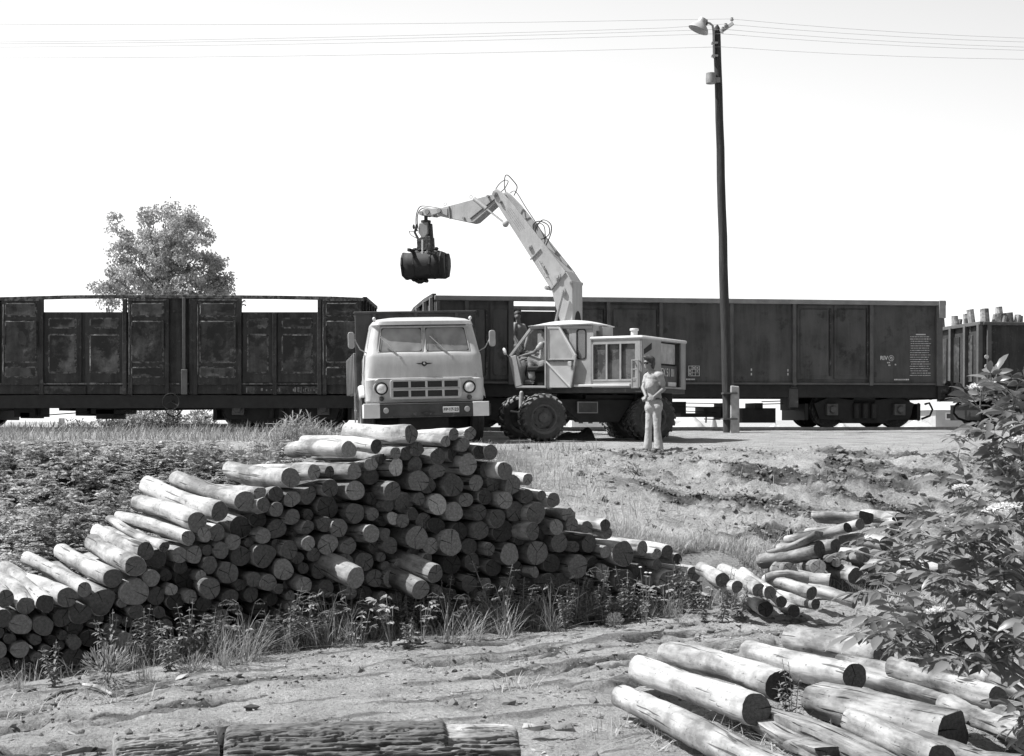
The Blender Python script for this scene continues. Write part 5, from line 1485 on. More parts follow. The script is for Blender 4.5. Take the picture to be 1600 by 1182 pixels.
def excavator():
    Q = Vector((1.62, 31.4, 1.88))
    SF = Frame(Q, -30); CF = Frame(Q, 13)
    t = thing('mobile_excavator', Q, -30, 'pale wheeled loading excavator with a long jointed boom raised over the truck', 'excavator')
    ch = thing_part('undercarriage', t, (0, 0, 0)); ch.rotation_euler = (0, 0, R(43))
    for x in (-1.23, 1.23):
        for y in (-1.0, 1.0):
            h = lug_wheel(ch, (x, y, .515), (0 if y < 0 else 180) + (0 if x > 0 else 4))
    for y in (-.62, .62): 
        h = lug_wheel(ch, (1.23, y, .515), 0 if y < 0 else 180)
    m = MB()
    m.bx(-1.1, 1.45, -.42, .42, .55, .92); m.cyl((0, 0, .9), (0, 0, 1.14), .62, n=32)
    m.bx(-1.33, -1.13, -.85, .85, .42, .6); m.bx(1.13, 1.33, -.85, .85, .42, .6)
    m.prism([(-.9, .92), (-.35, .42), (.55, .42), (.9, .92)], -.8, -.45); m.bx(-.2, 1.5, -.75, .75, .85, 1.02)
    m.bx(.9, 1.75, -.9, .9, .75, 1.05)
    m.build('chassis_frame', M_['black'], ch, bevel=.015)
    m = MB(); a = CF.loc(902, 646, -.9); b_ = CF.loc(934, 628, -.9)
    m.bx(a.x, b_.x, -.9, -.6, a.z, b_.z); m.build('tool_box', M_['chassis'], ch, bevel=.01)
    m = MB(); m.ring([(a.x, a.z), (b_.x, a.z), (b_.x, b_.z), (a.x, b_.z)], [(a.x + .03, a.z + .02), (b_.x - .02, a.z + .02), (b_.x - .02, b_.z - .02), (a.x + .03, b_.z - .02)], -.915, -.9); m.build('box_edge', M_['wag_rail'], ch)
    for px in (815, 840):       # hydraulic rams above the front axle
        m = MB(); c = CF.loc(px, 617, -.2); m.cyl((c.x, -.2, .55), (c.x, -.2, c.z - .06), .06, n=12); m.cyl((c.x, -.2, c.z - .06), (c.x, -.2, c.z + .04), .05, n=12); m.ell((c.x, -.2, c.z + .04), .045); m.build('hydraulic_ram', M_['lamp'], ch)
    m = MB(); a, b_ = CF.loc(798, 643, -.5), CF.loc(812, 645, -.7); m.tube([a, b_], .02, 8); m.tube([(-1.25, -.85, .7), (-1.3, 0, .66), (-1.25, .85, .7)], .03, 8); m.build('steering_rod', M_['steel'], ch)
    # platform under the upper body
    NP = -1.18
    z0 = SF.loc(900, 607, NP).z
    m = MB(); xa, xb = SF.x(806, NP), SF.x(1003, NP)
    m.bx(SF.x(893, NP), xb - .02, NP + .03, 1.15, z0 - .10, z0 + .0); m.bx(xa + .1, SF.x(893, NP), NP + .05, -.25, z0 - .10, z0); m.cyl((0, 0, z0 - .2), (0, 0, z0 - .08), .6, n=32)
    m.build('turntable_deck', M_['chassis'], t, bevel=.01)
    m = MB(); a, b_ = SF.loc(898, 605, NP - .02), SF.loc(985, 600, NP - .02); m.bx(a.x, b_.x, NP - .06, NP + .1, a.z, b_.z); m.build('foot_board', M_['roofw'], t, bevel=.008)
    # ---- cab
    cab = thing_part('cab', t, (0, 0, 0)); yN, yF = NP, -.22
    PL = M_['paint_l']
    A, B, Cc, Dd = (832, 511), (797.5, 557), (806, 606.5), (914, 606.5)
    E, Fp = (925, 606.5), (925, 511)
    pA, pB, pC = [Vector((*SF.xz(*p, yN),)) for p in (A, B, Cc)]
    def bar2(mb, p, q_, y, w_=.05, th=.05):
        a = SF.loc(*p, yN); b__ = SF.loc(*q_, yN)
        mb.bar((a.x, y, a.z), (b__.x, y, b__.z), th, w_, up=(0, 1, 0))
    for y in (yN, yF):
        m = MB()
        bar2(m, A, B, y, .05, .06); bar2(m, (801, 557), (811, 604), y, .06, .18); bar2(m, (806, 605), (853, 605), y, .05, .05); bar2(m, (830, 511.5), (926, 511.5), y, .06, .07)
        m.build('cab_frame', PL, cab, bevel=.008)
    # front faces: slanted windscreen, lower nose
    a, b_, c_ = [SF.loc(*p, yN) for p in (A, B, Cc)]
    m = MB(); m.add([(a.x, yN + .04, a.z), (b_.x, yN + .04, b_.z), (b_.x, yF - .04, b_.z), (a.x, yF - .04, a.z)], [(0, 1, 2, 3)]); m.build('front_window', M_['glass'], cab)
    m = MB(); m.add([(b_.x, yN, b_.z), (c_.x, yN, c_.z), (c_.x, yF, c_.z), (b_.x, yF, b_.z)], [(0, 1, 2, 3)]); o = m.build('nose_panel', PL, cab)
    so = o.modifiers.new('s', 'SOLIDIFY'); so.thickness = .03
    # far side wall with a window, floor, rear wall
    e = SF.loc(*E, yN); f_ = SF.loc(*Fp, yN)
    zr, zb = a.z + .02, c_.z
    m = MB(); m.ring([(b_.x, b_.z), (c_.x, zb), (e.x, zb), (e.x, zr), (a.x, zr), ((a.x + b_.x) / 2, (a.z + b_.z) / 2)],
                     [(b_.x + .22, b_.z + .06), (c_.x + .3, b_.z + .05), (e.x - .3, b_.z + .05), (e.x - .3, zr - .12), (a.x + .12, zr - .12), ((a.x + b_.x) / 2 + .13, (a.z + b_.z) / 2)], yF, yF + .03)
    m.build('cab_wall', M_['inner'], cab)
    m = MB(); m.bx(b_.x + .15, e.x - .2, yF + .005, yF + .012, b_.z, zr - .1); m.build('cab_window', M_['wind'], cab)
    m = MB(); m.bx(c_.x, e.x, yN, yF, zb - .04, zb); m.build('cab_floor', M_['chassis'], cab)
    # near rear side wall with narrow window
    w0, w1 = SF.loc(900.5, 562, yN), SF.loc(916, 514, yN); d0 = SF.x(893, yN)
    m = MB(); inn = rrect(w0.x, w1.x, w0.z, w1.z, .07, 5)
    out = []
    for (x, z) in inn:
        cx_, cz_ = (w0.x + w1.x) / 2, (w0.z + w1.z) / 2
        out.append((d0 if x < cx_ else e.x, zb if z < cz_ else zr))
    m.ring(out, inn, yN, yN + .03)
    m.build('cab_wall', M_['paint_l'], cab, bevel=.006); m = MB()
    x2 = SF.x(852, yN); zwin = SF.loc(870, 560, yN).z
    m.bx(x2, d0, yN + .005, yN + .03, zb, zwin); m.bx(d0 - .06, d0, yN + .004, yN + .03, zwin, zr)
    m.build('cab_wall', M_['paint_l'], cab, bevel=.006)
    m = MB(); m.ring(rrect(w0.x, w1.x, w0.z, w1.z, .07, 5), rrect(w0.x + .022, w1.x - .022, w0.z + .022, w1.z - .022, .055, 5), yN - .012, yN + .02); sw = m.build('window_seal', M_['black'], cab)
    m = MB(); m.prism(rrect(w0.x, w1.x, w0.z, w1.z, .07, 5), yN + .01, yN + .014); m.build('cab_window', M_['glass'], cab)
    m = MB(); x_, z_ = SF.x(880, yN), SF.loc(885, 514, yN).z; m.bx(x2 + .02, d0 - .06, yN + .01, yN + .014, zwin, zr - .04); m.build('cab_window', M_['glass'], cab)
    m = MB(); m.ring([(yN, zb), (yF, zb), (yF, zr), (yN, zr)], [(yN + .15, zwin), (yF - .15, zwin), (yF - .15, zr - .15), (yN + .15, zr - .15)], 0, .03)
    m.v = [(e.x + p[1], p[0], p[2]) for p in m.v]; m.build('cab_back', PL, cab)
    # roof: a shallow dished cap
    m = MB(); x0, x1 = SF.x(826, yN), SF.x(929, yN); nu, nv = 16, 8; rows_ = []
    for j in range(nv + 1):
        for i in range(nu + 1):
            u, w_ = i / nu * 2 - 1, j / nv * 2 - 1
            sx = u * (1 - .02 * w_ * w_); h_ = .12 * (1 - abs(u) ** 2.4) * (1 - abs(w_) ** 2.6)
            rows_.append((lerp(x0, x1, (sx + 1) / 2), lerp(yN - .07, yF + .07, (w_ + 1) / 2), zr + .0 + h_))
    m.add(rows_, [(j * (nu + 1) + i, j * (nu + 1) + i + 1, (j + 1) * (nu + 1) + i + 1, (j + 1) * (nu + 1) + i) for j in range(nv) for i in range(nu)])
    m.bx(x0 + .02, x1 - .02, yN - .05, yF + .05, zr - .025, zr); m.build('cab_roof', M_['roofw'], cab)
    # door folded back against the side
    yD = yN - .09
    dp = [(852.5, 511), (874.5, 511), (901, 555.5), (892, 606), (852.5, 606)]
    dv_ = [SF.xz(*p, yD) for p in dp]
    wp = [(857, 514), (872, 514), (895, 556), (893, 561), (858, 561)]
    wv = [SF.xz(*p, yD) for p in wp]
    lo = [SF.xz(*p, yD) for p in ((901, 555.5), (892, 606), (852.5, 606), (852.5, 562.5), (897.5, 562.5))]
    m = MB(); m.ring([dv_[0], dv_[1], dv_[2], SF.xz(897.5, 562.5, yD), SF.xz(852.5, 562.5, yD)], wv, yD, yD + .035)
    m.prism([SF.xz(852.5, 563, yD), SF.xz(899.5, 563, yD), dv_[3], dv_[4]], yD + .01, yD + .03)
    door = m.build('cab_door', M_['doorp'], cab, bevel=.004)
    def dbar(p, q_, w_=.04, y=yD - .012):
        mm = MB(); a_ = SF.loc(*p, yD); b2 = SF.loc(*q_, yD); mm.bar((a_.x, y, a_.z), (b2.x, y, b2.z), .03, w_, up=(0, 1, 0)); return mm
    dbar((853, 564), (891, 604.5), .04).build('door_brace', M_['roofw'], door)
    dbar((875, 512), (900.5, 556), .05).build('door_edge', M_['roofw'], door)
    dbar((900.5, 555), (892, 606), .05).build('door_edge', PL, door)
    dbar((853, 510), (853, 606.5), .045).build('door_edge', PL, door)
    dbar((854, 564), (898, 564), .025).build('door_seam', M_['dark'], door)
    m = MB(); m.prism(wv, yD + .012, yD + .018); m.build('door_glass', M_['wind'], door)
    m = MB(); c = SF.loc(892, 569, yD); m.box((c.x, yD - .04, c.z), (.09, .06, .10)); m.box((c.x + .03, yD - .06, c.z - .04), (.03, .06, .03)); m.build('door_lock', M_['lamp'], door, bevel=.01)
    # mirror on its stalk
    m = MB(); a_, b2 = SF.loc(797, 560, yN), SF.loc(790.5, 553, yN - .1); m.tube([a_, b2], .009, 6); mi_ = m.build('mirror', M_['steel'], cab)
    m = MB(); c = SF.loc(788.5, 549.5, yN - .1); m.ell(c, (.045, .02, .085), rot=Matrix.Rotation(R(-20), 3, 'Y')); m.build('mirror_head', M_['paint_w'], mi_)
    # inside: seat, levers, pedals, steering wheel, roof lamp
    m = MB(); c = SF.loc(845, 577, -.75); m.box((c.x, -.7, c.z), (.5, .5, .12)); m.box((c.x + .28, -.7, c.z + .33), (.12, .48, .62), rot=Matrix.Rotation(R(10), 3, 'Y')); m.bx(c.x - .15, c.x + .2, -.85, -.55, zb, c.z - .05); m.build('driver_seat', M_['black'], cab, bevel=.03)
    m = MB()
    for px in (836, 843): a_ = SF.loc(px, 604, -.75); m.tube([a_, a_ + Vector((-.05, 0, .35))], .015, 6); m.ell(a_ + Vector((-.05, 0, .36)), .03)
    a_ = SF.loc(818, 602, -.7); m.tube([a_, a_ + Vector((.12, 0, .55)), ], .02, 6); c = a_ + Vector((.12, 0, .57)); 
    m.tube([c + Vector((.17 * math.cos(x), .17 * math.sin(x), .03 * math.cos(x))) for x in [2 * math.pi * i / 20 for i in range(21)]], .012, 6); m.build('control_levers', M_['black'], cab)
    # ---- engine house
    Z1 = SF.loc(1003, 524, NP).z; zb2 = z0
    x0, x1 = SF.x(923, NP), SF.x(1003, NP); yB = 1.15
    zt_ = Z1 - .07
    m = MB()
    fz0, fz1 = SF.loc(960, 595, NP).z, SF.loc(960, 538, NP).z
    fx0 = SF.x(925.5, NP); fx1 = SF.x(992, NP)
    m.ring([(x0, zb2), (x1, zb2), (x1, zt_), (x0, zt_)], [(fx0, fz0), (fx1, fz0), (fx1, fz1), (fx0, fz1)], NP, NP + .04)
    m.bx(x0, x1, yB - .04, yB, zb2, zt_); m.bx(x0, x0 + .04, NP + .04, yB - .04, zb2, zt_)
    hd = m.build('engine_house', M_['paint_l'], t, bevel=.008)
    m = MB()
    for px in (948, 969.5): x = SF.x(px, NP); m.bx(x - .018, x + .018, NP - .012, NP + .03, fz0, fz1)
    m.bx(fx0, fx1, NP - .01, NP + .02, fz0 - .01, fz0 + .03); m.bx(fx0 - .01, fx0 + .02, NP - .01, NP + .02, fz0, fz1); m.build('panel_frame', M_['paint_l'], hd)
    m = MB(); m.bx(fx0, fx1, NP + .045, NP + .06, fz0, fz1); m.build('radiator_screen', surf('radiator_screen', .11, .5, .6, 4, spots=(.035, .55, 2.5)), hd)
    m = MB(); m.bx(x0 - .02, x1 + .03, NP - .03, yB + .03, zt_, Z1); o = m.build('hood_top', M_['roofw'], hd, bevel=.05)
    # rear face: frame round a recess
    def ry(px, py, xl=x1):
        # pixel on the plane xl = const of the upper body's frame
        k = (px - 800) / F; e_ = Vector((SF.c, SF.s)); n_ = Vector((-SF.s, SF.c))
        ox, oy = Q.x + e_.x * xl, Q.y + e_.y * xl
        # (k T - ox, T - oy).e_ = 0
        T = (ox * e_.x + oy * e_.y) / (k * e_.x + e_.y)
        yl = (k * T - ox) * n_.x + (T - oy) * n_.y
        return (yl, CZ + (HZ - py) / F * T - Q.z)
    def rear(mb): mb.v = [(x1 + p[1], p[0], p[2]) for p in mb.v]; return mb
    ya, za = ry(1033, 604); yb_, zb_ = ry(1064.5, 537)
    m = MB(); m.ring([(NP, zb2), (yB, zb2), (yB, zt_), (NP, zt_)], [(ya, zb2 + .04), (yb_, zb2 + .04), (yb_, zb_), (ya, zb_)], -.04, 0); rear(m).build('rear_wall', M_['paint_l'], hd, bevel=.008)
    m = MB(); zm = ry(1050, 572)[1]; m.bx(ya, yb_, -.14, -.10, zb2, zm); rear(m).build('rear_panel', M_['wag_post'], hd)
    m = MB(); m.bx(ya, yb_, -.2, -.15, zm, zb_); rear(m).build('rear_recess', M_['black'], hd)
    a2, b2 = ry(1039, 568), ry(1061, 539); m = MB(); m.bx(a2[0], b2[0], -.12, -.1, a2[1], b2[1]); rear(m).build('rear_window', surf('clouded_glass', .45, .35, .3, 5), hd)
    a2 = ry(1049, 583); text_part('EX 51 01', .25, M_['paint_w'], hd, (x1 - .095, a2[0] + .03, a2[1]), rot=(90, 0, 90), name='fleet_number', xs=.78, off=.0)
    for p0_, p1_ in ((1035.5, 1045), (1050, 1062)):
        a2, b2 = ry(p0_, 604), ry(p1_, 598); m = MB(); m.bx(a2[0], b2[0], -.10, -.085, a2[1], b2[1]); rear(m).build('white_plate', M_['paint_w'], hd)
    for pts in (((1006, 554), (1006, 546), (1018, 536), (1018, 546)), ((1005, 594), (1005, 586), (1016, 576), (1016, 584))):
        m = MB(); m.prism([ry(*p) for p in pts], .002, .006); rear(m).build('warning_stripe', M_['black'], hd)
    # ladder
    m = MB(); yl_ = NP - .12
    a_ = SF.loc(986, 607, yl_); b2 = SF.loc(998, 562, yl_)
    m.bx(a_.x, a_.x + .035, yl_, yl_ + .03, a_.z, b2.z); m.bx(b2.x - .035, b2.x, yl_, yl_ + .03, a_.z, b2.z)
    for k in range(4): z = lerp(a_.z, b2.z - .03, k / 3); m.bx(a_.x, b2.x, yl_ + .002, yl_ + .028, z, z + .03)
    m.bx(a_.x + .01, a_.x + .03, yl_, NP, b2.z - .05, b2.z - .02); m.bx(b2.x - .03, b2.x - .01, yl_, NP, b2.z - .05, b2.z - .02); m.build('ladder', M_['wag_rail'], t, bevel=.005)
    m = MB(); c = SF.loc(991, 523, -.2); m.cyl((c.x, -.2, Z1 - .02), (c.x, -.2, c.z + .08), .075, n=16); m.cyl((c.x, -.2, c.z + .08), (c.x, -.2, c.z + .13), .10, .095, n=16); m.build('exhaust_stack', M_['roofw'], t, bevel=.01)
    m = MB(); a_, b2 = SF.loc(930, 527, NP + .3), SF.loc(942, 511, NP + .3); m.bx(a_.x, b2.x, NP + .3, NP + .7, a_.z, b2.z); m.build('lamp_box', PL, t, bevel=.01)
    # ---- boom
    BY = -.02; T2 = .24
    BM = M_['boom']
    def poly(pts, y): return [SF.xz(a, b_, y) for a, b_ in pts]
    yN2 = BY - T2; yF2 = BY + T2
    m = MB()
    gp = [(861.5, 454), (884, 424.5), (895, 441), (895, 506), (876, 506), (868, 480)]
    m.prism(poly(gp, yN2), yN2, yF2); bs = m.build('boom_base', BM, t, bevel=.015)
    m = MB(); c = SF.loc(910, 500, BY); xr = SF.x(895, yN2)
    m.lathe([(.0, 0), (.2, 0), (.2, .01), (0, .01)], (0, 0, 0), 'x', 20); m.v = [(xr + .0 + p[0], BY + p[1] * .75, c.z - .1 + p[2] * 1.5) for p in m.v]; m.build('boom_hole', M_['black'], bs)
    m = MB(); mp_ = [(769, 299), (774, 316), (800, 357), (861.5, 453.5), (884, 424), (844, 374), (800, 318), (784, 301), (776, 295)]
    pn_ = poly(mp_, yN2)
    m.prism(pn_, yN2, yN2 + .05); m.prism(pn_, yF2 - .05, yF2)
    bm_ = m.build('main_boom', BM, bs, bevel=.01)
    m = MB(); up_ = poly([(800, 318), (844, 374), (884, 424)], yN2); lo_ = poly([(774, 316), (800, 357), (861.5, 453.5)], yN2)
    def strip(a_, b2, dz=0, y0=yN2 + .05, y1=yF2 - .05):
        m.add([(a_[0], y0, a_[1]), (b2[0], y0, b2[1]), (b2[0], y1, b2[1]), (a_[0], y1, a_[1])], [(0, 1, 2, 3)])
    p_ = poly([(838, 378), (882, 424)], yN2); strip(p_[0], p_[1])
    p_ = poly([(804, 357), (862, 448)], yN2); strip(p_[0], p_[1]); p_ = poly([(806, 338), (842, 385)], yN2); strip(p_[0], p_[1])
    m.build('boom_web', M_['paint_l'], bm_)
    # rim plates, weld band, lifting pins
    def xsbar(p, q_, w_, y, mat, nm, par, th=.02):
        mm = MB(); a_ = SF.loc(*p, yN2); b2 = SF.loc(*q_, yN2); mm.bar((a_.x, y, a_.z), (b2.x, y, b2.z), th, w_, up=(0, 1, 0)); return mm.build(nm, mat, par)
    xsbar((829, 406), (845, 389), .05, yN2 - .008, BM, 'boom_band', bm_); xsbar((862, 452), (884, 426), .05, yN2 - .008, M_['paint_l'], 'boom_band', bm_)
    for px, py, r in ((783, 316, .035), (828.5, 386, .05), (872, 432.5, .08), (855, 450, .05), (892, 441, .04), (880, 455, .07), (774, 304, .06)):
        m = MB(); c = SF.loc(px, py, yN2); m.cyl((c.x, yN2 - .05, c.z), (c.x, yF2 + .05, c.z), r, n=18); m.cyl((c.x, yN2 - .07, c.z), (c.x, yN2 - .05, c.z), r * .55, n=12); m.build('pivot_pin', M_['steel'] if px < 800 else BM, bm_)
    # capacity plate
    cc = SF.loc(850, 420, yN2)
    d0_, d1_ = SF.loc(843.5, 408, yN2), SF.loc(857.5, 433, yN2); ang_ = math.degrees(math.atan2(d1_.z - d0_.z, d1_.x - d0_.x))
    m = MB(); m.bar((d0_.x, yN2 - .02, d0_.z), (d1_.x, yN2 - .02, d1_.z), .008, .15, up=(0, 1, 0)); pl = m.build('capacity_plate', M_['paint_w'], bm_)
    text_part('1..2Mp', .115, M_['black'], pl, ((d0_.x + d1_.x) / 2, yN2 - .027, (d0_.z + d1_.z) / 2), rot=(90, -ang_, 0), name='plate_lettering', off=.000)
    m = MB(); q = random.Random(2)                       # faint worn lines of print along the boom
    for i in range(4):
        for k in range(7):
            u = k / 7; p0_ = (790 + i * 2.6 + 22 * u, 329 - i * 1.2 + 32 * u); p1_ = (p0_[0] + 2.0, p0_[1] + 2.9)
            a_ = SF.loc(*p0_, yN2); b2 = SF.loc(*p1_, yN2); m.bar((a_.x, yN2 - .012, a_.z), (b2.x, yN2 - .012, b2.z), .004, .012, up=(0, 1, 0))
    m.build('worn_print', M_['paint_l'], bm_)['kind'] = 'stuff'
    # lift ram from the base
    m = MB(); a_, b2 = SF.loc(880, 457, yN2 - .1), SF.loc(868, 504, yN2 - .1); m.tube([a_, b2], .03, 10); m.build('lift_ram', M_['wag_rail'], bs)
    # ---- stick
    ys0, ys1 = BY - .14, BY + .14
    st = [(697, 322.7), (771, 303), (779, 303), (779, 311), (776, 316), (741, 347), (735, 348.6), (701, 341.4), (684, 337.5), (684, 326)]
    m = MB(); m.prism(poly(st, ys0), ys0, ys1); stick = m.build('stick', BM, bs, bevel=.012)
    tip = [(657, 332), (664, 326.5), (686, 325.5), (700, 326), (700, 338), (688, 332.5), (672, 338), (661, 337)]
    m = MB(); m.prism(poly(tip, ys0), ys0 - .03, ys0 + .02); m.prism(poly(tip, ys0), ys1 - .02, ys1 + .03); m.build('stick_head', BM, stick, bevel=.006)
    for px, py, r in ((659.5, 334, .05), (669, 331.5, .06), (687.5, 329.5, .055), (763.5, 307.5, .03), (725.5, 341.5, .03)):
        m = MB(); c = SF.loc(px, py, ys0); m.cyl((c.x, ys0 - .06, c.z), (c.x, ys1 + .06, c.z), r, n=16); m.build('pivot_pin', M_['wag_rail'], stick)
    for px, py in ((695.5, 319.5), (736, 308)):
        m = MB(); c = SF.loc(px, py, BY); m.torus(c, .035, .008, n=14, k=6); m.build('lifting_eye', M_['lamp'], stick)
    m = MB(); a_, b2 = SF.loc(735, 347, ys0 - .0), SF.loc(775, 315, ys0); m.bar((a_.x, ys0 - .012, a_.z + .07), (b2.x, ys0 - .012, b2.z + .07), .02, .015, up=(0, 1, 0)); m.build('stick_channel', M_['chassis'], stick)
    xsbar((698.5, 322), (700, 341.5), .06, ys0 - .008, M_['paint_l'], 'stick_band', stick)
    m = MB(); a_, b2, c_ = SF.loc(750, 318, BY - .3), SF.loc(760, 326.5, BY - .3), SF.loc(790, 350, BY - .3)
    m.tube([b2, c_], .022, 10); o = m.build('ram_rod', M_['chrome'], stick); m = MB(); m.tube([SF.loc(741, 311, BY - .3), b2], .05, 12); m.ell(c_, (.08, .06, .08)); m.build('ram_barrel', BM, stick)
    # hoses
    for pts, r, par in (
        (((774, 297), (780, 288), (788, 282), (794, 284), (789, 294), (783, 300)), .011, bs),
        (((790, 300), (788, 290), (789, 277), (793, 274), (802, 283), (808, 293), (803, 306)), .012, bs),
        (((797, 302), (806, 300), (822, 325), (846, 362), (852, 378)), .010, bs),
        (((836, 365), (833, 352), (842, 346), (856, 352), (858, 366), (846, 374), (837, 370), (838, 356), (848, 344), (860, 350), (861, 364), (853, 384)), .013, bs),
        (((839, 368), (836, 357), (841, 349), (850, 354), (852, 372), (850, 384)), .011, bs),
        (((690, 326), (670, 323), (657, 323), (651, 334), (650, 350), (652, 362)), .012, stick),
        (((676, 327), (664, 325), (655, 330), (652, 342), (653, 358)), .012, stick),
        (((653, 360), (645, 362), (639.5, 362), (643, 368), (654, 374), (662, 377)), .010, stick)):
        m = MB(); P_ = [SF.loc(a, b_, BY - .1 + .02 * (i % 3)) for i, (a, b_) in enumerate(pts)]
        # smooth through the points
        S_ = []
        for i in range(len(P_) - 1):
            p0, p1, p2, p3 = P_[max(0, i - 1)], P_[i], P_[i + 1], P_[min(len(P_) - 1, i + 2)]
            for k in range(6):
                u = k / 6
                S_.append(.5 * ((2 * p1) + (p2 - p0) * u + (2 * p0 - 5 * p1 + 4 * p2 - p3) * u * u + (3 * p1 - p0 - 3 * p2 + p3) * u ** 3))
        S_.append(P_[-1]); m.tube(S_, r, 6); m.build('hydraulic_hose', M_['hose'], par)
    # ---- clamshell grab
    gc = SF.loc(665.5, 340, BY); DK = M_['dark']
    g_ = thing_part('grab', t, (gc.x, BY, 0)); g_.rotation_euler = (0, 0, R(12))
    def gx(px): return (px - 665.5) / 71.5
    def gz(py): return gc.z + (340 - py) / 71.5
    m = MB(); m.cyl((0, 0, gz(336)), (0, 0, gz(346)), .045, n=12); m.lathe([(.06, gz(344.5)), (.12, gz(345.5)), (.12, gz(349)), (.08, gz(350))], (0, 0, 0), 'z', 20, closed=True)
    m.build('rotator', DK, g_)
    m = MB(); m.prism([(gx(655), gz(350)), (gx(671), gz(348)), (gx(672), gz(368)), (gx(666), gz(376)), (gx(660), gz(375)), (gx(654), gz(366))], -.10, .12); m.build('grab_head', M_['wag_rail'], g_, bevel=.02)
    m = MB(); m.prism([(gx(652), gz(378)), (gx(661), gz(374)), (gx(677), gz(374)), (gx(678), gz(392)), (gx(682), gz(397)), (gx(650), gz(397)), (gx(653), gz(390))], -.14, .16)
    m.prism([(gx(672), gz(350)), (gx(676), gz(351)), (gx(679), gz(388)), (gx(673), gz(388))], -.05, .07); m.build('grab_bracket', DK, g_, bevel=.015)
    m = MB(); m.tube([(gx(652), -.1, gz(352)), (gx(648), -.1, gz(366)), (gx(656), -.1, gz(380))], .03, 8); m.ell((gx(646), -.1, gz(356)), (.03, .03, .06)); m.ell((gx(687), -.1, gz(395)), (.06, .05, .045)); m.ell((gx(648), -.1, gz(395)), (.06, .05, .045)); m.build('grab_link', DK, g_)
    m = MB(); m.cyl((gx(666), -.24, gz(380)), (gx(666), -.24, gz(407)), .018, n=10); m.build('ram_rod', M_['paint_w'], g_)
    # the two shells: curved troughs with end plates, closing along the bottom
    for s in (-1, 1):
        x0, x1 = gx(631), gx(699.5)
        m = MB(); zt2, zb3 = gz(401), gz(445); rr = zt2 - zb3
        pf = [(s * .05, zt2 - .02), (s * .24, zt2 + .0), (s * .34, zt2 - .13), (s * .36, zt2 - .30), (s * .27, zb3 + .07), (s * .03, zb3)]
        vs_ = []
        q = random.Random(6 + s)
        for k in range(7):
            x = lerp(x0, x1, k / 6)
            for (y, z) in pf: vs_.append((x + q.uniform(-.006, .006), y + q.uniform(-.01, .01), z + q.uniform(-.012, .012)))
        P2 = len(pf)
        m.add(vs_, [(k * P2 + i, (k + 1) * P2 + i, (k + 1) * P2 + i + 1, k * P2 + i + 1) for k in range(6) for i in range(P2 - 1)])
        for x in (x0, x1):
            m.add([(x, y, z) for y, z in pf] + [(x, s * .02, zb3)], [tuple(range(P2 + 1))])
        for x in (x0, x1, gx(652), gx(681)):
            for (ya1, za1), (ya2, za2) in zip(pf[1:], pf[2:]): m.bar((x, ya1, za1), (x, ya2, za2), .035, .02)
        m.bar((x0, pf[0][0], pf[0][1]), (x1, pf[0][0], pf[0][1]), .07, .05)
        for x in (gx(648), gx(684)): m.bx(x - .03, x + .03, s * .1, s * .5, zt2 + .0, zt2 + .07)
        o = m.build('grab_shell', M_['dark'] if s > 0 else M_['black'], g_); so = o.modifiers.new('s', 'SOLIDIFY'); so.thickness = .03
    m = MB(); q = random.Random(1)
    for k in range(14): x = q.uniform(gx(640), gx(692)); m.ell((x, q.uniform(-.25, .1), gz(402) + q.uniform(-.02, .05)), (.09, .08, .07), 7, 5)
    m.build('grab_load', surf('clinging_soil', .10, .6, .9, 12), g_)
    m = MB()
    for k in range(12): x = q.uniform(gx(640), gx(672)); m.ell((x, q.uniform(-.06, .06), gz(446) + q.uniform(-.05, .03)), (.05, .06, .05), 7, 5)
    m.build('clinging_mud', M_['black'], g_)
    return SF, t
SF, EXC = excavator()
# ------------------------------------------------------------------ people
def fuse(parts, ells, vox, mat, name, parent, smooth=3, post=None):
    """one continuous surface grown from overlapping tapered limbs"""
    mb = MB()
    for p0, p1, r0, r1 in parts:
        p0, p1 = Vector(p0), Vector(p1); d = p1 - p0; L = d.length
        pts = []; rs = []
        dn = d.normalized()
        for a in (-90, -65, -40, -15, 0): pts.append(p0 + dn * r0 * math.sin(R(a))); rs.append(max(.0015, r0 * math.cos(R(a))))
        for a in (0, 15, 40, 65, 90): pts.append(p1 + dn * r1 * math.sin(R(a))); rs.append(max(.0015, r1 * math.cos(R(a))))
        mb.tube(pts, rs, 14)
    for e in ells:
        mb.ell(e[0], e[1], 18, 12, rot=e[2] if len(e) > 2 else None)
    o = mb.build('tmp', mat)
    rm = o.modifiers.new('r', 'REMESH'); rm.mode = 'VOXEL'; rm.voxel_size = vox
    sm = o.modifiers.new('s', 'SMOOTH'); sm.iterations = smooth; sm.factor = .5
    dg = bpy.context.evaluated_depsgraph_get(); dg.update()
    me = bpy.data.meshes.new_from_object(o.evaluated_get(dg))
    bpy.data.objects.remove(o)
    me.name = name
    me.materials.clear(); me.materials.append(mat)
    me.polygons.foreach_set('use_smooth', [True] * len(me.polygons))
    if post:
        from mathutils import noise as _n
        ns = [v.normal.copy() for v in me.vertices]
        for v, nn_ in zip(me.vertices, ns):
            c = v.co; f = _n.noise(Vector((c.x * 8, c.y * 8, c.z * 7 + 4 * c.x))) + .5 * _n.noise(Vector((c.x * 20, c.y * 20, c.z * 34)))
            v.co = c + nn_ * post * f
    return link_mesh(name, me, parent)
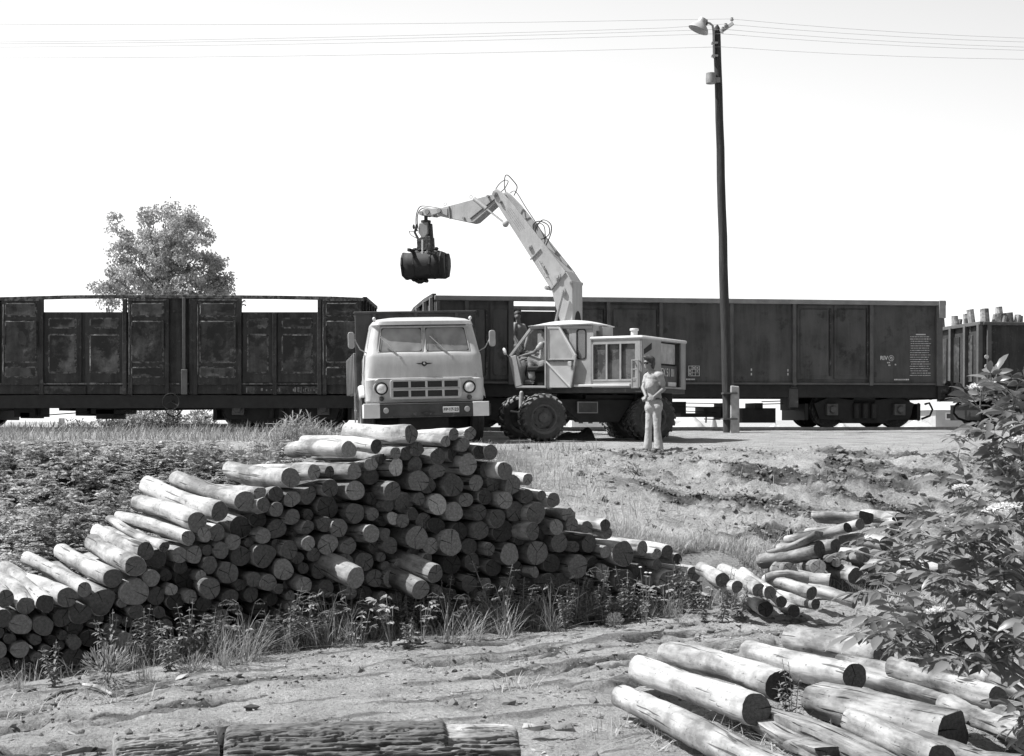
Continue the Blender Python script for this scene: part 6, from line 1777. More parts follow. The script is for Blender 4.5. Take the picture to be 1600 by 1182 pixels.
def hand_parts(w, d, up, s=1, curl=.6, spread=1):
    """palm and five fingers from wrist w; d = pointing direction, up = back of the hand"""
    w, d, up = Vector(w), Vector(d).normalized(), Vector(up).normalized()
    sd = d.cross(up).normalized() * s; up = sd.cross(d).normalized() * s
    P = []
    k = w + d * .085
    for i, (o, L) in enumerate(((-.030, .070), (-.010, .078), (.011, .074), (.030, .058))):
        P.append((w + sd * o * .5 + d * .015, k + sd * o, .014, .0115))
        a = k + sd * o; b_ = a + (d * math.cos(curl * .5) - up * math.sin(curl * .5)) * L * .55; c = b_ + (d * math.cos(curl * 1.6) - up * math.sin(curl * 1.6)) * L * .5
        P.append((a, b_, .0105, .0092)); P.append((b_, c, .0092, .0075))
    t0 = w + d * .025 - sd * .022; t1 = t0 + d * .035 - sd * .028; t2 = t1 + d * .03 - sd * .006 - up * .006
    P.append((t0, t1, .0145, .011)); P.append((t1, t2, .0105, .0085))
    return P

def standing_man():
    D = 25.6; s = D / F
    gz0 = hz(.22 * D / 2.2, D)
    base = G(1021, 702, D); base.z = CZ + (HZ - 702) * s
    t = thing('person', base, 0, 'standing man in dark glasses, grey t-shirt and light flared trousers, hands at belt', 'person')
    def p(px, py, y=0): return Vector(((px - 1021) * s, y, (702 - py) * s))
    sh, el, wr = p(1030, 584.5, -.13), p(1036, 605, -.10), p(1020, 617, -.27)
    sh2, el2, wr2 = p(1012, 585.5, .10), p(1004.5, 603, .0), p(1008, 616, -.16)
    hd = p(1013.5, 564.5, -.02)
    hip1, kn1, an1 = p(1016.5, 634, .05), p(1013.5, 667, .02), p(1012.5, 696, .04)
    hip2, kn2, an2 = p(1025.5, 634, -.06), p(1026, 667, -.09), p(1028.5, 696, -.10)
    torso = [(p(1020.5, 628), p(1020, 612), .135, .120), (p(1020, 612), p(1021.5, 595), .118, .135), (p(1021.5, 595), p(1021.5, 588), .135, .12), (sh, sh2, .062, .058), (p(1020, 584), p(1017, 577), .062, .055), (p(1017.5, 579), p(1015, 569, -.01), .054, .05)]
    head = [((hd + Vector((0, 0, .02))), (.088, .078, .108)), ((hd + Vector((-.022, -.015, -.045))), (.062, .058, .065)), (hd + Vector((-.062, -.055, -.01)), (.014, .012, .024)), (hd + Vector((-.066, -.062, -.022)), (.013, .013, .012)),
            (hd + Vector((-.045, -.042, -.078)), (.03, .03, .022)), (hd + Vector((-.052, -.055, -.052)), (.022, .018, .008)), (hd + Vector((.030, -.072, -.01)), (.016, .010, .028)), (hd + Vector((-.05, -.05, .025)), (.034, .03, .012))]
    arms = [(sh, el, .050, .040), (el, wr, .040, .027), (sh2, el2, .048, .038), (el2, wr2, .038, .026)]
    fing = hand_parts(wr, p(1010, 621, -.30) - wr, (0, -1, .5), 1, .9) + hand_parts(wr2, p(1002, 621, -.28) - wr2, (-.6, -.6, .5), -1, .9)
    legs = [(hip1, kn1, .085, .055), (kn1, an1, .052, .038), (hip2, kn2, .085, .055), (kn2, an2, .052, .038)]
    feet = [(an1 + Vector((0, 0, -.02)), an1 + Vector((-.15, -.03, -.045)), .04, .03), (an2 + Vector((0, 0, -.02)), an2 + Vector((-.13, -.09, -.045)), .04, .03)]
    body = fuse(torso + arms + fing + legs + feet, head, .0085, M_['skin'], 'body', t, 2)
    # hair: cap and side locks, chin-length at the neck
    hr = fuse([], [(hd + Vector((.018, .012, .055)), (.105, .10, .090)), (hd + Vector((.050, .03, -.0)), (.075, .080, .095)), (hd + Vector((-.045, -.03, .098)), (.062, .062, .034), Matrix.Rotation(R(20), 3, 'Y')), (hd + Vector((-.02, -.062, .078)), (.06, .035, .035), Matrix.Rotation(R(25), 3, 'Y')), (hd + Vector((.045, -.055, .03)), (.05, .034, .06)), (hd + Vector((.055, -.05, -.025)), (.03, .03, .045)), (hd + Vector((.065, .02, -.065)), (.045, .06, .055))], .01, M_['hair'], 'hair', t, 1)
    m = MB()
    for k, c in enumerate(((-.072, -.052, .004), (-.042, -.082, .004))): m.ell(hd + Vector(c), (.026, .018, .02), 12, 8)
    m.tube([hd + Vector((-.08, -.045, .012)), hd + Vector((-.06, -.076, .016)), hd + Vector((-.02, -.09, .012)), hd + Vector((.03, -.082, .006))], .005, 6); m.build('sunglasses', M_['black'], t)
    m = MB(); m.tube([hd + Vector((-.078, -.068, -.050)), hd + Vector((-.062, -.082, -.051))], .004, 5); m.build('mouth', M_['hair'], t)
    shirt = fuse([(p(1021, 619), p(1020, 608), .150, .135), (p(1020, 610), p(1021.5, 595), .134, .150), (p(1021.5, 595), p(1021.5, 589), .150, .135), (sh, sh2, .080, .074), (p(1021, 588), p(1019, 579.5), .10, .072), (sh, p(1020, 581), .075, .07), (sh2, p(1018, 581), .07, .07),
                  (sh, sh.lerp(el, .55), .068, .064), (sh2, sh2.lerp(el2, .5), .064, .060), (p(1023, 616), p(1017, 601, -.05), .12, .12)], [], .010, M_['shirt'], 'shirt', t, 2, post=.007)
    tr = fuse([(p(1020.5, 622), p(1020.5, 632), .136, .138), (hip1, kn1, .086, .062), (kn1, an1 + Vector((0, 0, -.01)), .060, .080), (hip2, kn2, .090, .064), (kn2, an2 + Vector((0, 0, -.01)), .062, .086), (hip1, hip2, .11, .11)], [(p(1027, 630, 0), (.105, .12, .12))], .011, M_['trous'], 'trousers', t, 2, post=.0045)
    me = tr.data       # cut the hems flat
    zc = (an1.z - .03)
    for v in me.vertices:
        if v.co.z < zc: v.co.z = zc + (v.co.z - zc) * .12
    m = MB(); c = p(1020.5, 620); m.lathe([(.150, -.018), (.157, -.018), (.157, .018), (.150, .018)], c, 'z', 28, closed=True); m.v = [(x, c.y + (y - c.y) * .93, z) for x, y, z in m.v]; m.box(c + Vector((-.10, -.125, 0)), (.05, .02, .045)); m.build('belt', M_['hair'], t)
    for an, dx in ((an1, Vector((-.19, -.04, 0))), (an2, Vector((-.16, -.12, 0)))):
        m = MB(); b_ = Vector((an.x, an.y, .0)); d = dx.normalized(); sd = Vector((-d.y, d.x, 0))
        prof = [(-.07, .036, .075), (-.02, .04, .085), (.05, .044, .065), (.12, .046, .048), (.19, .036, .035), (.215, .015, .028)]
        vs_ = []
        for u, w_, h_ in prof:
            for k in range(10):
                a = 2 * math.pi * k / 10; vs_.append(b_ + d * u + sd * w_ * math.cos(a) + Vector((0, 0, max(.0, h_ * .5 + h_ * .55 * math.sin(a)))))
        m.add(vs_, [(i * 10 + k, i * 10 + (k + 1) % 10, (i + 1) * 10 + (k + 1) % 10, (i + 1) * 10 + k) for i in range(len(prof) - 1) for k in range(10)] + [tuple(range(9, -1, -1)), tuple((len(prof) - 1) * 10 + k for k in range(10))])
        m.build('shoe', M_['shoe'], t)
    t.location.z = hz(base.x, base.y) + .005
    return t
standing_man()

def driver():
    fr = SF; yl = -.72
    t = thing('person', fr.Q, -30, 'driver in light trousers and shirt sitting at the levers of the excavator cab', 'person')
    def p(px, py, y=0):
        c = fr.loc(px, py, yl); return Vector((c.x, yl + y, c.z))
    hip = p(852, 570); hd = p(851, 521)
    k1, a1 = p(833, 560, -.12), p(836, 592, -.12)
    k2, a2 = p(827, 563, .16), p(820, 590, .16)
    sh1, e1, w1 = p(852, 540, -.18), p(842, 552, -.22), p(823, 556, -.16)
    sh2, e2, w2 = p(852, 540, .18), p(841, 553, .2), p(826, 550, .10)
    fuse([(hip, p(853, 552), .13, .125), (p(853, 552), p(852, 541), .13, .11), (sh1, sh2, .06, .06), (p(852, 540), hd, .06, .05), (sh1, e1, .05, .04), (e1, w1, .038, .027), (sh2, e2, .05, .04), (e2, w2, .038, .027),
          (hip + Vector((0, -.1, 0)), k1, .09, .06), (k1, a1, .055, .04), (hip + Vector((0, .1, 0)), k2, .09, .06), (k2, a2, .055, .04)]
         + hand_parts(w1, (-1, .1, -.1), (0, -.3, 1), 1, 1.2) + hand_parts(w2, (-1, 0, .1), (0, .3, 1), -1, 1.2),
         [(hd + Vector((0, 0, .04)), (.088, .078, .11)), (hd + Vector((-.07, 0, .02)), (.03, .02, .03)), (hd + Vector((-.03, 0, -.03)), (.06, .055, .06))], .011, M_['skin'], 'body', t, 2)
    fuse([], [(hd + Vector((.02, 0, .07)), (.095, .09, .09)), (hd + Vector((.05, 0, .0)), (.06, .075, .08)), (hd + Vector((-.04, 0, .12)), (.06, .06, .035))], .012, M_['hair'], 'hair', t, 1)
    fuse([(hip + Vector((0, 0, .02)), p(853, 552), .145, .14), (p(853, 552), p(852, 542), .145, .125), (sh1, sh2, .072, .072), (sh1, sh1.lerp(e1, .4), .068, .06), (sh2, sh2.lerp(e2, .4), .068, .06)], [], .012, M_['roofw'], 'shirt', t, 2)
    fuse([(hip + Vector((0, -.08, 0)), hip + Vector((0, .08, 0)), .135, .135), (hip + Vector((0, -.1, 0)), k1, .105, .078), (k1, a1 + Vector((0, 0, .03)), .075, .085), (hip + Vector((0, .1, 0)), k2, .105, .078), (k2, a2 + Vector((0, 0, .03)), .075, .085)], [], .012, M_['trous'], 'trousers', t, 2)
    for a in (a1, a2):
        m = MB(); c = a + Vector((-.07, 0, -.07)); m.ell(c, (.14, .05, .045), 14, 8); m.bx(c.x - .13, c.x + .12, c.y - .04, c.y + .04, c.z - .045, c.z - .03); m.build('shoe', M_['lamp'], t)
driver()

def wagon_worker():
    fr = SW_fr; yl = 1.0
    t = thing('person', fr.Q, 7.4, 'worker bending in the open doorway of the steel wagon, left of the excavator cab', 'person')
    def p(px, py, y=0):
        c = fr.loc(px, py, yl); return Vector((c.x, yl + y, c.z))
    hd = p(808, 494, -.12); zf = p(815, 590).z
    hips = p(813, 543); ch = p(811, 514)
    fuse([(hips, ch, .13, .14), (ch, hd, .07, .055), (p(804, 508, -.1), p(800, 526, -.2), .05, .04), (p(800, 526, -.2), p(807, 542, -.3), .04, .028), (p(818, 510, .1), p(824, 526, -.1), .05, .04), (p(824, 526, -.1), p(818, 541, -.3), .04, .028),
          (hips + Vector((-.1, 0, 0)), p(808, 570), .09, .06), (p(808, 570), Vector((p(808, 590).x, yl, zf)), .055, .04), (hips + Vector((.1, 0, 0)), p(820, 570), .09, .06), (p(820, 570), Vector((p(820, 590).x, yl, zf)), .055, .04)]
         + hand_parts(p(807, 542, -.3), (.1, -.3, -1), (-1, 0, 0), 1, .7) + hand_parts(p(818, 541, -.3), (-.1, -.3, -1), (1, 0, 0), -1, .7),
         [(hd, (.085, .088, .11)), (hd + Vector((-.02, -.07, -.03)), (.03, .03, .03))], .013, M_['skin'], 'body', t, 2)
    fuse([], [(hd + Vector((0, .015, .04)), (.1, .1, .09))], .014, M_['hair'], 'hair', t, 1)
    fuse([(hips + Vector((0, 0, .05)), ch, .145, .155), (p(804, 508, -.05), p(802, 516, -.1), .07, .065), (p(818, 510, .05), p(821, 518, 0), .07, .065)], [], .014, M_['wag_rail'], 'shirt', t, 2)
    fuse([(hips, hips + Vector((0, 0, .04)), .15, .15), (hips + Vector((-.1, 0, 0)), p(808, 570), .105, .08), (p(808, 570), Vector((p(808, 590).x, yl, zf + .08)), .078, .07), (hips + Vector((.1, 0, 0)), p(820, 570), .105, .08), (p(820, 570), Vector((p(820, 590).x, yl, zf + .08)), .078, .07)], [], .014, M_['chassis'], 'trousers', t, 2)
wagon_worker()

# ------------------------------------------------------------------ lamp pole and wires
def lamp_pole():
    D = 34.0
    b_ = G(1139, 672, D); tp = G(1120, 48, D)
    base = Vector((b_.x, D, 2.0))
    t = thing('lamp_pole', base, 0, 'tall tarred wooden pole with a lamp on top, right of the standing man', 'lamp pole')
    def p(px, py, y=0): return Vector(((px - 800) / F * D - base.x, y, CZ + (HZ - py) / F * D - base.z))
    m = MB(); pts = []; rs = []
    q = random.Random(3)
    for i in range(15):
        u = i / 14; c = p(1138.5, 690).lerp(p(1120, 50), u); c.x += q.uniform(-.008, .008); pts.append(c); rs.append(lerp(.125, .088, u))
    m.tube(pts, rs, 16); m.tube([p(1119.5, 52), p(1120.5, 44), p(1121, 38.5)], [.085, .07, .01], 14); m.build('pole', M_['pole'], t)
    m = MB(); a, c = p(1146.5, 676, -.12), p(1146.5, 603, -.12)
    m.add([(a.x - .11, -.22, a.z - .2), (a.x + .11, -.22, a.z - .2), (a.x + .11, -.02, a.z - .2), (a.x - .11, -.02, a.z - .2), (c.x - .10, -.21, c.z), (c.x + .10, -.21, c.z - .02), (c.x + .10, -.03, c.z - .02), (c.x - .10, -.03, c.z)],
          [(0, 1, 2, 3), (4, 5, 6, 7), (0, 1, 5, 4), (1, 2, 6, 5), (2, 3, 7, 6), (3, 0, 4, 7)]); m.build('concrete_footing', M_['conc'], t, bevel=.02)
    m = MB()
    for y_ in (615, 655): c = p(1141, y_, -.1); m.bx(c.x - .2, c.x + .14, -.24, .14, c.z - .02, c.z + .02)
    m.build('footing_clamp', M_['wag_post'], t)
    m = MB(); m.tube([p(1114.5, 93, -.1), p(1114, 52, -.1), p(1112.5, 42, -.1), p(1108, 39, -.12), p(1102, 38, -.14)], .028, 8)
    for y_ in (69, 89): c = p(1117, y_, -.05); m.bx(c.x - .09, c.x + .06, -.13, .0, c.z - .02, c.z + .02)
    arm = m.build('lamp_arm', M_['lamp'], t)
    m = MB(); Rt = Matrix.Rotation(R(24), 3, 'Y')
    prof = [(.02, .17), (.10, .16), (.115, .06), (.13, .03), (.22, -.06), (.255, -.14), (.24, -.135), (.12, .0), (.02, .02)]
    m.lathe(prof, (0, 0, 0), 'z', 28); c = p(1093.5, 42, -.15); m.v = [tuple(Rt @ Vector(v) + c) for v in m.v]; m.build('lamp_shade', M_['lamp'], arm)
    m = MB(); m.bar(p(1101, 38.5, -.15), p(1104, 38.5, -.15), .09, .12); m.build('lamp_socket', M_['chassis'], arm)
    m = MB(); c = p(1110, 124.5, -.1); m.lathe([(.01, .13), (.115, .125), (.12, .02), (.125, .0), (.12, -.12), (.01, -.125)], c, 'z', 20); m.bx(c.x + .1, c.x + .22, -.14, -.06, c.z - .1, c.z + .02); m.build('junction_drum', M_['wag_rail'], t)
    m = MB(); m.bar(p(1125, 51, -.05), p(1143.5, 40, -.2), .05, .09); br = m.build('wire_bracket', M_['lamp'], t, bevel=.008)
    for px, py in ((1142, 33.5), (1132.5, 42.5), (1128, 48)):
        m = MB(); c = p(px, py, -.15); m.cyl(c + Vector((0, 0, -.12)), c, .012, n=6); m.lathe([(.01, .05), (.035, .04), (.03, .01), (.045, .0), (.04, -.03), (.01, -.04)], c, 'z', 12); m.build('insulator', M_['conc'], br)
lamp_pole()
wires = [('uppermost overhead wire resting on the outer insulator of the pole', (-700, 52), (0, 38), (1040, 31.5), (1142, 30), (1600, 60), (2300, 110)),
         ('second overhead wire, just below the uppermost one', (-700, 84), (0, 66), (1040, 44), (1133, 38), (1600, 66), (2300, 112)),
         ('third overhead wire, nearly touching the second at left', (-700, 90), (0, 69), (1040, 49), (1129, 46), (1600, 74), (2300, 122)),
         ('fourth overhead wire of the five passing the pole', (-700, 92), (0, 74), (1040, 55.5), (1125, 53), (1600, 79), (2300, 126)),
         ('lowest and faintest overhead wire', (-700, 104), (0, 91), (1040, 76), (1125, 73.5), (1600, 93), (2300, 125))]
for w in wires:
    D = 33.85; mb = MB(); P_ = []
    pts = w[1:]
    for (x0, y0), (x1, y1) in zip(pts, pts[1:]):
        nseg = max(2, int((x1 - x0) / 90))
        for k in range(nseg): 
            u = k / nseg; sag = 4 * u * (1 - u) * (3.5 if (x1 - x0) > 300 else 0)
            P_.append(G(lerp(x0, x1, u), lerp(y0, y1, u) + sag, D))
    P_.append(G(*pts[-1], D)); o0 = P_[0].copy()
    mb.tube([q_ - o0 for q_ in P_], .0038, 5)
    o = mb.build('overhead_wire', M_['wire']); o.location = o0
    tag(o, w[0], 'wire', 'overhead wires strung along the track')

# ------------------------------------------------------------------ far background
def house(name, px0, px1, py_base, py_eave, py_apex, D, depth, label, wall, hip=True, windows=(), chimney=None, rz=0, roofm='roof'):
    a, b_ = G(px0, py_base, D), G(px1, py_base, D)
    w = b_.x - a.x; s = D / F
    t = thing(name, ((a.x + b_.x) / 2, D, a.z), rz, label, 'house')
    he = (py_base - py_eave) * s; ha = (py_base - py_apex) * s; o = .25
    m = MB(); m.bx(-w / 2, w / 2, 0, depth, -2, he); m.build('wall', M_[wall], t)
    m = MB(); x0, x1, y0, y1 = -w / 2 - o, w / 2 + o, -o, depth + o
    if hip:
        r = w * .06
        v = [(x0, y0, he), (x1, y0, he), (x1, y1, he), (x0, y1, he), (-r, depth / 2, ha), (r, depth / 2, ha)]
        m.add(v, [(0, 1, 5, 4), (1, 2, 5), (2, 3, 4, 5), (3, 0, 4), (0, 3, 2, 1)])
    else:
        v = [(x0, y0, he), (x1, y0, he), (x1, y1, he), (x0, y1, he), (x0, depth / 2, ha), (x1, depth / 2, ha)]
        m.add(v, [(0, 1, 5, 4), (1, 2, 5), (2, 3, 4, 5), (3, 0, 4), (0, 3, 2, 1)])
    rf = m.build('roof', M_[roofm], t)
    if chimney:
        m = MB(); x, h_ = chimney; m.bx(x - .25, x + .25, depth / 2 - .25, depth / 2 + .25, ha - 1.2, ha + h_); m.build('chimney', M_['wall2'], rf)
    for x0_, x1_, y0_, y1_ in windows:
        m = MB(); X0, X1 = (x0_ - (px0 + px1) / 2) * s, (x1_ - (px0 + px1) / 2) * s; Z0, Z1 = (py_base - y1_) * s, (py_base - y0_) * s
        m.ring([(X0, Z0), (X1, Z0), (X1, Z1), (X0, Z1)], [(X0 + .07, Z0 + .07), (X1 - .07, Z0 + .07), (X1 - .07, Z1 - .07), (X0 + .07, Z1 - .07)], -.05, 0); wn_ = m.build('window', M_['wall'], t)
        m = MB(); m.bx(X0 + .07, X1 - .07, -.02, -.01, Z0 + .07, Z1 - .07); m.bx((X0 + X1) / 2 - .03, (X0 + X1) / 2 + .03, -.04, -.02, Z0, Z1); m.build('pane', M_['pane'], wn_)
house('house', 52, 112, 700, 690, 661, 150, 5.5, 'far house with a pale hipped roof seen low under the left wagon', 'wall2', True, chimney=(.1, .5))
house('house', 893, 952, 668, 647, 643, 78, 4, 'white flat house with two windows seen between the excavator wheels', 'wall', False, windows=((902, 913, 653, 664), (917, 928, 653, 664), (934, 943, 653, 664)))
house('house', 1462, 1512, 668, 641, 635, 90, 5, 'grey hut with a light roof seen between two wagons', 'wall2', False, windows=((1477, 1487, 645, 656),), roofm='roofw')
def heap(px0, px1, apx, apy, D, label, mat='sand'):
    s = D / F; a = G(px0, 670, D); b_ = G(px1, 670, D); c = G(apx, apy, D)
    w = b_.x - a.x; cx_ = a.x + w / 2; z0 = hz(cx_, D); h_ = c.z - z0
    q = random.Random(px0); n_ = 26; rings_ = 8
    vs = []; 
    for j in range(rings_ + 1):
        u = j / rings_; rr = (1 - u)
        for k in range(n_):
            A = 2 * math.pi * k / n_; f = 1 + .12 * math.sin(3 * A + px0) + .05 * q.uniform(-1, 1)
            vs.append((rr * w / 2 * f * math.cos(A) + (c.x - cx_) * u, rr * w / 2.4 * f * math.sin(A), h_ * (u ** .92) + q.uniform(-.02, .02) - .05))
    m = MB(); m.add(vs, [(j * n_ + k, j * n_ + (k + 1) % n_, (j + 1) * n_ + (k + 1) % n_, (j + 1) * n_ + k) for j in range(rings_) for k in range(n_)])
    o = m.build('sand_heap', MT[mat]); o.location = (cx_, D, z0)
    tag(o, label, 'heap', 'heaps of pale sand and gravel beyond the track')
MT['sand'] = surf('pale_sand', .52, .2, .95, 4, bump=.5)
heap(1042, 1112, 1084, 648, 52, 'pale sand heap just right of the excavator rear wheel')
heap(1108, 1122, 1115, 643, 50, 'narrow tall sand heap beside the lamp pole')
heap(1190, 1235, 1212, 659, 47, 'low sand heap right of the concrete pole footing')
heap(1302, 1334, 1316, 658, 47, 'small pointed heap between the wagon bogie wheels')
heap(1405, 1470, 1436, 650, 50, 'wide sand heap left of the wagon couplings')
heap(1490, 1545, 1520, 652, 50, 'sand heap under the low loaded wagon')
heap(950, 1010, 975, 655, 60, 'sand heap seen past the excavator underbody')
# dark spoil between the excavator wheels
def spoil():
    a, b_ = G(868, 680, 31), G(932, 680, 31); n1_, n2_ = 46, 18
    q = random.Random(5); vs = []
    for j in range(n2_ + 1):
        for i in range(n1_ + 1):
            u, w_ = i / n1_, j / n2_; x = lerp(a.x, b_.x, u); y = 30.8 + 1.4 * w_
            e = math.sin(math.pi * u) ** .6 * math.sin(math.pi * w_) ** .7
            h_ = e * (.13 + .16 * sst(.55, .85, u)) * (.7 + .8 * float(fbm(x * 5, y * 5, 3)))
            vs.append((x - a.x, y - 31, hz(x, y) + h_ * 1.25 - .02 - 1.85))
    m = MB(); m.add(vs, [(j * (n1_ + 1) + i, j * (n1_ + 1) + i + 1, (j + 1) * (n1_ + 1) + i + 1, (j + 1) * (n1_ + 1) + i) for j in range(n2_) for i in range(n1_)])
    o = m.build('soil_heap', surf('dark_soil', .06, .5, .95, 8, bump=.8)); o.location = (a.x, 31, 1.85)
    tag(o, 'low dark heap of lumpy soil lying between the excavator wheels', 'soil heap')
spoil()
# far wooded rise on the left horizon and hazy hills
def ridge(name, px0, px1, pts, D, mat, base, kind='structure'):
    vs = []; n_ = 260
    q = random.Random(int(D))
    for i in range(n_ + 1):
        px = lerp(px0, px1, i / n_); y = np.interp(px, [p[0] for p in pts], [p[1] for p in pts])
        c = G(px, y - 2.0 * float(fbm(px * .09, D, 4)) , D)
        vs += [(c.x, D - D * .05, base), (c.x, D, c.z), (c.x, D + D * .08, c.z - (c.z - base) * .1), (c.x, D + D * .2, base)]
    m = MB(); m.add(vs, [(i * 4 + k, i * 4 + 4 + k, i * 4 + 5 + k, i * 4 + 1 + k) for i in range(n_) for k in range(3)])
    o = m.build(name, mat, angle=80); tag(o, kind=kind)
ridge('wooded_hill', -400, 700, [(-400, 660), (-50, 664), (20, 666), (60, 672), (110, 674), (200, 672), (300, 670), (450, 664), (700, 662)], 420, surf('far_wood', .24, .3, 1, .05), -6)
ridge('hills', -1500, 3200, [(-1500, 650), (-300, 656), (0, 660), (400, 663), (800, 660), (1300, 657), (1900, 652), (3200, 648)], 1800, surf('hill_cover', .36, .15, 1, .01), -10)
# ------------------------------------------------------------------ vegetation
def leaves_mesh(name, P, Dr, Nr, L, W, fold=.25, seg=1, mat=None, droop=0.0):
    """many leaves in one mesh. P base points, Dr direction, Nr upper side, L length, W width (numpy arrays)"""
    P = np.asarray(P, float); Dr = np.asarray(Dr, float); Nr = np.asarray(Nr, float)
    Dr = Dr / np.linalg.norm(Dr, axis=1, keepdims=True)
    S = np.cross(Dr, Nr); S /= (np.linalg.norm(S, axis=1, keepdims=True) + 1e-9)
    U = np.cross(S, Dr)
    L = np.asarray(L)[:, None]; W = np.asarray(W)[:, None]
    if seg == 1:
        v = np.stack([P, P + Dr * L * .5 - S * W * .5 + U * W * fold, P + Dr * L - U * L * droop, P + Dr * L * .5 + S * W * .5 + U * W * fold], 1)
        t = np.array([(0, 1, 2), (0, 2, 3)])
    else:
        st = [(0.28, .78, .0), (.6, .92, .35), (.85, .5, .75)]
        vs = [P]
        for u, w, d in st:
            c = P + Dr * L * u - U * L * droop * d
            vs += [c - S * W * .5 * w + U * W * fold * w, c, c + S * W * .5 * w + U * W * fold * w]
        vs.append(P + Dr * L - U * L * droop * 1.15)
        v = np.stack(vs, 1)
        t = np.array([(0, 1, 2), (0, 2, 3), (1, 4, 5), (1, 5, 2), (2, 5, 6), (2, 6, 3), (4, 7, 8), (4, 8, 5), (5, 8, 9), (5, 9, 6), (7, 10, 8), (8, 10, 9)])
    n_, k = v.shape[0], v.shape[1]
    f = (t[None] + (np.arange(n_) * k)[:, None, None]).reshape(-1, 3).astype(np.int32)
    me = bpy.data.meshes.new(name)
    me.vertices.add(n_ * k); me.vertices.foreach_set('co', v.astype(np.float32).ravel())
    me.loops.add(f.size); me.loops.foreach_set('vertex_index', f.ravel())
    me.polygons.add(len(f)); me.polygons.foreach_set('loop_start', (np.arange(len(f)) * 3).astype(np.int32))
    me.update(calc_edges=True)
    if seg > 1: me.polygons.foreach_set('use_smooth', [True] * len(f))
    if mat: me.materials.append(mat)
    return me
def blades_mesh(name, P, Lg, W, az, lean, mat, curve=.5):
    """grass blades: three-segment tapering strips"""
    P = np.asarray(P, float); n_ = len(P)
    d = np.stack([np.cos(az), np.sin(az), np.zeros(n_)], 1); s = np.stack([-np.sin(az), np.cos(az), np.zeros(n_)], 1)
    out = []
    for u, w in ((0, 1), (.4, .85), (.75, .6), (1, .04)):
        out_h = (lean * u + curve * lean * u * u)[:, None] * Lg[:, None]
        up = (Lg * (u - .35 * lean * u * u))[:, None] * np.array([0, 0, 1.])
        c = P + d * out_h + up
        out += [c - s * (W * w * .5)[:, None], c + s * (W * w * .5)[:, None]]
    v = np.stack(out, 1)
    t = np.array([(0, 1, 3, 2), (2, 3, 5, 4), (4, 5, 7, 6)])
    f = (t[None] + (np.arange(n_) * 8)[:, None, None]).reshape(-1, 4).astype(np.int32)
    me = bpy.data.meshes.new(name)
    me.vertices.add(n_ * 8); me.vertices.foreach_set('co', v.astype(np.float32).ravel())
    me.loops.add(f.size); me.loops.foreach_set('vertex_index', f.ravel())
    me.polygons.add(len(f)); me.polygons.foreach_set('loop_start', (np.arange(len(f)) * 4).astype(np.int32))
    me.update(calc_edges=True); me.materials.append(mat)
    return me
def unit(rs, n_): v = rs.normal(size=(n_, 3)); return v / np.linalg.norm(v, axis=1, keepdims=True)
LM = dict(thicket=leafmat('thicket_leaf', .34, .62, .5, .3, 1.2), weed=leafmat('weed_leaf', .24, .4, .5, .3, 3), grass=leafmat('dry_grass', .42, .3, .6, .3, 1.0), gweed=leafmat('green_grass', .27, .4, .5, .3, 2),
          elder=leafmat('elder_leaf', .17, .4, .33, .22, 5), tree=leafmat('poplar_leaf', .40, .4, .45, .4, .8), flower=leafmat('flower', .8, .1, .7, .3, 5), reed=leafmat('reed_leaf', .35, .3, .5, .3, 3), bush=leafmat('bush_leaf', .30, .4, .5, .3, 1.5))
STEM = surf('stem', .20, .3, .8, 8); BARKM = surf('tree_bark', .12, .3, .9, 7)

def thicket():
    """dense feathery weeds on the left slope: uncountable"""
    rs = np.random.RandomState(21)
    P = []; Dv = []; Nn = []; L = []; W = []; sv = MB()
    k = 0; plants = []
    tries = 0
    while k < 1050 and tries < 20000:
        tries += 1
        X = rs.uniform(-9.5, -.2); Y = rs.uniform(14.0, 26.6)
        u, w = pile_uw(X, Y)
        if w < 2.35 or X < -.42 * Y: continue
        den = .4 + .8 * float(fbm(X * .5, Y * .5, 3))
        if X > -2.2: den *= .35
        if Y > 25 and rs.rand() < (Y - 25) * .5: continue
        if rs.rand() > den: continue
        z = hz(X, Y)
        h_ = rs.uniform(.35, .9) * (.15 + 1.5 * float(vn(X * .8 + 5, Y * .8)))
        if Y > 24.5: h_ *= .6
        if X > -2: h_ *= .7
        h_ = min(h_, CZ - 30 / F * Y - z)
        if h_ < .12 or (X / Y > -.235 and Y > 23.2): continue
        k += 1
        lean = rs.normal(size=2) * .15
        if rs.rand() < .3: sv.tube([(X, Y, z - .02), (X + lean[0] * h_, Y + lean[1] * h_, z + h_)], [.006, .003], 4)
        bl, wl = (1.0, .34) if vn(X * .7 + 20, Y * .7) < .5 else (1.25, .7)
        for i in range(int(6 + 12 * h_)):
            t = .15 + .85 * rs.rand() ** .7
            az = rs.uniform(0, 6.283); up = rs.uniform(-.1, .6); ln = rs.uniform(.12, .30) * (1.15 - .5 * t)
            ax = np.array([math.cos(az), math.sin(az), up]); sd = np.array([-math.sin(az), math.cos(az), 0.])
            o_ = np.array([X + lean[0] * h_ * t, Y + lean[1] * h_ * t, z + h_ * t])
            for j in range(6):
                uu_ = (j + 1) / 6; c = o_ + ax * ln * uu_ - np.array([0, 0, .5 * ln * uu_ * uu_])
                s = ln * .42 * (1.1 - .7 * uu_) * rs.uniform(.8, 1.3)
                for sg in (-1, 1):
                    P.append(c); Dv.append(sd * sg + ax * .7 + np.array([0, 0, -.25])); Nn.append((rs.normal() * .45, rs.normal() * .45, 1)); L.append(s * bl); W.append(s * wl)
    me = leaves_mesh('weed_thicket', P, Dv, Nn, L, W, .2, 1, LM['thicket'])
    o = link_mesh('weed_thicket', me); tag(o, 'dense feathery green weeds covering the slope left of the log pile', 'weeds', kind='stuff')
    s_ = sv.build('weed_stalks', STEM, o)
thicket()
